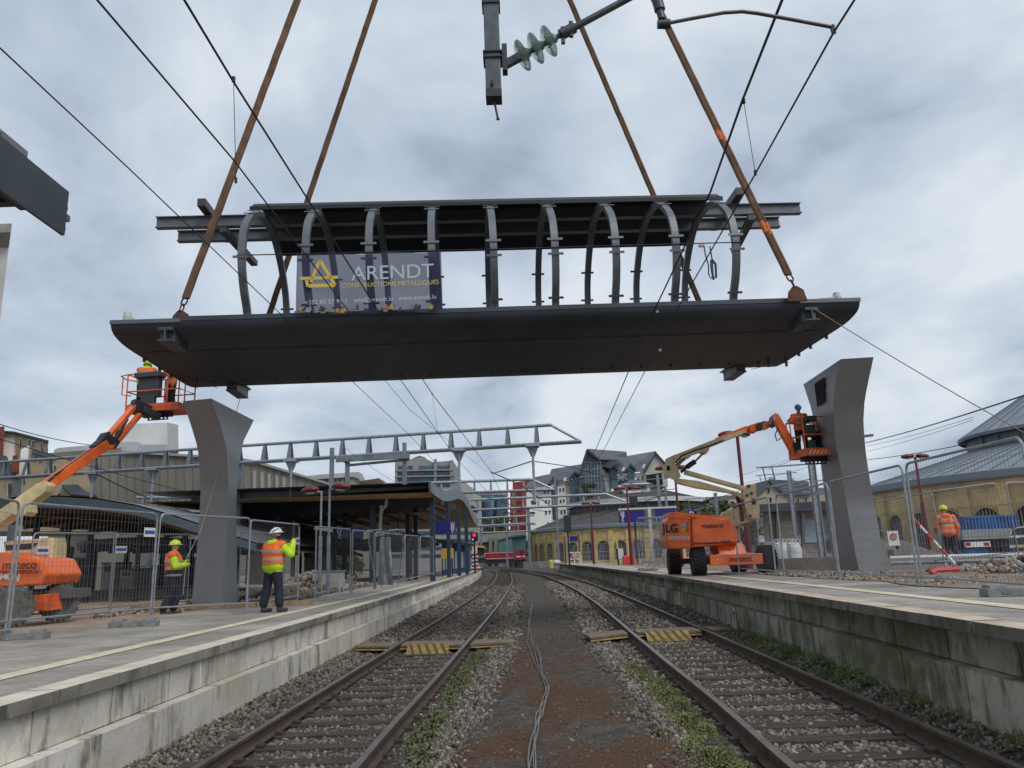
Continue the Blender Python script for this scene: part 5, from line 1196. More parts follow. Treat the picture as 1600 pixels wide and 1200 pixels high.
for j in range(9):
    w = j/8; rows.append([A(590+4*w+(24-8*w)*i/8+(8-14*w)*.0, 914-75*w, 28+.25*math.sin(i*1.3+w*4)*.3) for i in range(9)])
b.sheet(rows); rows = [[p+V(0, .03, 0) for p in r] for r in rows]; b.sheet(rows)
tag(b.build('plastic_sheet', mat("grey_plastic_sheet", (.36, .37, .38), .6, 0, .3, 2.5, .6, 6), smooth=True), 'pale grey sheet leaning between two fence panels on the left platform', 'sheet')
# concrete feet
footm = mat("fence_foot_grey", (.22, .225, .225), .85, 0, .3, 8, .2, 40)
def foot(c, yaw, label, z=None):
    R_ = Matrix.Rotation(yaw, 3, 'Z'); c = Vector(c); b = MB()
    T_ = lambda x, y, z_: c+R_@V(x, y, z_)
    for x in (-.27, .27): b.prism([T_(x-.12, -.12, 0), T_(x+.12, -.12, 0), T_(x+.10, -.09, .14), T_(x-.10, -.09, .14)], R_@V(0, .22, 0))
    b.obox(T_(0, 0, .05), R_@V(.42, 0, 0), R_@V(0, .115, 0), V(0, 0, .05)); 
    for x in (-.2, .2): b.obox(T_(x, -.119, .05), R_@V(.05, 0, 0), R_@V(0, .004, 0), V(0, 0, .02))
    return tag(b.build('fence_foot', footm, bevel=.012), label, 'fence foot', 'grey fence foot blocks')
foot(G(30, 999, .76), .18, 'long grey fence foot at the left edge of the platform'); foot(G(-22, 1006, .76), .18, 'fence foot cut off by the left edge') if 0 else None
foot(G(209, 979, .76), .10, 'grey fence foot under the post in front of the left pillar')
foot(G(1580, 931, 1.06)+V(.1, 0, 0), -.1, 'grey fence foot at the right edge of the right platform')
foot(G(1012, 892, 1.06), .1, 'grey fence foot under the stacked panels')
# ================================================================ station canopies
soff = mat("timber_soffit", (0, 0, 0)); dk = mat("canopy_dark_steel", (.018, .022, .03), .6, .2); roofg = mat("canopy_roof_zinc", (.16, .175, .19), .45, .4, .2, 2)
# near canopy corner at the top left
X0 = -8.0
P1 = AX(108, 300, X0); P2 = AX(108, 373, X0)
cn = thing('platform_canopy', (X0-4, P1.y-2, P2.z), 'dark blue grey canopy corner jutting in at the upper left edge', 'canopy', 'station platform canopies')
b = MB(); yb_ = P1.y-8; b.box(X0-.06, X0, yb_, P1.y, P2.z, P1.z); b.build('fascia', mat('near_canopy_slate', (.035, .048, .058), .5, .1, .2, 1.5), cn)
b = MB(); b.box(X0-9, X0-.02, yb_, P1.y-1.2, P1.z+.02, P1.z+.13); b.tube([(X0-.08, yb_, P1.z+.06), (X0-.08, P1.y-1.9, P1.z+.06)], .09, 10); b.build('roof_sheet', roofg, cn)
zs_ = P2.z+.42
b = MB(); b.box(X0-9, X0-.07, yb_, P1.y-.5, zs_, zs_+.05); b.build('soffit', wood, cn)
b = MB()
for k in range(6): y = P1.y-.75-k*1.3; b.box(X0-9, X0-.08, y-.09, y+.09, zs_-.16, zs_-.003)
b.box(X0-.45, X0-.25, yb_, P1.y-.6, zs_-.2, zs_-.002); b.build('rafter', dk, cn)
b = MB(); q = P1.y
b.box(X0-.12, X0-.02, q, q+.05, P1.z-.35, P1.z-.28); b.box(X0-.10, X0+.01, q, q+.10, P1.z-.55, P1.z-.44); b.box(X0-.08, X0-.03, q, q+.06, P1.z-.74, P1.z-.68); b.build('end_bracket', steel_mid, cn)
# pale building with a cornice under it
D = 27; c1 = A(33, 373, D); c2 = A(14, 385, D)
bd = thing('corner_building', (c2.x-6, D+6, 0), 'pale building corner with a projecting cornice under the upper left canopy', 'building')
plaster = mat("pale_plaster", (.50, .49, .45), .85, 0, .18, .7)
b = MB(); b.prism([V(c2.x-14, D, 0), V(c2.x, D, 0), V(c2.x, D, c2.z), V(c2.x-14, D, c2.z)], (-11, 13, 0)); b.build('wall', plaster, bd)
b = MB(); b.prism([V(c2.x, D-.0, c2.z-.05), V(c1.x, D-.6, c1.z), V(c1.x, D-.6, c1.z+.35), V(c1.x-14, D-.6, c1.z+.35), V(c1.x-14, D-.0, c2.z-.05)], (-11, 13, 0)); b.build('cornice', mat("cornice_grey", (.30, .29, .27), .8, 0, .3, 1.5), bd)
b = MB(); b.box(c2.x-2.6, c2.x-.45, D-.03, D, c2.z-3.2, c2.z-.9); b.build('window', darkglass, bd)
b = MB(); b.box(c2.x-.45, c2.x-.35, D-.08, D, c2.z-9, c2.z-.8); b.box(c2.x-2.7, c2.x-2.6, D-.06, D, c2.z-3.3, c2.z-.8); b.build('drainpipe', mat("pale_pipe", (.55, .55, .55), .5), bd)

# far left arched canopy
def arch_canopy(name, pts_top, pts_bot, D0, depth, label, posts=(), soff_m=wood, fa=lblue, ribs=8):
    c = A(pts_top[0][0], pts_top[0][1], D0)
    t = thing(name, (c.x, D0, 0.3), label, 'canopy', 'station platform canopies')
    top = [A(x, y, D0) for x, y in pts_top]; bot = [A(x, y, D0) for x, y in pts_bot]
    b = MB(); b.prism(top+bot[::-1], (0, .08, 0)); b.build('fascia', fa, t)
    b = MB(); b.sheet([[p+V(0, .0, 0) for p in top], [p+V(0, depth, 0) for p in top]]); b.sheet([[p+V(0, 0, .06) for p in top], [p+V(0, depth, .06) for p in top]]); b.build('roof_sheet', roofg, t)
    b = MB(); b.sheet([[p+V(0, .08, .04) for p in bot], [p+V(0, depth, .04) for p in bot]]); b.build('soffit', soff_m, t)
    for k in range(ribs):
        b = MB(); y = .5+k*(depth-1)/(ribs-1)
        for i in range(len(bot)-1): b.beam(bot[i]+V(0, y, -.06), bot[i+1]+V(0, y, -.06), .16, .2)
        b.build('rib', mat("rib_brown", (.09, .05, .03), .7), t)
    for (x, ytop, ybot, r) in posts:
        for kk in range(3):
            a = A(x, ytop, D0+1.5+kk*depth*.38); b = MB(); b.box(a.x-r, a.x+r, a.y-r, a.y+r, .3, a.z+.3); b.build('post', dk, t)
    return t
arch_canopy('platform_canopy', [(-120, 800), (-40, 785), (30, 778), (90, 776), (150, 780), (210, 790), (265, 805), (330, 826), (400, 850)],
            [(-120, 812), (-40, 800), (30, 795), (60, 793), (150, 797), (210, 805), (262, 818), (330, 840), (400, 862)], 34, 24, 'long low arched canopy with blue grey edge behind the left boom lift',
            posts=((60, 800, 940, .10), (110, 800, 940, .08), (145, 800, 940, .10), (220, 806, 940, .08), (290, 825, 940, .1)))
# wavy canopies further back (blue edged)
arch_canopy('platform_canopy', [(368, 832), (390, 824), (425, 822), (460, 824), (490, 838), (520, 846), (560, 846), (600, 838), (640, 832)],
            [(368, 838), (390, 832), (425, 829), (460, 831), (490, 846), (520, 855), (560, 854), (600, 846), (640, 840)], 52, 20, 'wavy blue edged canopy far behind the man in the white helmet', ribs=5,
            posts=((390, 830, 900, .12), (470, 832, 900, .1), (540, 850, 900, .1), (600, 845, 900, .1)))
arch_canopy('platform_canopy', [(120, 848), (180, 842), (240, 840), (300, 846), (340, 850)], [(120, 860), (180, 856), (240, 854), (300, 860), (340, 864)], 48, 14, 'low dark canopy seen through the fences left of the left pillar', ribs=5,
            posts=((150, 850, 920, .12), (200, 850, 920, .12), (255, 850, 920, .12), (300, 850, 920, .12)))
# middle canopy, the roof of the left platform
Dm = 36
mc = thing('platform_canopy', (-13, 42, .76), 'dark station canopy with timber soffit and wavy metal end over the left platform', 'canopy', 'station platform canopies')
tl, tr_ = A(340, 776, 42), A(672, 755, 42)
nx = 46; b = MB(); cor = []
# corrugated dark front edge
for i in range(nx+1):
    u = i/nx; p = A(300+372*u, 779-24*u+.0, 42); cor.append(p)
b.prism([cor[0]+V(0, -.1, .12), cor[-1]+V(0, -.1, .12), cor[-1]+V(0, -.1, -.26), cor[0]+V(0, -.1, -.26)], (0, .25, 0)); b.build('gutter_edge', mat('gutter_zinc', (.17, .215, .24), .45, .3, .25, 1.5), mc)
b = MB(); rows = []
for j in range(2):
    rows.append([cor[0].lerp(cor[-1], i/120)+V(0, .2+j*.02, -.26-(.06+.05*math.sin(i*1.9))*j-.0) for i in range(121)])
b.sheet(rows); a_ = cor[0]+V(0, .2, -.26); c_ = cor[-1]+V(0, .2, -.26)
b.sheet([[a_, c_], [a_+V(0, 1.6, -.55), c_+V(0, 1.6, -.55)], [a_+V(0, 1.9, -.95), c_+V(0, 1.9, -.9)]])
b.build('corrugated_underside', dk, mc)
b = MB(); z0_ = -1.15
b.prism([cor[0]+V(0, 2.0, -.98), cor[-1]+V(-.2, 2.0, -.93), cor[-1]+V(-.2, 16, -.6), cor[0]+V(0, 16, -.6)], (0, 0, .05)); b.build('soffit', wood, mc)
b = MB(); b.prism([cor[0]+V(0, 0, .03), cor[-1]+V(0, 0, .03), cor[-1]+V(0, 18, .5), cor[0]+V(0, 18, .5)], (0, 0, .08)); b.build('roof_sheet', roofg, mc)
for k in range(9):
    u = .10+.86*k/8; p = cor[0].lerp(cor[-1], u); b = MB(); b.box(p.x-.12, p.x+.12, 44, 57, p.z-1.28, p.z-1.02); b.build('rafter', dk, mc)
b = MB()
for k in range(10): y = 47+k*.9; b.beam(V(cor[-1].x-4.2, y, cor[-1].z-1.28), V(cor[-1].x-.6, y, cor[-1].z-1.26), .25, .03)
b.build('louvre', mat("pale_louvre", (.35, .34, .3), .7), mc)
# wavy end band with timber under it
wt = [(673, 753), (680, 760), (690, 766), (700, 767), (712, 763), (722, 768), (730, 778), (736, 792), (742, 806), (748, 814)]
wb = [(674, 769), (682, 776), (693, 783), (704, 783), (716, 779), (724, 783), (731, 794), (737, 808), (742, 818), (747, 824)]
XW = -4.4; ext_ = V(-15, 0, 0)
top = [AX(x, y, XW) for x, y in wt]; bot = [AX(x, y, XW) for x, y in wb]
b = MB(); b.prism(top+bot[::-1], (-.12, 0, 0)); b.build('wavy_fascia', mat("wavy_zinc", (.24, .28, .30), .4, .5, .2, 3), mc)
b = MB(); b.sheet([bot, [p+ext_ for p in bot]]); b.build('curved_soffit', mat("curved_timber", (.42, .27, .14), .7, 0, .25, 2, stretch=(5, .3, 1)), mc)
b = MB(); b.sheet([top, [p+ext_ for p in top]]); b.build('curved_roof', roofg, mc)
def cpost(px, ytop, D, zb, r, m_, parent, nm='post'):
    a = A(px, ytop, D); b = MB(); b.box(a.x-r, a.x+r, a.y-r, a.y+r, zb, a.z); return b.build(nm, m_, parent)
bluep = mat("post_dark_blue", (.02, .04, .07), .5)
for px, yt, D, r, m_ in ((432, 798, 45, .14, bluep), (460, 798, 47, .10, dk), (524, 795, 47, .10, dk), (539, 795, 49, .10, dk), (583, 790, 44, .16, bluep), (637, 785, 47, .12, dk), (649, 783, 49, .12, dk), (675, 782, 43, .14, bluep), (700, 790, 52, .12, bluep), (716, 792, 56, .13, bluep), (728, 800, 62, .14, bluep)):
    cpost(px, yt, D, .76, r, m_, mc)
b = MB()
for px, yt, yb2, D in ((459, 815, 905, 46), (596, 790, 838, 43)): b.tube([A(px, yt, D), A(px-3, yb2, D)], .09, 10)
b.tube([A(604, 780, 43), A(603, 790, 43), A(597, 796, 43), A(596, 802, 43)], .09, 10); b.build('downpipe', mat("cream_pipe", (.42, .40, .35), .5), mc)
b = MB(); b.lathe([(.12, 0), (.12, .25)], A(690, 790, 44), (0, 0, 1), 10); b.beam(A(700, 791, 44), A(712, 792, 44), .2, .35); b.build('speaker', mat("lamp_dark", (.05, .05, .05), .5), mc)

# ================================================================ signs, lamps, signals, masts
def panel_sign(x0, y0, x1, y1, D, label, txt=None, tx=0, ty=0, ts=.5, posts=(), group='blue station signs', m_=navy, zb=None, frame=True):
    a = A(x0, y0, D); c = A(x1, y1, D); t = thing('station_sign', ((a.x+c.x)/2, D, min(a.z, c.z)), label, 'sign', group)
    w = c.x-a.x; h = a.z-A(x0, y1, D).z; zt = a.z
    b = MB(); b.box(a.x, c.x, D, D+.18, zt-h, zt); b.build('panel', m_, t, bevel=.01)
    for i, (s, u, v, sz) in enumerate(txt or ()): text_mesh(s, sz, (a.x+w*u, D-.006, zt-h*v), (1, 0, 0), (0, 0, 1), mat("sign_white", (.62, .62, .7), .5), 'lettering', t, .002, bold=.012*sz)
    for (px, py0, py1, r) in posts:
        p0 = A(px, py0, D+.1); p1 = A(px, py1, D+.1); b = MB(); b.tube([p0, (p0.x, p0.y, p1.z)], r, 8); b.build('post', dk, t)
    return t
panel_sign(528, 824, 567, 842, 44, 'blue track 7 sign hanging under the canopy behind the fences', (("7", .09, .42, .55), ("C", .09, .82, .28)), posts=((546, 797, 824, .04),))
panel_sign(617, 826, 626.5, 835.5, 45, 'square dark blue sign with the letter D under the canopy', (("D", .5, .5, .42),), posts=((622, 800, 826, .03),))
panel_sign(672, 816, 712, 835, 46, 'large blue track 8 sign under the wavy end of the left canopy', (("Voie", .88, .12, .14), ("8", .88, .48, .48), ("D", .88, .84, .2)), posts=((705, 782, 816, .03),))
panel_sign(207, 849, 215, 860, 46, 'small dark sign with the letter D seen through the left fence', (("D", .5, .5, .36),), m_=mat("sign_black", (.02, .02, .03), .5))
panel_sign(92, 855, 112, 872, 46, 'blue sign seen through the left fence beside the orange lift', None)
panel_sign(475, 854, 492, 870, 50, 'small blue sign low behind the silver lamp posts', None)
panel_sign(967, 798, 1008, 817, 60, 'blue track 9 sign hung from the white bar on the right platform', (("Voie", .12, .12, .22), ("9", .13, .48, .66), ("D", .13, .85, .28)))
panel_sign(1023, 795, 1056, 814, 60, 'blank blue sign partly hidden by the orange boom lift', None)
panel_sign(890, 838, 903, 846, 92, 'small blue sign far down the right platform', None, posts=((904, 834, 882, .06), (882, 838, 882, .06)))
panel_sign(1075, 797, 1086, 808, 58, 'blue sign with the letter D sticking up behind the orange hood', (("D", .5, .6, .5),))
b = MB(); a, c = A(966, 796, 60), A(1058, 792, 60); b.beam(a, c, .14, .14); p = A(1014, 793, 60); b.box(p.x-.12, p.x+.12, 59.9, 60.1, 1.06, p.z)
tag(b.build('sign_gantry', mat("sign_frame_cream", (.50, .50, .46), .5)), 'cream T shaped frame carrying two blue signs on the right platform', 'sign frame')
def lamp(pxt, pyt, pxb, D, zb, heads, label, pole_m, r=.06, seg2=None):
    a = A(pxt, pyt, D); foot_ = A(pxb, 880, D); t = thing('platform_lamp', (foot_.x, D, zb), label, 'lamp post', 'platform lamp posts with red heads')
    b = MB(); x = foot_.x; b.tube([(x, D, zb), (x, D, zb+(a.z-zb)*.55)], r*1.35, 10); b.tube([(x, D, zb+(a.z-zb)*.54), (x, D, a.z)], r*.8, 10); b.build('pole', pole_m, t, smooth=True)
    for (dx, ln) in heads:
        b = MB(); c = V(x+dx, D, a.z+.05); n = 14; vs = []
        R_ = Matrix.Rotation(.10*(1 if dx > 0 else -1), 3, 'Y')
        b.ell(c, ln/2, .22, .14, 14, 8, R_); b.build('lamp_head', red_l, t, smooth=True)
        b = MB(); b.ell(c-V(0, 0, .10), ln*.3, .15, .07, 12, 6); b.build('lamp_glass', mat("lamp_glass_pale", (.5, .5, .5), .4), t, smooth=True)
        b = MB(); b.tube([V(x, D, a.z-.05), c-V(0, 0, .02)], .035, 6); b.build('lamp_arm', pole_m, t)
    return t
lamp(505, 767, 500, 30, .76, ((-.45, .72),), 'silver pole with a red lamp head, left one of the pair on the left platform', galv, .05)
lamp(518, 763, 513, 28.5, .76, ((.42, .72),), 'silver pole with a red lamp head, right one of the pair on the left platform', galv, .05)
lamp(922, 787, 928, 78, 1.0, ((-.5, .9), (.55, .9)), 'red lamp post with two heads beside the small blue sign down the right platform', red_l, .09)
lamp(976, 764, 987, 58, 1.0, ((-.55, 1.0), (.6, 1.0)), 'red lamp post with two heads behind the track 9 sign', red_l, .085)
lamp(1052, 732, 1066, 43, 1.0, ((-.65, .95), (.4, .7)), 'red lamp post behind the elbow of the right boom lift', red_l, .075)
lamp(1146, 680, 1172, 31, 1.0, ((-.42, .75), (.3, .5)), 'tall red lamp post passing behind the main boom of the right lift', red_l, .085)
lamp(1429, 714, 1455, 44, .9, ((-.42, .8), (.42, .8)), 'slim red lamp post in front of the yellow depot on the right', red_l, .085)
# catenary masts on the right
for (xt, yt, xb, D, lab) in ((1266, 718, 1288, 36, 'grey H section mast under the right basket, left one'), (1289, 716, 1308, 33, 'grey H section mast under the right basket, right one'), (1238, 735, 1243, 60, 'thin far mast behind the white bulk bags')):
    p = A(xt, yt, D); q = A(xb, 880, D); t = thing('line_mast', (q.x, D, .8), lab, 'mast', 'catenary masts on the right')
    w = .14; b = MB(); x = (p.x+q.x)/2; b.box(x-w, x+w, D-.02, D+.02, .6, p.z); b.box(x-w-.0, x-w+.025, D-.13, D+.13, .6, p.z); b.box(x+w-.025, x+w, D-.13, D+.13, .6, p.z); b.build('mast_column', galv, t)
    b = MB(); b.beam((x-2.6, D, p.z-.3), (x+.6, D, p.z-.18), .06, .06); b.beam((x-2.0, D, p.z-1.2), (x, D, p.z-.9), .05, .05); b.beam((x-.6, D, p.z-1.5), (x+.9, D, p.z-1.5), .12, .10); b.tube([(x-2.3, D, p.z-.3), (x-2.2, D, p.z-1.0)], .03, 6); b.build('bracket_arm', galv_d, t)
for (xt, yt, xb, D, lab) in ((1028, 742, 1036, 95, 'grey catenary mast above the right end of the blue sign frame'), (1041, 760, 1046, 110, 'thin grey mast just behind the elbow of the right boom lift'), (868, 740, 872, 120, 'thin mast in front of the white houses'), (640, 770, 643, 80, 'thin mast above the end of the left canopy'), (1120, 770, 1124, 85, 'grey mast between the two cream links of the right boom lift')):
    p = A(xt, yt, D); q = A(xb, 870, D); t = thing('line_mast', (q.x, D, .5), lab, 'mast', 'distant catenary masts'); x = (p.x+q.x)/2
    b = MB(); b.box(x-.16, x+.16, D-.16, D+.16, .4, p.z); b.build('mast_column', galv_d, t); b = MB(); b.beam((x-3.5, D, p.z-.6), (x+1.5, D, p.z-.4), .1, .1); b.beam((x-3.2, D, p.z-1.9), (x, D, p.z-1.3), .08, .08); b.beam((x-3, D, p.z-.6), (x-2.9, D, p.z-1.9), .06, .06); b.build('bracket_arm', galv_d, t)
for (x0, x1, D1_, D2_, lab) in ((898, 921, 86, 84, 'far fence panel left of the first red lamp post on the right platform'), (931, 954, 80, 78, 'far fence panel between the two red lamp posts'), (992, 1000, 62, 58, 'narrow far fence panel right of the red barrier block')):
    a = G(x0, 880, 1.0); fence((x0, 882), D1_, (x1, 881), D2_, None, lab, 'far fence panels')
for (p, q, D1_, D2_, lab) in (((845, 760), (1040, 738), 100, 80, 'wire crossing in front of the large white house'), ((850, 800), (1060, 770), 100, 80, 'wire crossing the dark depot roof'), ((900, 812), (1030, 776), 90, 75, 'slanting wire over the dark depot roof'), ((745, 772), (860, 800), 60, 80, 'wire in front of the red block'), ((150, 740), (300, 800), 40, 50, 'slanting wire above the arched canopy'), ((1060, 790), (1160, 765), 80, 70, 'wire behind the riser of the right lift')):
    line('span_wire', [A(*p, D1_), A(*q, D2_)], .03, wire_m, lab, 'wire', sag=.2)
def signal(px, py0, py1, D, label, red=False):
    a = A(px, py0, D); t = thing('signal_post', (a.x, D, .8), label, 'signal', None)
    b = MB(); b.tube([(a.x, D, .6), (a.x, D, a.z)], .08, 8); b.build('post', dk, t)
    h = a.z-A(px, py1, D).z; b = MB(); b.box(a.x-.35, a.x+.35, D-.15, D+.1, a.z-h, a.z); b.build('signal_head', blackp, t, bevel=.03)
    if red:
        b = MB(); b.lathe([(.16, 0), (.16, .02)], V(a.x, D-.16, a.z-h*.3), (0, -1, 0), 14); b.build('red_light', mat("signal_red_light", (1, .02, .05), .4, emit=1.2), t)
        b = MB(); b.lathe([(.09, 0), (.09, .02)], V(a.x-.15, D-.16, a.z-h*.78), (0, -1, 0), 12); b.build('white_light', mat("signal_violet_light", (.4, .3, 1), .4, emit=.8), t)
signal(741, 832, 846, 75, 'railway signal showing a red light at the end of the left platform', True)
signal(886, 805, 832, 78, 'dark signal on a post in front of the middle yellow depot')
signal(989, 775, 790, 66, 'dark signal above the track 9 sign')

# ================================================================ overhead gantries
def gantry(pl, pr_, ztop, dz, taper, label, nst, r=.10, drops=(), legs=(), cat='gantry', stw=.22):
    pl, pr_ = Vector(pl), Vector(pr_)
    t = thing('line_gantry', (pr_.x, pr_.y, 0.5), label, cat, 'overhead line gantries')
    up_ = V(0, 0, dz); e = (pr_-pl).normalized()
    for nm, o in (('lower_chord', V(0, 0, 0)), ('upper_chord', up_)):
        b = MB(); 
        for s_ in ((-.22, .22) if nm == 'lower_chord' else (0,)):
            n_ = V(-e.y, e.x, 0)*s_; b.tube([pl+o+n_, (pr_+n_ if nm == 'lower_chord' else pr_-e*taper+o)], r*(1.0 if s_ == 0 else .85), 10)
        if nm == 'upper_chord' and taper: b.tube([pr_-e*taper+o, pr_], r*.8, 8)
        b.build(nm, galv, t, smooth=True)
    L_ = (pr_-pl).length-taper
    for k in range(nst):
        c = pl+e*(L_*(k+.5)/nst); b = MB(); n_ = V(-e.y, e.x, 0)
        b.prism([c-n_*.24-e*stw/2, c-n_*.24+e*stw/2, c-n_*.24+e*stw*.3+up_+n_*.2, c-n_*.24-e*stw*.3+up_+n_*.2], n_*.05); b.prism([c+n_*.24-e*stw/2, c+n_*.24+e*stw/2, c+n_*.24+e*stw*.3+up_-n_*.2, c+n_*.24-e*stw*.3+up_-n_*.2], n_*.05); b.build('strut', galv_d, t)
    for (u, ln) in drops:
        c = pl+e*((pr_-pl).length*u); b = MB(); b.tube([c, c-V(0, 0, ln)], r*.8, 10); b.prism([c+V(-.35, 0, 0), c+V(.35, 0, 0), c+V(.1, 0, -.6), c+V(-.1, 0, -.6)], (0, .06, 0)); b.box(c.x-.35, c.x+.35, c.y-.35, c.y+.35, c.z-.12, c.z-.02); b.build('drop_post', galv, t, smooth=False)
    for (u, zb) in legs:
        c = pl+e*((pr_-pl).length*u); b = MB(); b.box(c.x-.16, c.x+.16, c.y-.16, c.y+.16, zb, c.z); b.build('leg', galv_d, t)
    return t
pr_ = G(908, 690, 7.4); pl = V(-38, 46.2, 7.4)
def uof(px): # fraction on the gantry at photo column
    best = min(range(1001), key=lambda k: abs(proj(pl.lerp(pr_, k/1000))[0]-px)); return best/1000
gantry(pl, pr_, 0, .95, 1.5, 'long tubular gantry crossing the picture behind the left pillar, pointed at its right end', 27, .085, drops=((uof(717), 2.0), (uof(832), 2.9), (uof(455), 2.2), (uof(145), 3.0), (uof(240), 2.2)), legs=((uof(28), .3), (uof(375), .5)))
# dark post pieces and the lower cross boom on that gantry
b = MB()
for (x, y0_, y1__) in ((519, 700, 762), (632, 692, 757), (543, 715, 760)): p = A(x, y0_, 39.5); q = A(x, y1__, 39.5); b.box(p.x-.10, p.x+.10, 39.4, 39.6, q.z, p.z)
b.beam(A(545, 727, 39.5), A(640, 718, 39.5), .12, .12); b.beam(A(530, 718, 39.6), A(548, 726, 39.6), .1, .1); b.beam(A(525, 718, 39.3), A(640, 712, 39.3), .2, .28)
tag(b.build('cross_boom', galv_d), 'weathered cross boom and posts clamped to the long gantry near its middle', 'cross boom')
gantry(A(600, 774, 70), A(866, 765, 70), 0, 1.0, 2.0, 'second tubular gantry above the end of the left canopy', 9, .13, drops=((.42, 1.2),))
gantry(A(735, 797, 85), A(985, 786, 85), 0, 1.1, 2.6, 'third gantry, in front of the white houses and pointed at the right', 9, .14, drops=(), legs=((.36, .5),))
gantry(A(742, 822, 105), A(835, 817, 105), 0, 1.0, 0, 'fourth gantry, small and low behind the red signal', 5, .13, legs=((.1, .5), (.9, .5)))
gantry(A(745, 833, 125), A(838, 829, 125), 0, 1.0, 0, 'fifth gantry, farthest and lowest over the tracks', 5, .13, legs=((.5, .5),))
gantry(A(212, 800, 60), A(318, 800, 60), 0, 1.1, 0, 'lattice beam above the arched canopy, left of the left pillar', 5, .12, legs=((.25, .5),))
gantry(A(376, 824, 75), A(520, 815, 75), 0, 1.3, 0, 'pale far lattice beam seen under the middle canopy', 9, .13)
line('span_wire', [A(770, 740, 50), A(830, 721, 38.5)], .03, wire_m, 'dark stay wire from the left catenary up to the gantry drop post', 'wire')
line('span_wire', [A(766, 737, 50), A(812, 757, 50), A(860, 790, 60)], .035, wire_m, 'dark stay wire from the left catenary down toward the white houses', 'wire')
line('span_wire', [A(836, 721, 38.5), A(890, 729, 48), A(990, 757, 60)], .025, wire_m, 'stay wire from the gantry drop post across the white houses', 'wire')
line('span_wire', [A(760, 737, 50), A(640, 640, 30), A(585, 575, 22)], .008, wire_m, 'thin second wire beside the left catenary below the bridge', 'wire')
# wires at left and right edges
for (p, q, D1_, D2_, r, lab) in (((0, 663), (140, 695), 30, 38, .018, 'wire over the houses at the left edge, upper one'), ((0, 686), (320, 775), 30, 45, .018, 'wire over the houses at the left edge, lower one'),
        ((1352, 692), (1612, 614), 60, 26, .03, 'thick wire slanting up in front of the depot lantern'), ((1355, 697), (1520, 652), 60, 36, .012, 'thin wire just below the thick one at the right'), ((1356, 705), (1520, 656), 60, 36, .012, 'lowest thin wire below the thick one at the right'),
        ((1200, 733), (1275, 700), 60, 45, .015, 'wire from the masts up under the right jib'), ((1357, 718), (1508, 694), 70, 50, .03, 'dark wire running behind the slim red lamp post'), ((1150, 745), (1262, 706), 75, 55, .012, 'faint wire behind the upper cream arm'), ((1140, 760), (1290, 722), 75, 55, .012, 'faint wire behind the lower cream arm'),
        ((1360, 742), (1612, 672), 14.5, 9.8, .0, ''), ((985, 800), (1035, 785), 80, 70, .03, 'wire above the track 9 sign'), ((430, 700), (560, 690), 60, 50, .0, ''), ((560, 740), (700, 640), 60, 50, .0, ''), ((540, 700), (620, 755), 55, 60, .012, 'thin diagonal wire beside the weathered cross boom')):
    if r: line('span_wire', [A(*p, D1_), A(*q, D2_)], r, wire_m, lab, 'wire', sag=.1)

# ================================================================ buildings
def prism_px(b, pts, D, depth): b.prism([A(x, y, D) for x, y in pts], (0, depth, 0)); return b
def bpart(name, pts, D, depth, m_, parent):
    P_ = [A(x, y, D) for x, y in pts]; cx = sum(p.x for p in P_)/len(P_); k = cx/D if abs(cx/D) > .2 and depth > .9 else 0
    b = MB(); b.prism(P_, (k*depth, depth, 0)); return b.build(name, m_, parent)
def wins(rects, D, parent, m_=darkglass, frame=None, pro=.08):
    for (x0, y0, x1, y1) in rects:
        b = MB(); sk = -.035*(x1-x0)
        prism_px(b, [(x0, y0), (x1, y0+sk), (x1+.035*(y1-y0)*.6, y1+sk), (x0+.035*(y1-y0)*.6, y1)], D-pro, pro*.9); o = b.build('window', m_, parent)
        if frame:
            b = MB(); prism_px(b, [(x0-.5, y0-.5), (x1+.5, y0-.5+sk), (x1+.5, y1+.5+sk), (x0-.5, y1+.5)], D-pro*.5, pro*.4); b.build('frame', frame, o)
def building(name, label, pos, cat='building', group=None): return thing(name, pos, label, cat, group)
brown_r = mat("brown_render", (.27, .215, .145), .9, 0, .2, .25); whiter = mat("white_render", (.86, .84, .78), .85, 0, .12, .3); slate = mat("slate_roof", (.085, .095, .115), .6, 0, .25, .5); redbrick = mat("red_brick_chimney", (.20, .05, .035), .9, 0, .3, 2)
conc_b = mat("board_concrete", (.21, .20, .165), .9, 0, .25, .18, stretch=(1, 1, .3)); tan = mat("tan_render", (.34, .27, .17), .9, 0, .2, .3); capm = mat("roof_edge_dark", (.05, .05, .055), .7)
# left: houses
D = 95; h1 = building('town_house', 'brown house with a white side wall and flat roof at the far left', A(40, 700, D))
bpart('side_wall', [(3, 673), (23, 675), (28, 790), (0, 790)], D, 14, whiter, h1)
bpart('wall', [(23, 675), (75, 690), (76, 800), (28, 800)], D-.3, 14, brown_r, h1)
bpart('roof_edge', [(7, 673), (22, 674), (76, 688), (76, 691), (22, 677), (7, 675)], D-.6, 14.5, capm, h1)
wins([(30.5, 685, 33, 697), (44, 687, 47.5, 695), (50, 688.5, 53.5, 696.5), (63, 692, 66, 705)], D-.35, h1, frame=white_p)
bpart('chimney', [(-10, 668), (7, 666), (5, 712), (-10, 712)], D-2, 3, redbrick, h1)
D = 80; h2 = building('town_house', 'tan house with a white gable and rows of narrow windows above the arched canopy', A(60, 770, D))
bpart('side_wall', [(33, 702), (46, 696), (43, 745), (28, 745)], D, 10, whiter, h2)
bpart('wall', [(46, 698), (52, 704), (90, 714), (140, 725), (150, 830), (-20, 830), (-20, 745), (44, 745)], D-.2, 10, tan, h2)
bpart('roof', [(-20, 712), (10, 712), (26, 742), (-20, 747)], D-.5, 10, slate, h2)
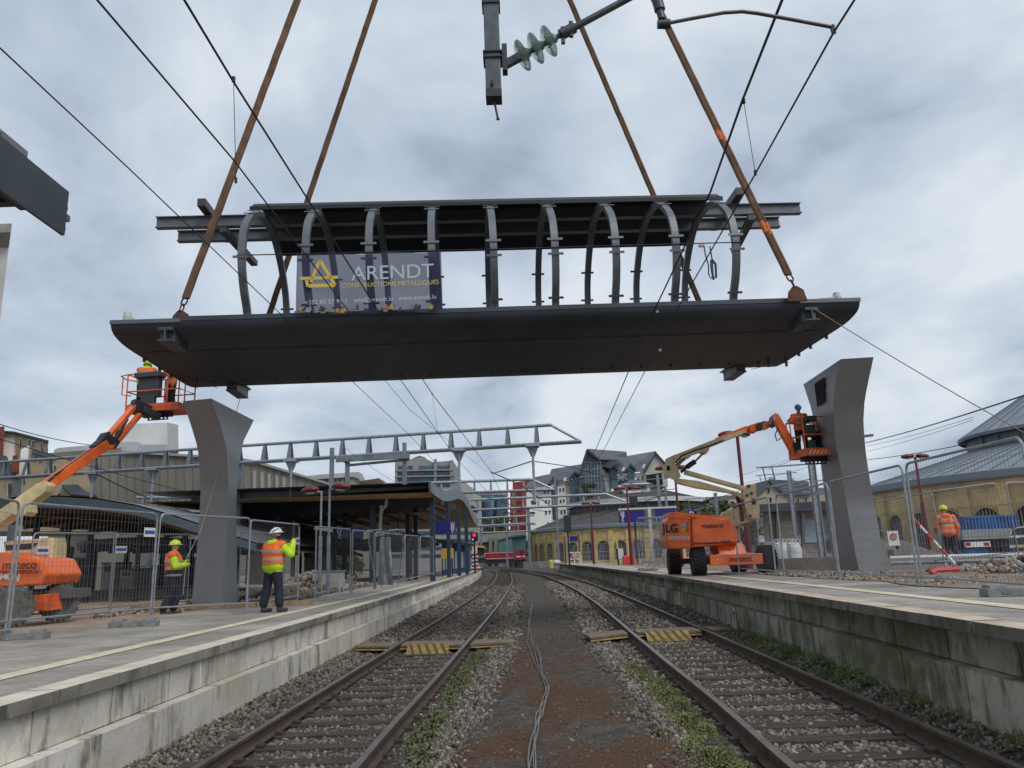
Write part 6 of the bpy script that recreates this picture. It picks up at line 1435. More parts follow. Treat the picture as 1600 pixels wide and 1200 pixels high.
bpart('roof', [(50, 702), (88, 713), (86, 717), (50, 708)], D-.6, 10, slate, h2)
bpart('chimney', [(20, 712), (28, 711), (28, 722), (19, 722)], D-1, 1.2, redbrick, h2); bpart('chimney', [(17, 722), (30, 721), (30, 738), (18, 738)], D-1.2, 1.2, redbrick, h2)
wins([(53, 713, 56, 720), (61, 715, 64, 722), (72, 722, 76, 730), (84, 727, 87, 735), (12, 755, 18, 775), (36, 748, 39, 756), (98, 760, 104, 766), (68, 770, 73, 776), (90, 770, 94, 776)], D-.25, h2, frame=white_p)
bpart('roof', [(96, 757), (122, 757), (134, 768), (150, 772), (152, 776), (110, 772)], D-2, 3, slate, h2)
# long concrete building
D = 110; cb_ = building('concrete_building', 'long board marked concrete building with a pale tower behind the left boom', A(250, 740, D))
bpart('wall', [(75, 708), (190, 699), (190, 890), (75, 890)], D+3, 16, conc_b, cb_)
bpart('wall', [(190, 706), (372, 716), (372, 890), (140, 890), (140, 703)], D, 22, conc_b, cb_)
bpart('upper_storey', [(84, 704), (90, 700), (200, 690), (220, 691), (221, 712), (84, 712)], D+6, 10, mat("pale_metal_roof", (.42, .44, .45), .6, 0, .2, .3), cb_)
bpart('wall', [(370, 716), (400, 722), (530, 762), (600, 790), (600, 890), (370, 890)], D, 22, conc_b, cb_)
bpart('tower', [(186, 663), (262, 660), (264, 710), (188, 710)], D+8, 12, mat("tower_white", (.60, .60, .57), .8, 0, .1, .3), cb_)
bpart('tower_side', [(262, 660), (278.5, 664), (279, 706), (263, 706)], D+7.9, 12, mat("tower_side_grey", (.42, .42, .40), .8, 0, .1, .3), cb_)
bpart('plant_room', [(216, 695), (265, 694), (266, 712), (216, 712)], D+2, 6, mat("pale_metal_roof", (0, 0, 0)), cb_)
b = MB()
for x in range(80, 370, 13): prism_px(b, [(x, 712), (x+.5, 712), (x+1.5, 800), (x+1, 800)], D-.12, .1)
for x in range(380, 520, 12): prism_px(b, [(x, 722+(x-400)*.3 if x > 400 else 718), (x+.5, 722+(x-400)*.3 if x > 400 else 718), (x+1.5, 800), (x+1, 800)], D-.12, .1)
tag(b.build('board_joints', mat("joint_grey", (.17, .16, .14), .9), cb_), kind='stuff')
b = MB(); prism_px(b, [(190, 704), (370, 714), (402, 720), (532, 760), (532, 763), (402, 724), (370, 717.5), (190, 707.5)], D-.5, .6); b.build('parapet', mat("parapet_grey", (.30, .30, .28), .8), cb_)
b = MB()
for x in (395, 407, 418, 430, 441): prism_px(b, [(x, 735+(x-395)*.2), (x+5, 736+(x-395)*.2), (x+5, 768), (x, 768)], D-.15, .1)
tag(b.build('facade_panels', mat("facade_panel", (.32, .31, .28), .8), cb_), kind='stuff')
# beige building with barrel roof
D = 150; bb = building('beige_building', 'beige building with a rounded pale roof behind the middle canopy', A(510, 745, D))
bpart('wall', [(470, 745), (565, 741), (572, 768), (470, 790)], D, 14, mat("beige_render", (.40, .36, .26), .85, 0, .15, .2), bb)
bpart('barrel_roof', [(465, 745), (505, 741), (550, 738), (560, 737), (566, 741), (570, 748), (571, 756), (566, 756), (560, 748), (552, 745), (470, 750)], D-.6, 14, mat("pale_metal_roof", (0, 0, 0)), bb)
bpart('roof', [(560, 752), (592, 747), (600, 756), (598, 768), (570, 770)], D-3, 10, mat("brown_tile_roof", (.12, .09, .075), .8, 0, .3, .5), bb)
wins([(482+i*7, 749-i*.3, 486+i*7, 755-i*.3) for i in range(3)]+[(508+i*7, 747-i*.3, 512+i*7, 753-i*.3) for i in range(4)]+[(537, 744, 542, 753)], D-.1, bb)
# grey banded office block
D = 190; ob = building('office_block', 'grey concrete office block with long dark window bands', A(665, 745, D))
gcon = mat("office_concrete", (.27, .27, .265), .85, 0, .2, .15)
bpart('wall', [(619, 722), (660, 714), (676, 722), (702, 720), (708, 720), (710, 775), (619, 775)], D, 18, gcon, ob)
bpart('roof_block', [(655, 712), (663, 714), (672, 722), (640, 722), (645, 716)], D+3, 8, mat("office_roof_dark", (.10, .10, .11), .8), ob)
for i in range(5):
    y = 728+i*9.5; bpart('balcony_slab', [(618, y+6.0), (709, y+4.6), (709, y+6.8), (618, y+8.4)], D-1.2, 1.4, gcon, ob)
    for (xa, xb) in ((621, 633), (637, 645), (655, 678), (682, 706)): bpart('window_band', [(xa, y), (xb, y-.4), (xb, y+4.4), (xa, y+4.9)], D-.3, .3, blueglass, ob)
b = MB(); prism_px(b, [(678, 717), (682, 717), (682, 775), (678, 775)], D-1.0, 1); prism_px(b, [(703, 719), (708, 719), (708, 775), (703, 775)], D-1.0, 1); prism_px(b, [(617, 722), (621, 722), (621, 775), (617, 775)], D-1.0, 1); b.build('pier', gcon, ob)
bpart('side_block', [(711, 752), (715, 745), (738, 762), (740, 790), (711, 790)], D+10, 16, mat("side_block_grey", (.40, .39, .37), .85, 0, .15, .2), ob)
# pale building, blue glass, tree-like slope, red block
D = 230; pb = building('pale_office', 'pale tall building right behind the wavy canopy end', A(745, 800, D)); bpart('wall', [(725, 772), (748, 768), (750, 850), (725, 850)], D, 16, mat("pale_cladding", (.42, .41, .38), .8, 0, .15, .3), pb)
wins([(738, 782+i*8, 746, 785+i*8) for i in range(6)], D-.1, pb)
gb = building('glass_office', 'rounded blue glass office between the wavy canopy and the red block', A(770, 800, D+20))
b = MB(); cc = A(768, 800, D+30); ztop_ = A(768, 769, D+30).z; r_ = 5.6; b.lathe([(r_, 0), (r_, ztop_)], (cc.x, cc.y, 0), (0, 0, 1), 28); b.build('glass_drum', mat("sky_blue_glass", (.10, .19, .28), .08, .3, .5, .2), gb, smooth=True)
b = MB(); b.lathe([(r_+.2, ztop_-1.4), (r_+.2, ztop_)], (cc.x, cc.y, 0), (0, 0, 1), 28)
for k in range(1, 8): b.lathe([(r_+.06, ztop_-1.4-k*2.0), (r_+.06, ztop_-1.2-k*2.0)], (cc.x, cc.y, 0), (0, 0, 1), 28)
b.build('floor_band', mat("band_grey", (.25, .25, .27), .6), gb, smooth=True)
bpart('side_wing', [(776, 775), (793, 776), (794, 850), (776, 850)], D+22, 10, blueglass, gb); bpart('dark_wing', [(748, 785), (758, 783), (760, 850), (748, 850)], D+18, 5, mat("dark_blue_glass", (.02, .035, .07), .15), gb)
D = 215; rb_ = building('red_block', 'tall red panelled block left of the white houses', A(815, 780, D))
redc = mat("red_cladding", (.34, .05, .04), .75, 0, .15, .4)
bpart('wall', [(797, 765), (823, 764), (825, 850), (797, 850)], D, 12, redc, rb_); bpart('upper_wall', [(801, 754), (834, 749), (835, 765), (801, 768)], D+1.5, 12, mat("dark_red_brick", (.26, .05, .035), .8, 0, .2, .5), rb_)
bpart('stair_strip', [(800, 768), (804, 768), (806, 846), (802, 846)], D-.1, .1, mat("strip_brown", (.22, .16, .11), .8), rb_)
wins([(808, 769.5, 815, 776), (808, 783, 815, 787), (809, 796, 815, 799), (809, 808, 815, 811)], D-.12, rb_)
# white houses with slate roofs and dormers, stepping up the hill
D = 200
def slope_house(label, wall, roof, winr, D, extra=(), glass=(), depth=14, gable=None):
    t = building('gabled_house', label, A(sum(p[0] for p in wall)/len(wall), max(p[1] for p in wall), D), 'house', 'white houses with slate roofs on the hillside')
    bpart('wall', wall, D, depth, whiter, t)
    ms = [A(x, y, D-.8 if i in roof[1] else D+depth*.5) for i, (x, y) in enumerate(roof[0])]
    b = MB(); b.prism(ms, (0, .35, .25)); b.build('roof', slate, t)
    for q in extra: bpart(q[0], q[1], D-q[3] if len(q) > 3 else D-1, q[4] if len(q) > 4 else 1.2, q[2], t)
    for g_ in glass: bpart('glazed_bay', g_, D-1.1, 1.3, blueglass, t)
    wins(winr, D-.05, t, frame=None)
    return t
dorm = mat("dormer_edge", (.035, .04, .05), .6)
slope_house('lowest white terrace with flat grey porch roof, beside the red block', [(823, 762), (855, 760), (866, 757), (868, 818), (870, 835), (823, 845)], ([(820, 762), (834, 747), (858, 742), (868, 762)], (0, 3)),
    [(830, 782, 838, 788), (826, 800, 836, 803), (850, 766, 852.5, 771.5), (855, 765, 857.5, 771), (852, 781, 854.5, 786.5), (857, 781, 859, 786.5), (852, 798, 854.5, 804), (858, 797, 860, 803), (855, 816, 857, 821)], 196,
    extra=(('porch_roof', [(836, 762), (866, 758), (868, 761), (838, 766)], mat("pale_metal_roof", (0, 0, 0)), 1.5, 3), ('dark_gap', [(861, 762), (869, 761), (870, 812), (864, 812)], darkglass, .2, .3)))
slope_house('white house with two glazed bays and a long slate roof, left of the glass tower', [(870, 755), (910, 745), (911, 800), (890, 802), (886, 812), (870, 815)], ([(853, 757), (862, 734), (911, 726), (911, 744), (870, 755)], (0, 3, 4)),
    [(874, 763, 876.5, 768.5), (879, 762.5, 881.5, 768), (875, 781, 877.5, 786), (880, 780, 882, 785), (876, 797, 878.5, 803), (881, 796.5, 883.5, 802)], 198,
    extra=(('dormer', [(856, 756), (866, 743), (872, 751), (871, 756), (866, 748), (860, 756)], dorm, 2.2, 2.4), ('dormer', [(889, 747), (898, 736), (907, 742), (906, 746), (898, 741), (892, 750)], dorm, 2.2, 2.4), ('rooflight', [(880, 750), (883, 745), (885.5, 747), (883, 752)], white_p, 3.2, .2), ('cream_panel', [(883, 752), (890, 750), (893, 800), (887, 802)], mat("cream_panel", (.42, .37, .29), .8), .2, .3)),
    glass=([(861, 757), (866, 749), (871, 756), (872, 812), (862, 812)], [(892, 752), (898, 743), (904, 749), (904, 792), (893, 794)]))
gt = building('glass_tower_house', 'pointed glass fronted tower house between the white houses', A(925, 790, 196), 'house')
bpart('glass_front', [(909, 729), (918, 704), (934, 717), (936, 726), (941, 727), (946, 765), (944, 782), (912, 782)], 194, 6, blueglass, gt)
b = MB(); b.prism([A(917.5, 702.5, 193), A(979, 707, 200), A(980, 714, 200), A(966, 718, 196), A(936, 718, 193)], (0, .4, .3)); b.build('roof', slate, gt)
b = MB(); b.beam(A(917.5, 703, 192.8), A(909, 730, 192.8), .7, .5); b.beam(A(917.5, 703, 192.8), A(937, 719, 192.8), .7, .5)
b.build('gable_edge', dorm, gt)
b = MB()
for x in (914, 918, 923, 928, 933, 938): b.beam(A(x, 722 if x > 912 else 735, 193.8), A(x+2, 778, 193.8), .18, .15)
for y in (722, 733, 744, 755, 767): b.beam(A(910, y+.8, 193.8), A(940, y-.3, 193.8), .22, .2)
tag(b.build('glazing_bar', mat("bar_grey", (.20, .22, .24), .5), gt), kind='stuff')
bpart('grey_side', [(936, 718), (966, 718), (955, 732), (938, 728)], 195, 6, mat("dark_slate_wall", (.06, .065, .07), .7), gt); bpart('gable_panel', [(913, 722), (918, 708), (927, 716), (931, 722)], 193.9, .1, mat("gable_grey", (.11, .12, .12), .7), gt)
slope_house('large white house with a steep gable end and skylights, rightmost of the row', [(943, 734), (952, 735), (958, 745), (968, 742), (1006, 738), (1010, 755), (1000, 752), (985, 750), (960, 752), (954, 770), (948, 769)], ([(938, 727), (954, 718), (1024, 706), (1007, 736), (968, 742), (950, 738)], (0, 3, 4, 5)),
    [(968, 749, 972, 755), (974, 748.5, 978, 754.5), (996, 746, 999, 751), (1002, 745, 1005, 750.5)], 200,
    extra=(('gable_wall', [(1007, 737), (1024.5, 706.5), (1040, 724), (1044, 760), (1008, 760)], mat("gable_render", (.45, .43, .38), .85, 0, .1, .3), .9, 12), ('gable_edge', [(1006, 737), (1024, 705), (1026, 706), (1009, 738)], dorm, 1.6, 1), ('gable_edge', [(1024, 705), (1041, 724), (1040, 727), (1023.5, 708)], dorm, 1.6, 1),
           ('dormer', [(950, 738), (958, 726), (967, 734), (965, 736), (958, 730), (952, 739)], dorm, 2.2, 2.4), ('dormer', [(978, 736), (985, 724), (995, 732), (993, 735), (985, 728), (980, 737)], dorm, 2.2, 2.4), ('rooflight', [(971, 735.5), (974, 730), (977, 730.5), (974, 736)], white_p, 2.5, .2), ('rooflight', [(1003, 731), (1006, 725), (1009, 725.5), (1006, 731)], white_p, 2.5, .2), ('opening', [(1010, 742), (1034, 739), (1036, 757), (1011, 757)], mat("dark_opening", (0, 0, 0)), 1.2, .3)),
    glass=([(953, 738), (958, 731), (965, 738), (966, 762), (956, 763)], [(980, 738), (985, 729), (992, 736), (991, 753), (982, 755)]))
slope_house('low pavilion with a dark hipped roof below the large white house', [(975, 756), (1014, 754), (1016, 772), (975, 774)], ([(968, 759), (985, 752), (995, 751), (1020, 757)], (0, 3)), [(980, 760, 1010, 766)], 180)
# green shed, wall and bridge abutment at the end of the tracks
D = 172; gs = building('green_shed', 'green metal sided shed behind the red tipper truck', A(800, 860, D), 'shed')
grm = mat("green_metal", (.07, .17, .155), .6, .1, .15, .8, stretch=(6, 1, .3))
bpart('wall', [(778, 844), (800, 838), (803, 876), (779, 876)], D, 8, grm, gs); bpart('wall', [(800, 838), (816, 836), (822, 838), (822, 876), (803, 876)], D+.5, 8, mat("green_metal_dark", (.05, .12, .115), .6, .1, .15, .8), gs)
bpart('roof', [(777, 843.5), (801, 836.5), (817, 835), (823, 837), (800, 839.5), (778, 845)], D-.3, 8, mat("green_roof_edge", (.06, .09, .09), .6), gs)
D = 185; ab = building('abutment_wall', 'grey concrete wall and pillars under the road bridge behind the red truck', A(770, 860, D), 'wall')
bpart('deck_wall', [(745, 836), (822, 829), (822, 842), (745, 848)], D, 4, mat("abutment_concrete", (.25, .25, .24), .85, 0, .25, .2), ab); bpart('wall', [(745, 845), (790, 843), (790, 886), (745, 886)], D+2, 4, mat("abutment_concrete", (0, 0, 0)), ab)
for x in (764, 772): bpart('pier', [(x, 840), (x+5, 840), (x+5, 876), (x, 876)], D-1, 1, mat("pier_brown", (.20, .17, .14), .85), ab)
lw = building('low_stone_wall', 'low grey stone wall along the track end between the truck and the right platform', A(850, 880, 150), 'wall'); bpart('wall', [(818, 878), (868, 876), (868, 889), (818, 889)], 150, .6, mat("old_stone_wall", (.20, .19, .16), .9, 0, .35, .8), lw)
# hillside with greenery
hill = MB(); rows = []
for i in range(30):
    r = []
    for j in range(14):
        x = -260+i*20; y = 205+j*26; z = min(34, max(-1, (y-200)*.16))*(1 if x > -10 else .12)*(1-.35*math.exp(-((x+20)/70)**2))+1.2*math.sin(x*.05+y*.03); r.append((x, y, z-1.5))
    rows.append(r)
hill.sheet(rows); tag(hill.build('hill', mat("hill_green", (.06, .065, .04), .95, 0, 0, .05, col2=(.04, .042, .03)), smooth=True), kind='structure')
# trees
def tree(c, w, h, label, seed, col=None):
    r = random.Random(seed); c = Vector(c); t = thing('tree', c, label, 'tree', 'distant trees')
    b = MB(); b.tube([c, c+V(.1, 0, h*.4), c+V(-.05, .1, h*.75)], w*.045, 7, r2=w*.015)
    for k in range(5): a = r.uniform(0, 6.28); b.tube([c+V(0, 0, h*r.uniform(.3, .5)), c+V(math.cos(a)*w*.3, math.sin(a)*w*.3, h*r.uniform(.55, .8))], w*.02, 5, r2=.01)
    b.build('trunk', mat("bark", (.06, .045, .03), .9), t)
    vs = []; fs = []
    cl = [(r.uniform(-.36, .36)*w, r.uniform(-.36, .36)*w, h*r.uniform(.35, .95), r.uniform(.12, .24)*w) for _ in range(16)]
    for (x, y, z, rad) in cl:
        for _ in range(150):
            a = r.uniform(0, 6.28); q = r.uniform(-1, 1); rr = rad*(.6+.45*r.random()); s = w*.022*r.uniform(.7, 1.4)
            p = c+V(x+rr*math.cos(a)*math.sqrt(1-q*q), y+rr*math.sin(a)*math.sqrt(1-q*q), z+rr*q*.85); u = V(r.uniform(-1, 1), r.uniform(-1, 1), r.uniform(-1, 1)).normalized(); v = u.cross(V(r.uniform(-1, 1), r.uniform(-1, 1), r.uniform(-1, 1))).normalized()
            k = len(vs); vs += [p-u*s-v*s*.5, p+u*s-v*s*.5, p+u*s*.6+v*s, p-u*s*.6+v*s]; fs.append((k, k+1, k+2, k+3))
    b = MB(); b.add(vs, fs); b.build('crown', mat(col or "tree_leaf", (.075, .085, .03), .8, 0, 0, .6, col2=(.035, .05, .018), island=.35) if not col else MATS[col], t, fixn=False)
mat("olive_leaf", (.12, .11, .035), .8, 0, 0, .4, col2=(.06, .06, .02), island=.3)
tp = A(783, 850, 205); tree((tp.x, 205, 0), 9, 14, 'rounded olive brown tree in front of the glass office', 1, 'olive_leaf')
tp = A(805, 850, 190); tree((tp.x, 190, 0), 6, 7, 'small green tree behind the far gantries', 2)
tp = A(919, 786, 188); tree((tp.x, 186, tp.z), 3.6, 4.5, 'small dark conifer at the foot of the glass tower house', 3)
tp = A(1112, 815, 120); tree((tp.x, 120, 0), 10, 9.5, 'dark tree behind the riser of the right boom lift', 4)
tp = A(1150, 815, 130); tree((tp.x, 130, 0), 9, 9, 'dark tree between the right boom lift and the beige house', 5)
tp = A(540, 850, 100); tree((tp.x, 100, 0), 5, 3.2, 'low bush seen under the middle canopy', 6)

D = 130; fb = building('grey_office', 'plain grey office block behind the posts at the end of the left platform', A(660, 850, D)); bpart('wall', [(560, 796), (742, 800), (744, 892), (560, 892)], D, 10, mat("grey_office_wall", (.30, .295, .28), .85, 0, .2, .3), fb)
for i in range(6): bpart('window_band', [(565, 806+i*12), (740, 806+i*12), (740, 811+i*12), (565, 811+i*12)], D-.08, .08, blueglass, fb)
# ---- roundhouse depots
ystone = mat("yellow_stone", (.60, .44, .21), .9, 0, .28, .45, .2, 4); ystone_d = mat("yellow_stone_trim", (.46, .34, .17), .9, 0, .3, .6); zincr = mat("zinc_standing_roof", (.20, .235, .275), .5, .2, .2, .4); barw = mat("window_bars", (.42, .43, .42), .6); dkroof = mat("weathered_dark_roof", (.075, .07, .07), .8, 0, 0, .5, col2=(.04, .038, .04))
def depot(cx, cy, R_, zb, ze, nseg, a0, a1, label, roofm, rl, zl0, zl1, zap, winw, tall, lanm, pier_every=1):
    t = building('roundhouse_depot', label, (cx, cy, zb), 'depot', None)
    P_ = lambda a, r, z: V(cx+r*math.cos(a), cy+r*math.sin(a), z)
    for k in range(nseg):
        A0 = a0+(a1-a0)*k/nseg; A1 = a0+(a1-a0)*(k+1)/nseg; mid_ = (A0+A1)/2; half = (A1-A0)/2; wa = winw/2/R_
        n = 10; zs0 = zb+1.5; zsp = zb+tall*.68; rise = tall-(zsp-zb)
        # wall segment with an arched opening
        b = MB(); 
        arc = [(mid_+wa*math.cos(math.pi-math.pi*i/n), zsp+rise*math.sin(math.pi*i/n)) for i in range(n+1)]
        for ri, ro in ((0, 0),):
            pass
        outer = [(A0, zb), (mid_-wa, zb)]
        def q(a, z, r=R_): return P_(a, r, z)
        faces = []
        b.add([q(A0, zb), q(mid_-wa, zb), q(mid_-wa, ze), q(A0, ze)], [(0, 1, 2, 3)]); b.add([q(mid_+wa, zb), q(A1, zb), q(A1, ze), q(mid_+wa, ze)], [(0, 1, 2, 3)])
        b.add([q(mid_-wa, zb), q(mid_+wa, zb), q(mid_+wa, zs0), q(mid_-wa, zs0)], [(0, 1, 2, 3)])
        for i in range(n):
            (aa, za), (ab2, zb2) = arc[i], arc[i+1]; b.add([q(aa, za), q(ab2, zb2), q(ab2, ze), q(aa, ze)], [(0, 1, 2, 3)]); b.add([q(aa, za), q(ab2, zb2), q(ab2, zb2, R_-.5), q(aa, za, R_-.5)], [(0, 1, 2, 3)])
        b.add([q(mid_-wa, zs0), q(mid_-wa, zsp), q(mid_-wa, zsp, R_-.5), q(mid_-wa, zs0, R_-.5)], [(0, 1, 2, 3)]); b.add([q(mid_+wa, zs0), q(mid_+wa, zsp), q(mid_+wa, zsp, R_-.5), q(mid_+wa, zs0, R_-.5)], [(0, 1, 2, 3)]); b.add([q(mid_-wa, zs0), q(mid_+wa, zs0), q(mid_+wa, zs0, R_-.5), q(mid_-wa, zs0, R_-.5)], [(0, 1, 2, 3)])
        b.build('wall_bay', ystone, t, fixn=False)
        b = MB(); b.add([q(mid_-wa*1.05, zs0, R_-.42), q(mid_+wa*1.05, zs0, R_-.42), q(mid_+wa*1.05, zsp+rise, R_-.42), q(mid_-wa*1.05, zsp+rise, R_-.42)], [(0, 1, 2, 3)]); w_ = b.build('window', darkglass, t, fixn=False)
        b = MB()
        for i in range(1, 9):
            u = -1+2*i/9; aa = mid_+wa*u; zt = zsp+rise*math.sqrt(max(0, 1-u*u)); b.beam(q(aa, zs0, R_-.35), q(aa, zt, R_-.35), .09, .06)
        for z in (zs0+.35*(zsp-zs0), zs0+.75*(zsp-zs0)): b.beam(q(mid_-wa, z, R_-.34), q(mid_+wa, z, R_-.34), .06, .08)
        b.build('bars', barw, w_)
        b = MB(); 
        for i in range(n):
            (aa, za), (ab2, zb2) = arc[i], arc[i+1]; b.beam(q(aa, za, R_+.03), q(ab2, zb2, R_+.03), .12, .3)
        b.build('arch_trim', ystone_d, t)
        b = MB(); pw = .55/R_; b.prism([q(A0-pw, zb), q(A0+pw, zb), q(A0+pw, ze-1.0), q(A0-pw, ze-1.0)], (P_(A0, 1, 0)-V(cx, cy, 0))*.35); b.prism([q(A0-pw*1.15, ze-3.0), q(A0+pw*1.15, ze-3.0), q(A0+pw*1.15, ze-2.6), q(A0-pw*1.15, ze-2.6)], (P_(A0, 1, 0)-V(cx, cy, 0))*.42); b.build('pier', ystone, t)
        b = MB(); b.prism([q(A0+pw, ze-1.25), q(A1-pw, ze-1.25), q(A1-pw, ze-1.05), q(A0+pw, ze-1.05)], (P_(mid_, 1, 0)-V(cx, cy, 0))*.12); b.build('string_course', ystone_d, t)
    def ring(prof, nm, m_, n=64):
        b = MB(); rows = [[P_(2*math.pi*j/n, r, z) for j in range(n+1)] for r, z in prof]; b.sheet(rows); return b.build(nm, m_, t)
    ring([(R_+.7, ze-.35), (R_+.75, ze+.25), (R_+.2, ze+.35)], 'gutter', mat("gutter_blue_grey", (.22, .26, .30), .5, .2), 64)
    ring([(R_-.02, ze-.6), (R_+.55, ze-.5), (R_+.7, ze-.35)], 'eave_board', mat("eave_grey", (.26, .30, .34), .6), 64)
    ring([(R_+.3, ze+.3), (rl, zl0)], 'roof', roofm, 48)
    ring([(rl, zl0-.3), (rl, zl1)], 'lantern_wall', lanm, 32)
    ring([(rl+.8, zl1-.1), (rl+.9, zl1+.25), (.3, zap)], 'lantern_roof', roofm, 32)
    for j in range(16, 32):
        b = MB(); a = 2*math.pi*j/32; b.beam(P_(a, rl+.1, zl0-.2), P_(a, rl+.1, zl1), .35, .25)
        b.build('lantern_post', mat("lantern_post_green", (.10, .13, .13), .6), t)
    b = MB()
    for j in range(96):
        a = 2*math.pi*j/96; b.beam(P_(a, R_+.2, ze+.37), P_(a, rl, zl0+.05), .07, .08)
        if j % 2 == 0: b.beam(P_(a, rl+.8, zl1+.30), P_(a, .5, zap+.02), .07, .08)
    tag(b.build('roof_seams', mat("seam_grey", (.14, .165, .19), .5, .2) if roofm is zincr else mat("seam_dark", (.10, .095, .09), .8), t), kind='stuff')
    return t
depot(67, 88, 26, -.4, A(1600, 733, 70.4).z, 22, math.radians(150), math.radians(330), 'large yellow stone round depot with a blue grey roof and lantern at the right edge', zincr, 13, A(1505, 701, 88).z, A(1505, 682, 88).z, 22.5, 3.0, 5.6, mat("lantern_louvre", (.12, .15, .145), .6, 0, .3, 3, stretch=(6, 6, .4)))
depot(29.5, 190, 26, -.4, 8.2, 22, math.radians(150), math.radians(330), 'farther yellow stone round depot with a dark roof in the middle of the picture', dkroof, 16, 12.0, 14.0, 18.8, 3.0, 5.6, mat("lantern_dark", (.06, .065, .07), .6, 0, .3, 1))
b = MB(); n = 48; rows = [[V(29.5+r*math.cos(2*math.pi*j/n), 190+r*math.sin(2*math.pi*j/n), z) for j in range(n+1)] for r, z in ((17.0, 13.5), (17.1, 14.5))]; b.sheet(rows); tag(b.build('roof_walkway', mat("walkway_white", (.55, .56, .56), .6)), 'white band around the lantern of the middle depot', 'walkway')
# beige mansard house and long dark hall with a landscape mural, right of the lift
D = 140; mh = building('mansard_house', 'beige house with a slate mansard roof and chimneys behind the right boom lift', A(1200, 790, D), 'house')
bei = mat("beige_house_render", (.42, .36, .26), .85, 0, .15, .3)
bpart('wall', [(1133, 782), (1183, 775), (1205, 757), (1228, 772), (1262, 772), (1290, 771), (1292, 800), (1135, 806)], D, 14, bei, mh)
bpart('roof', [(1168, 758), (1200, 750), (1204, 757), (1184, 776), (1180, 776)], D-.4, 10, slate, mh); bpart('roof', [(1200, 749), (1263, 752), (1267, 773), (1228, 774), (1206, 757)], D-.6, 10, slate, mh)
bpart('chimney', [(1201, 746), (1210, 746), (1211, 752), (1201, 752)], D, 2, bei, mh); bpart('chimney', [(1234, 747), (1240, 747), (1240, 752), (1234, 752)], D, 2, bei, mh)
wins([(1199, 762, 1203, 770), (1217, 763, 1221, 770), (1202, 777, 1206, 784), (1232, 777, 1236, 784), (1142, 783, 1147, 790), (1246, 780, 1249, 786), (1258, 777, 1261, 784), (1260, 762, 1264, 768), (1230, 760, 1236, 767), (1245, 760, 1250, 767)], D-.1, mh, frame=white_p)
D = 75; hl = building('long_hall', 'long low dark roofed hall with a faded landscape mural behind the bulk bags', A(1240, 820, D), 'hall')
bpart('roof_band', [(1186, 788), (1345, 780), (1345, 796), (1188, 800)], D-1, 8, mat("hall_slate", (.045, .045, .055), .8, 0, .3, 1), hl)
bpart('wall', [(1192, 799), (1345, 795), (1345, 862), (1194, 866)], D, 8, mat("hall_wall_grey", (.16, .15, .14), .85, 0, .3, .4), hl)
mu_ = mat("mural", (.20, .33, .40), .7, 0, 0, .25, col2=(.16, .13, .09), stretch=(.6, 1, 2.2), lo=.42, hi=.56); bpart('mural', [(1195, 801), (1340, 797), (1340, 846), (1197, 850)], D-.08, .06, mu_, hl)
for x in (1213, 1253, 1300): bpart('column', [(x, 800), (x+4, 800), (x+5, 860), (x+1, 860)], D-.8, .5, mat("hall_column", (.09, .08, .08), .8), hl)

# ================================================================ trucks, vans, bags, heaps
def truck_wheels(xs, y, D, r, parent, side=-1, w=.35):
    for x in xs: wheel(V(A(x, y, D).x, D, A(x, y, D).z), (0, -1, 0), r, w, parent)
D = 166; rt_ = thing('tipper_truck', A(790, 884, D), 'red four axle tipper truck crossing the tracks in the distance', 'truck')
redt = mat("truck_red", (.28, .014, .022), .4, 0, .15, .6)
bpart('tipper_body', [(755, 865), (757, 864), (801.5, 862), (801.5, 873), (757, 874.5)], D, 2.4, redt, rt_)
b = MB(); prism_px(b, [(757.5, 873), (801, 871.5), (801, 872), (757.5, 873.5)], D-.05, .04); prism_px(b, [(756.8, 864.8), (757.3, 864.8), (757.3, 874), (756.8, 874)], D-.05, .04); prism_px(b, [(757, 864.5), (801, 862.5), (801, 863), (757, 865)], D-.05, .04); b.build('white_trim', white_p, rt_)
bpart('cab', [(804, 860.5), (806, 858.5), (818, 858), (820.5, 862), (821.5, 874), (805, 875)], D, 2.4, redt, rt_)
bpart('cab_window', [(812, 861), (817.5, 860.5), (818.5, 866), (812.5, 867)], D-.05, .04, darkglass, rt_); bpart('white_panel', [(807, 869), (814, 868.8), (814, 870.3), (807, 870.5)], D-.05, .04, white_p, rt_); bpart('white_panel', [(816.5, 868.6), (819.5, 868.5), (820, 870), (816.8, 870.2)], D-.05, .04, white_p, rt_)
bpart('chassis', [(757, 875), (821, 873), (821, 879), (757, 881)], D+.3, 1.8, blackp, rt_)
truck_wheels((765.5, 775.5, 798, 811.5), 881.5, D+.1, .52, rt_)
for x, lab in ((741, 'red and white chevron sign board on a stand by the end of the left platform'),):
    t = thing('warning_board', A(x, 885, 90), lab, 'warning board'); b = MB(); a = A(x+1, 868, 90); b.box(a.x-.3, a.x+.3, 89.9, 90, 1.0, a.z+1.0); b.build('board', white_p, t)
    s_ = MB()
    for i in range(4): z = 1.1+i*.42; s_.prism([V(a.x-.3, 89.89, z), V(a.x+.3, 89.89, z+.05), V(a.x+.3, 89.89, z+.25), V(a.x-.3, 89.89, z+.2)], (0, -.01, 0))
    s_.build('red_stripe', redt, t); s_ = MB(); s_.beam((a.x-1.0, 90, .85), (a.x+1.0, 90, .85), .5, .2); s_.beam((a.x-.8, 90, .9), (a.x-.2, 90, 1.8), .08, .08); s_.build('stand', redt, t)
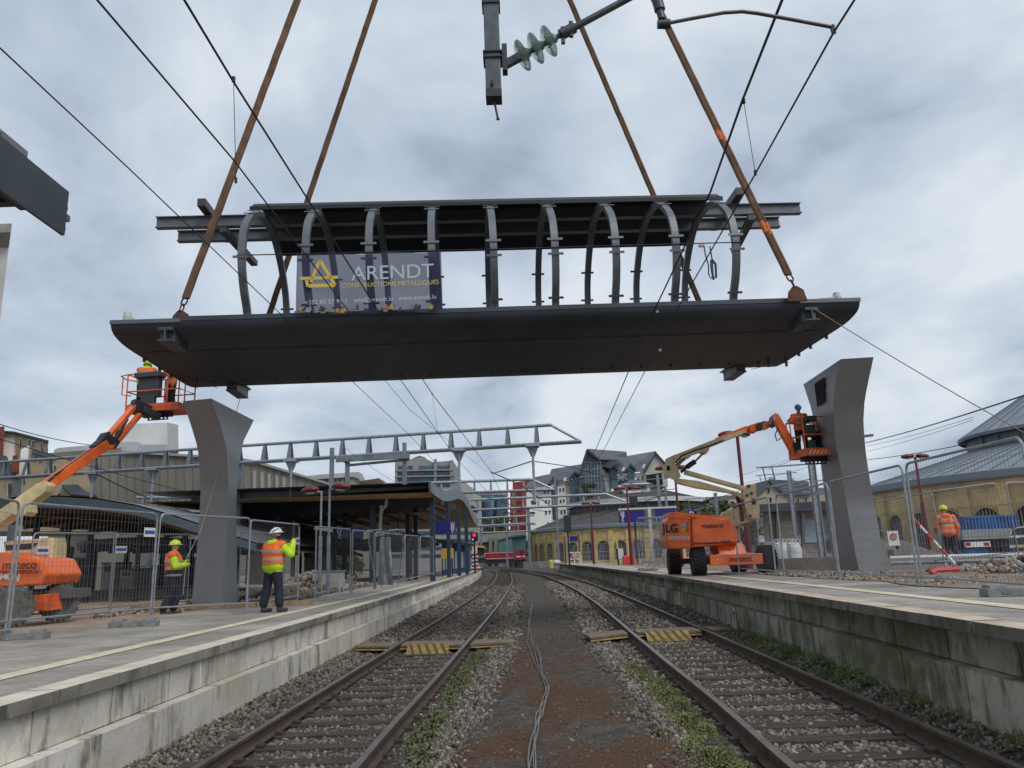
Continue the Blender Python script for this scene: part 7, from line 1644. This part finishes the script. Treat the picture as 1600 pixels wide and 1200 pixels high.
ex_ = thing('excavator', A(750, 870, 98), 'yellow excavator half hidden behind the chevron board', 'excavator'); bpart('body', [(740, 853), (745, 850.5), (755, 852), (757, 862), (752, 868), (742, 868)], 98, 2.5, blackp, ex_); bpart('arm', [(738, 855), (742, 851), (756, 853), (759, 857), (748, 855), (740, 859)], 97.6, .5, mat("excavator_yellow", (.50, .32, .06), .5, 0, .3, 2), ex_)
bpart('track', [(740, 872), (758, 871), (758, 879), (740, 880)], 98, 2.5, black, ex_)
# kiosks under the left canopy far end
for (x0, x1, D, m_, lab) in ((690, 702, 60, mat("kiosk_blue", (.03, .07, .20), .5, 0, .3, 1), 'blue waiting shelter below the track 8 sign'), (704, 716, 66, mat("kiosk_blue", (0, 0, 0)), 'blue panel shelter near the end of the left platform'), (718, 732, 74, mat("kiosk_blue", (0, 0, 0)), 'farthest blue shelter before the red signal')):
    t = thing('platform_shelter', A(x0, 890, D), lab, 'shelter'); a = A(x0, 850, D); c = A(x1, 850, D); b = MB(); b.box(a.x, c.x, D, D+3, .76, 3.2); b.build('cabin', m_, t)
    b = MB(); b.box(a.x+.15*(c.x-a.x), a.x+.4*(c.x-a.x), D-.03, D, 1.2, 2.6); b.box(a.x+.55*(c.x-a.x), a.x+.8*(c.x-a.x), D-.03, D, 1.2, 2.6); b.build('pane', mat("pale_pane", (.35, .36, .38), .3), t); b = MB(); b.box(a.x-.3, c.x+.3, D-.5, D+3.2, 3.2, 3.4); b.build('roof', dk, t)
t = thing('info_board', A(690, 870, 58), 'yellow timetable board under the track 8 sign', 'notice board'); b = MB(); a = A(689, 855, 56); b.box(a.x, a.x+.9, 56, 56.1, 2.0, 2.7); b.build('panel', mat("timetable_yellow", (.55, .35, .05), .5), t); b = MB(); b.box(a.x+.05, a.x+.12, 56, 56.1, .76, 2.0); b.box(a.x+.75, a.x+.82, 56, 56.1, .76, 2.0); b.build('leg', dk, t)
# blue container truck at right, white van
D = 40; bt_ = thing('container_truck', A(1540, 860, D), 'blue skip container on a flatbed truck in front of the round depot', 'truck')
blu = mat("container_blue", (.035, .12, .32), .55, 0, .35, 1.2); greyp = mat("flatbed_grey", (.24, .255, .25), .6, 0, .2, 1)
a = A(1503, 807, D); c = A(1592, 826, D); b = MB(); b.box(a.x, c.x, D, D+2.4, c.z, a.z)
for k in range(16): x = a.x+.1+k*(c.x-a.x-.2)/15; b.box(x-.05, x+.05, D-.05, D, c.z+.03, a.z-.1)
b.box(a.x-.05, c.x+.05, D-.07, D, a.z-.1, a.z); b.build('container', blu, bt_)
a2 = A(1503, 828, D-.1); c2_ = A(1582, 841, D-.1); b = MB(); b.box(a2.x, c2_.x, D-.1, D+2.4, c2_.z, a2.z); b.build('side_board', greyp, bt_)
b = MB(); zz0 = A(1540, 856, D).z; b.box(a2.x, c2_.x+.4, D+.2, D+2.2, zz0, c2_.z-.01); b.build('underframe', blackp, bt_)
b = MB(); p0 = A(1508, 847, D-.2); p1 = A(1548, 854, D-.2); b.box(p0.x, p1.x, D-.2, D-.12, p1.z, p0.z); b.build('rear_bumper', white_p, bt_)
b = MB(); 
for px in (1513, 1542): q = A(px, 850, D-.22); b.box(q.x-.12, q.x+.12, D-.22, D-.2, q.z-.08, q.z+.08)
b.build('tail_light', mat("tail_light_red", (.35, .01, .02), .3), bt_)
b = MB(); q0 = A(1511, 857, D); q1 = A(1543, 866, D); b.box(q0.x, q1.x, D-.05, D+1, q1.z, q0.z); b.build('lower_panel', blu, bt_)
truck_wheels((1553, 1566, 1580), 860, D+.4, .45, bt_)
wc = thing('white_van', A(1590, 850, 33), 'white van cut off by the right edge behind the fence', 'van'); D = 33
bpart('body', [(1577, 836), (1582, 827), (1592, 823), (1640, 820), (1640, 862), (1578, 862)], D, 4, mat("van_white", (.62, .63, .65), .3, coat=.5), wc, )
bpart('windscreen', [(1583, 827.5), (1592, 824.5), (1640, 822), (1640, 833), (1580, 836)], D-.03, .03, darkglass, wc); bpart('grille', [(1578, 840), (1640, 838), (1640, 850), (1579, 851)], D-.03, .03, blackp, wc); bpart('headlight', [(1585, 837), (1592, 836), (1593, 840), (1586, 841)], D-.05, .03, white_p, wc); bpart('number_plate', [(1588, 852), (1602, 851.5), (1602, 855.5), (1588, 856)], D-.05, .03, mat("plate_yellow", (.6, .4, .03), .5), wc)
bpart('bumper', [(1577, 856), (1640, 854), (1640, 864), (1578, 865)], D-.06, .5, blackp, wc)
# bulk bags
def bag(x0, y0, x1, y1, D, label):
    a = A(x0, y1, D); c = A(x1, y0, D); t = thing('bulk_bag', ((a.x+c.x)/2, D+.45, a.z), label, 'bulk bag', 'white bulk bags')
    w = c.x-a.x; h = c.z-a.z; b = MB(); n = 16; rows = []
    for j in range(9):
        v = j/8; r = []
        for i in range(n+1):
            an = 2*math.pi*i/n; k = (abs(math.cos(an))**3+abs(math.sin(an))**3)**(-1/3); bul = 1+.10*math.sin(v*3.1)-.12*v*v+.02*math.sin(an*5+j)
            r.append(V((a.x+c.x)/2+k*math.cos(an)*w/2*bul*.85, D+.45+k*math.sin(an)*w/2*bul*.85, a.z+h*v*(.93+.05*math.sin(an*3))))
        rows.append(r)
    b.sheet(rows); b.add(rows[-1][:-1], [tuple(range(n))]); b.build('bag_body', tarp, t, smooth=True)
    b = MB()
    for s_ in (-1, 1):
        for f_ in (-1, 1): p = V((a.x+c.x)/2+s_*w*.36, D+.45+f_*w*.36, a.z+h*.88); b.tube([p, p+V(-s_*.05, 0, .18), p+V(-s_*.14, 0, .22), p+V(-s_*.2, 0, .02)], .018, 5)
    b.build('lifting_loop', tarp, t)
bag(1217, 846, 1236, 876, 33, 'white bulk bag with a raised corner, left one behind the fence'); bag(1237, 846, 1257, 873, 32, 'white bulk bag, right one behind the fence'); bag(1190, 842, 1200, 862, 34, 'small white bag beside the fence posts, left of the two bulk bags')
t = thing('concrete_box', A(1205, 865, 31), 'grey concrete box beside the small white bag', 'concrete box'); p = A(1196, 872, 31); q = A(1212, 846, 31); b = MB(); b.box(p.x, q.x, 31, 32, p.z, q.z); b.build('body', mat("concrete_box_grey", (.28, .28, .26), .9, 0, .2, 3), t, bevel=.02); b = MB(); b.lathe([(.05, 0), (.05, .01)], A(1208, 860, 30.99), (0, -1, 0), 10); b.build('hole', mat("dark_opening", (0, 0, 0)), t)
# low concrete wall between bags and platform
t = thing('kerb_wall', A(1230, 880, 27), 'low grey concrete wall in front of the bulk bags', 'wall'); b = MB(); a, c = A(1185, 884, 27), A(1314, 880, 25); b.beam(a, c, .3, .42); b.build('wall_body', mat("kerb_wall_concrete", (.36, .35, .32), .9, 0, .3, 1.5), t)
def heap(cx, cy, rx, ry, h, zb, m_, name, label, seed, st=0, stm=None):
    r = random.Random(seed); b = MB(); rows = []
    for j in range(15):
        v = j/14; row = []
        for i in range(29):
            a = 2*math.pi*(i % 28)/28; q = 1-v; nz_ = 1+.16*math.sin(a*3+seed)+.09*math.sin(a*7+v*4); row.append(V(cx+rx*q*nz_*math.cos(a), cy+ry*q*nz_*math.sin(a), zb+h*(1-(1-v)**1.3*1.0)*(1+.12*math.sin(a*5+v*9))*(.8+.2*math.cos(a+seed))))
        rows.append(row)
    b.sheet(rows); o = tag(b.build(name, m_, smooth=True), label, None, kind='stuff')
    return o
gravp = mat("pinkish_gravel", (.20, .165, .155), .95, 0, 0, 14, .9, 30, col2=(.09, .07, .068))
p = A(1410, 850, 36); heap(p.x, 38, 4.6, 3, 2.0, .4, gravp, 'gravel_heap', 'pinkish grey gravel heap right of the right steel pillar', 2)
p = A(1275, 850, 40); heap(p.x, 42, 4.2, 3, 1.9, .4, gravp, 'gravel_heap', 'gravel heap behind the two masts, left of the right steel pillar', 3)
def rubble(x0, x1, y0_, y1_, zf, n, s0, s1, label, seed, mats_):
    X_ = NR.uniform(x0, x1, n); Y_ = NR.uniform(y0_, y1_, n); S_ = NR.uniform(s0, s1, n)**1; Z_ = np.array([zf(x, y) for x, y in zip(X_, Y_)])+S_*.3
    tag(stones('rubble', np.stack([X_, Y_, Z_], 1), S_, mats_, NR.integers(0, len(mats_), n)), label, None, kind='stuff')
rbm = [mat("rubble_tan", (.30, .24, .17), .9, 0, .3, 4, island=.4), mat("rubble_grey", (.28, .27, .25), .9, 0, .3, 4, island=.4), mat("rubble_brown", (.15, .10, .07), .9, 0, .3, 4, island=.4)]
rubble(6.9, 13.5, 13.0, 20, lambda x, y: 1.06-.012*max(0, x-8), 2600, .012, .045, 'loose rubble and soil lumps beyond the right platform fence', 1, rbm)
rubble(6.9, 9.2, 19.5, 23, lambda x, y: 1.07, 900, .02, .06, 'broken stones in front of the right steel pillar', 2, rbm)
rubble(10.5, 14.5, 17.8, 20.5, lambda x, y: 1.05+.28*math.exp(-((x-12.6)/1.4)**2-((y-19.2)/.8)**2), 600, .04, .14, 'heap of larger broken blocks right of the right pillar', 3, rbm)
rubble(-10.5, -8.6, 19, 21.5, lambda x, y: .72, 250, .02, .07, 'crumbs of rubble around the foot of the left pillar', 4, rbm)
rubble(-9.5, -6.8, 27, 38, lambda x, y: .75+.7*math.exp(-((x+8.3)/1.0)**2-((y-32)/4)**2), 1000, .04, .15, 'rubble heap behind the fence on the left platform', 5, rbm)
p = A(400, 930, 24); rubble(p.x-2.2, p.x+1.3, 24, 26.5, lambda x, y: .75+.25*math.exp(-((x-p.x)/.9)**2), 260, .05, .18, 'yellowish broken stones behind the left pillar foot', 6, rbm[:1])
# pipes and small items
line('white_pipe', [A(1391, 872, 23.5), A(1612, 866, 22)], .07, white_p, 'long white pipe lying on the ground right of the right pillar, upper one', 'pipe', 'long pipes lying on the ground')
line('white_pipe', [A(1391, 880, 22.5), A(1612, 874, 21)], .06, galv, 'long grey pipe lying on the ground right of the right pillar, lower one', 'pipe', 'long pipes lying on the ground')
line('white_pipe', [A(372, 916, 25), A(420, 917, 24.5), A(470, 912, 25)], .06, white_p, 'white pipe on the ground behind the man in the white helmet', 'pipe')
line('red_hose', [A(1455, 896, 17.5), A(1462, 891, 17.6), A(1480, 890, 17.6), A(1496, 889, 17.8)], .06, mat("hose_red", (.55, .05, .06), .6), 'short red hose lying in the rubble right of the right pillar', 'hose')
t = thing('barrier_pole', A(1490, 881, 21), 'red and white striped pole leaning across the fence by the worker walking away', 'pole')
b = MB(); pa, pb_ = A(1427, 810, 21.5), A(1492, 881, 21); N_ = 6
for i in range(N_): b.cur = i % 2; b.tube([pa.lerp(pb_, i/N_), pa.lerp(pb_, (i+1)/N_)], .035, 8)
b.build('striped_tube', [mat("hose_red", (0, 0, 0)), white_p], t)
t = thing('no_entry_post', A(1402, 868, 25), 'short dark post with a white no entry notice beside the right pillar', 'sign post'); b = MB(); p = A(1395, 819, 25); q = A(1404, 866, 25); b.beam(q, p, .08, .08); b.build('post', dk, t); b = MB(); b.obox(A(1396, 841, 24.9), V(.17, 0, 0), V(0, .01, 0), V(0, 0, .23)); b.build('notice', white_p, t); b = MB(); pts = [A(1396, 838.5, 24.88)+V(.09*math.cos(a), 0, .09*math.sin(a)) for a in np.linspace(0, 6.28, 15)]; b.tube(pts, .018, 5, cap=False); b.beam(pts[5], pts[12], .02, .02); b.build('red_ring', mat("hose_red", (0, 0, 0)), t)
b = MB(); b.box(q.x-.25, q.x+.25, 24.8, 25.2, q.z-.1, q.z+.15); b.build('foot_block', mat("foundation_concrete", (0, 0, 0)), t)
t = thing('wall_marker', A(1150, 964, 17.2), 'small rusty edged marker plate with a T on the mossy wall', 'marker'); c = AX(1150, 966, 4.27); b = MB(); b.box(c.x-.025, c.x-.01, c.y-.13, c.y+.13, c.z-.22, c.z+.24); b.build('plate', mat("marker_rust_edge", (.22, .08, .05), .8), t); b = MB(); b.box(c.x-.030, c.x-.025, c.y-.10, c.y+.10, c.z-.19, c.z+.21); b.build('plate_face', mat("marker_pale", (.33, .31, .27), .8), t)
text_mesh("T", .26, (c.x-.033, c.y, c.z+.02), (0, -1, 0), (0, 0, 1), blackp, 'lettering', t, .001, bold=.012)
t = thing('stone_block', A(1585, 935, 10.9), 'white box on red base among the rubble on the left platform', 'crate') if 0 else None
p = A(509, 905, 30); t = thing('white_cabinet', p, 'white low cabinet at the foot of the silver lamp posts', 'cabinet'); a = A(488, 912, 30); c = A(530, 893, 30); b = MB(); b.box(a.x, c.x, 30, 31, .75, c.z); b.build('body', mat("cabinet_white", (.45, .45, .40), .6, 0, .2, 2), t, bevel=.02); b = MB(); b.box(a.x-.05, c.x+.05, 29.97, 31, c.z, c.z+.04); b.build('lid', galv, t)
t = thing('yellow_bollard', A(861, 884, 95), 'small yellow post at the far end of the right platform', 'bollard'); b = MB(); q = A(861, 880, 95); b.lathe([(.28, 0), (.28, .8), (.2, 1.0)], (q.x, 95, .6), (0, 0, 1), 12); b.build('post_body', mat("bollard_yellow", (.6, .5, .12), .6), t)
t = thing('white_sack', A(870, 879, 93), 'white sack lying on the far end of the right platform', 'sack'); b = MB(); q = A(870, 879, 93); b.ell((q.x, 93, 1.25), .5, .5, .32, 14, 8); b.build('sack_body', tarp, t, smooth=True)
for (x, D, lab, m_) in ((1017-5, 60, 'a', None),): pass
t = thing('barrier', A(893, 875, 80), 'white barrier frame with a round sign beside the far signal', 'barrier'); D = 80; b = MB(); a, c = A(889, 876, D), A(906, 862, D)
for x in (a.x, (a.x+c.x)/2, c.x): b.box(x-.05, x+.05, D, D+.1, 1.0, c.z)
b.box(a.x, c.x, D, D+.1, c.z-.1, c.z); b.box(a.x, c.x, D, D+.1, c.z-.75, c.z-.65); b.build('frame', white_p, t); b = MB(); b.lathe([(.28, 0), (.28, .02)], V(a.x+.6, D-.01, c.z-.35), (0, -1, 0), 14); b.build('round_sign', mat("pink_sign", (.6, .3, .3), .6), t)
t = thing('red_barrier', A(981, 876, 60), 'red plastic barrier block between the red lamp posts', 'barrier'); a, c = A(974, 878, 60), A(991, 868, 60); b = MB(); b.box(a.x, c.x, 60, 60.5, 1.0, c.z); b.build('block', mat("barrier_red", (.6, .05, .04), .5), t, bevel=.05); b = MB(); b.box(a.x+.2, c.x-.2, 59.98, 60, 1.15, 1.3); b.build('slot', mat("hose_red", (0, 0, 0)), t)
t = thing('notice_post', A(966, 878, 62), 'yellow and black post with a white notice near the track 9 sign', 'sign post'); p = A(964, 842, 62); b = MB(); b.box(p.x-.08, p.x+.08, 62, 62.1, 2.3, p.z); b.build('yellow_board', mat("bollard_yellow", (0, 0, 0)), t); b = MB(); b.box(p.x-.06, p.x+.06, 62, 62.1, 1.0, 2.3); b.build('post', blackp, t); p = A(970, 865, 61.9); b = MB(); b.box(p.x-.2, p.x+.2, 61.9, 61.95, p.z-.4, p.z+.4); b.build('notice', white_p, t)
# yard clutter under the left canopies: low pale walls, posts and a far platform edge
for i, (x0, y0_, x1, y1__, D, m_, nm, lab, cat) in enumerate(((110, 932, 300, 920, 40, mat("far_kerb", (.36, .35, .32), .9, 0, .2, .6), 'far_platform_edge', 'pale kerb of the far platform seen through the left fences', 'kerb'),
        (385, 885, 432, 866, 40, mat("pale_container", (.42, .41, .38), .8, 0, .2, .5), 'site_container', 'pale site container behind the man in the white helmet', 'container'),
        (475, 890, 512, 862, 56, mat("pale_wall_far", (.45, .44, .40), .8, 0, .2, .5), 'pale_wall', 'pale far wall seen between the posts under the middle canopy', 'wall'),
        (120, 905, 240, 884, 60, mat("yard_wall", (.22, .21, .17), .9, 0, .3, .5), 'yard_wall', 'dull yard wall beyond the left fences', 'wall'),
        (240, 900, 305, 872, 62, mat("pale_container", (0, 0, 0)), 'site_container', 'pale container seen left of the left steel pillar', 'container'))):
    a = A(x0, y0_, D); c = A(x1, y1__, D); t = thing(nm, a, lab, cat); b = MB(); b.box(a.x, c.x, D, D+1.5, .2, c.z); b.build('body', m_, t); b = MB(); b.box(a.x-.05, c.x+.05, D-.04, D+1.5, c.z, c.z+.06); b.build('top_edge', galv_d, t)
for (x0, x1, yt, yb2, D, lab) in ((84, 118, 873, 902, 46, 'white site cabin seen through the fence right of the orange lift body'), (158, 182, 880, 904, 50, 'small white site cabin between the two inner fences'), (186, 212, 890, 908, 44, 'low pale site cabin left of the rope worker')):
    a = A(x0, yb2, D); c = A(x1, yt, D); t = thing('site_cabin', (a.x, D, .4), lab, 'site cabin', 'pale cabins beyond the left fences')
    b = MB(); b.box(a.x, c.x, D, D+2, .35, c.z); b.build('cabin', white_p, t); b = MB(); b.box(a.x+.2*(c.x-a.x), a.x+.6*(c.x-a.x), D-.03, D, (a.z+c.z)/2, c.z-.15); b.build('window', blueglass, t); b = MB(); b.box(a.x-.05, c.x+.05, D-.05, D+2.05, c.z, c.z+.07); b.build('roof_edge', galv_d, t)
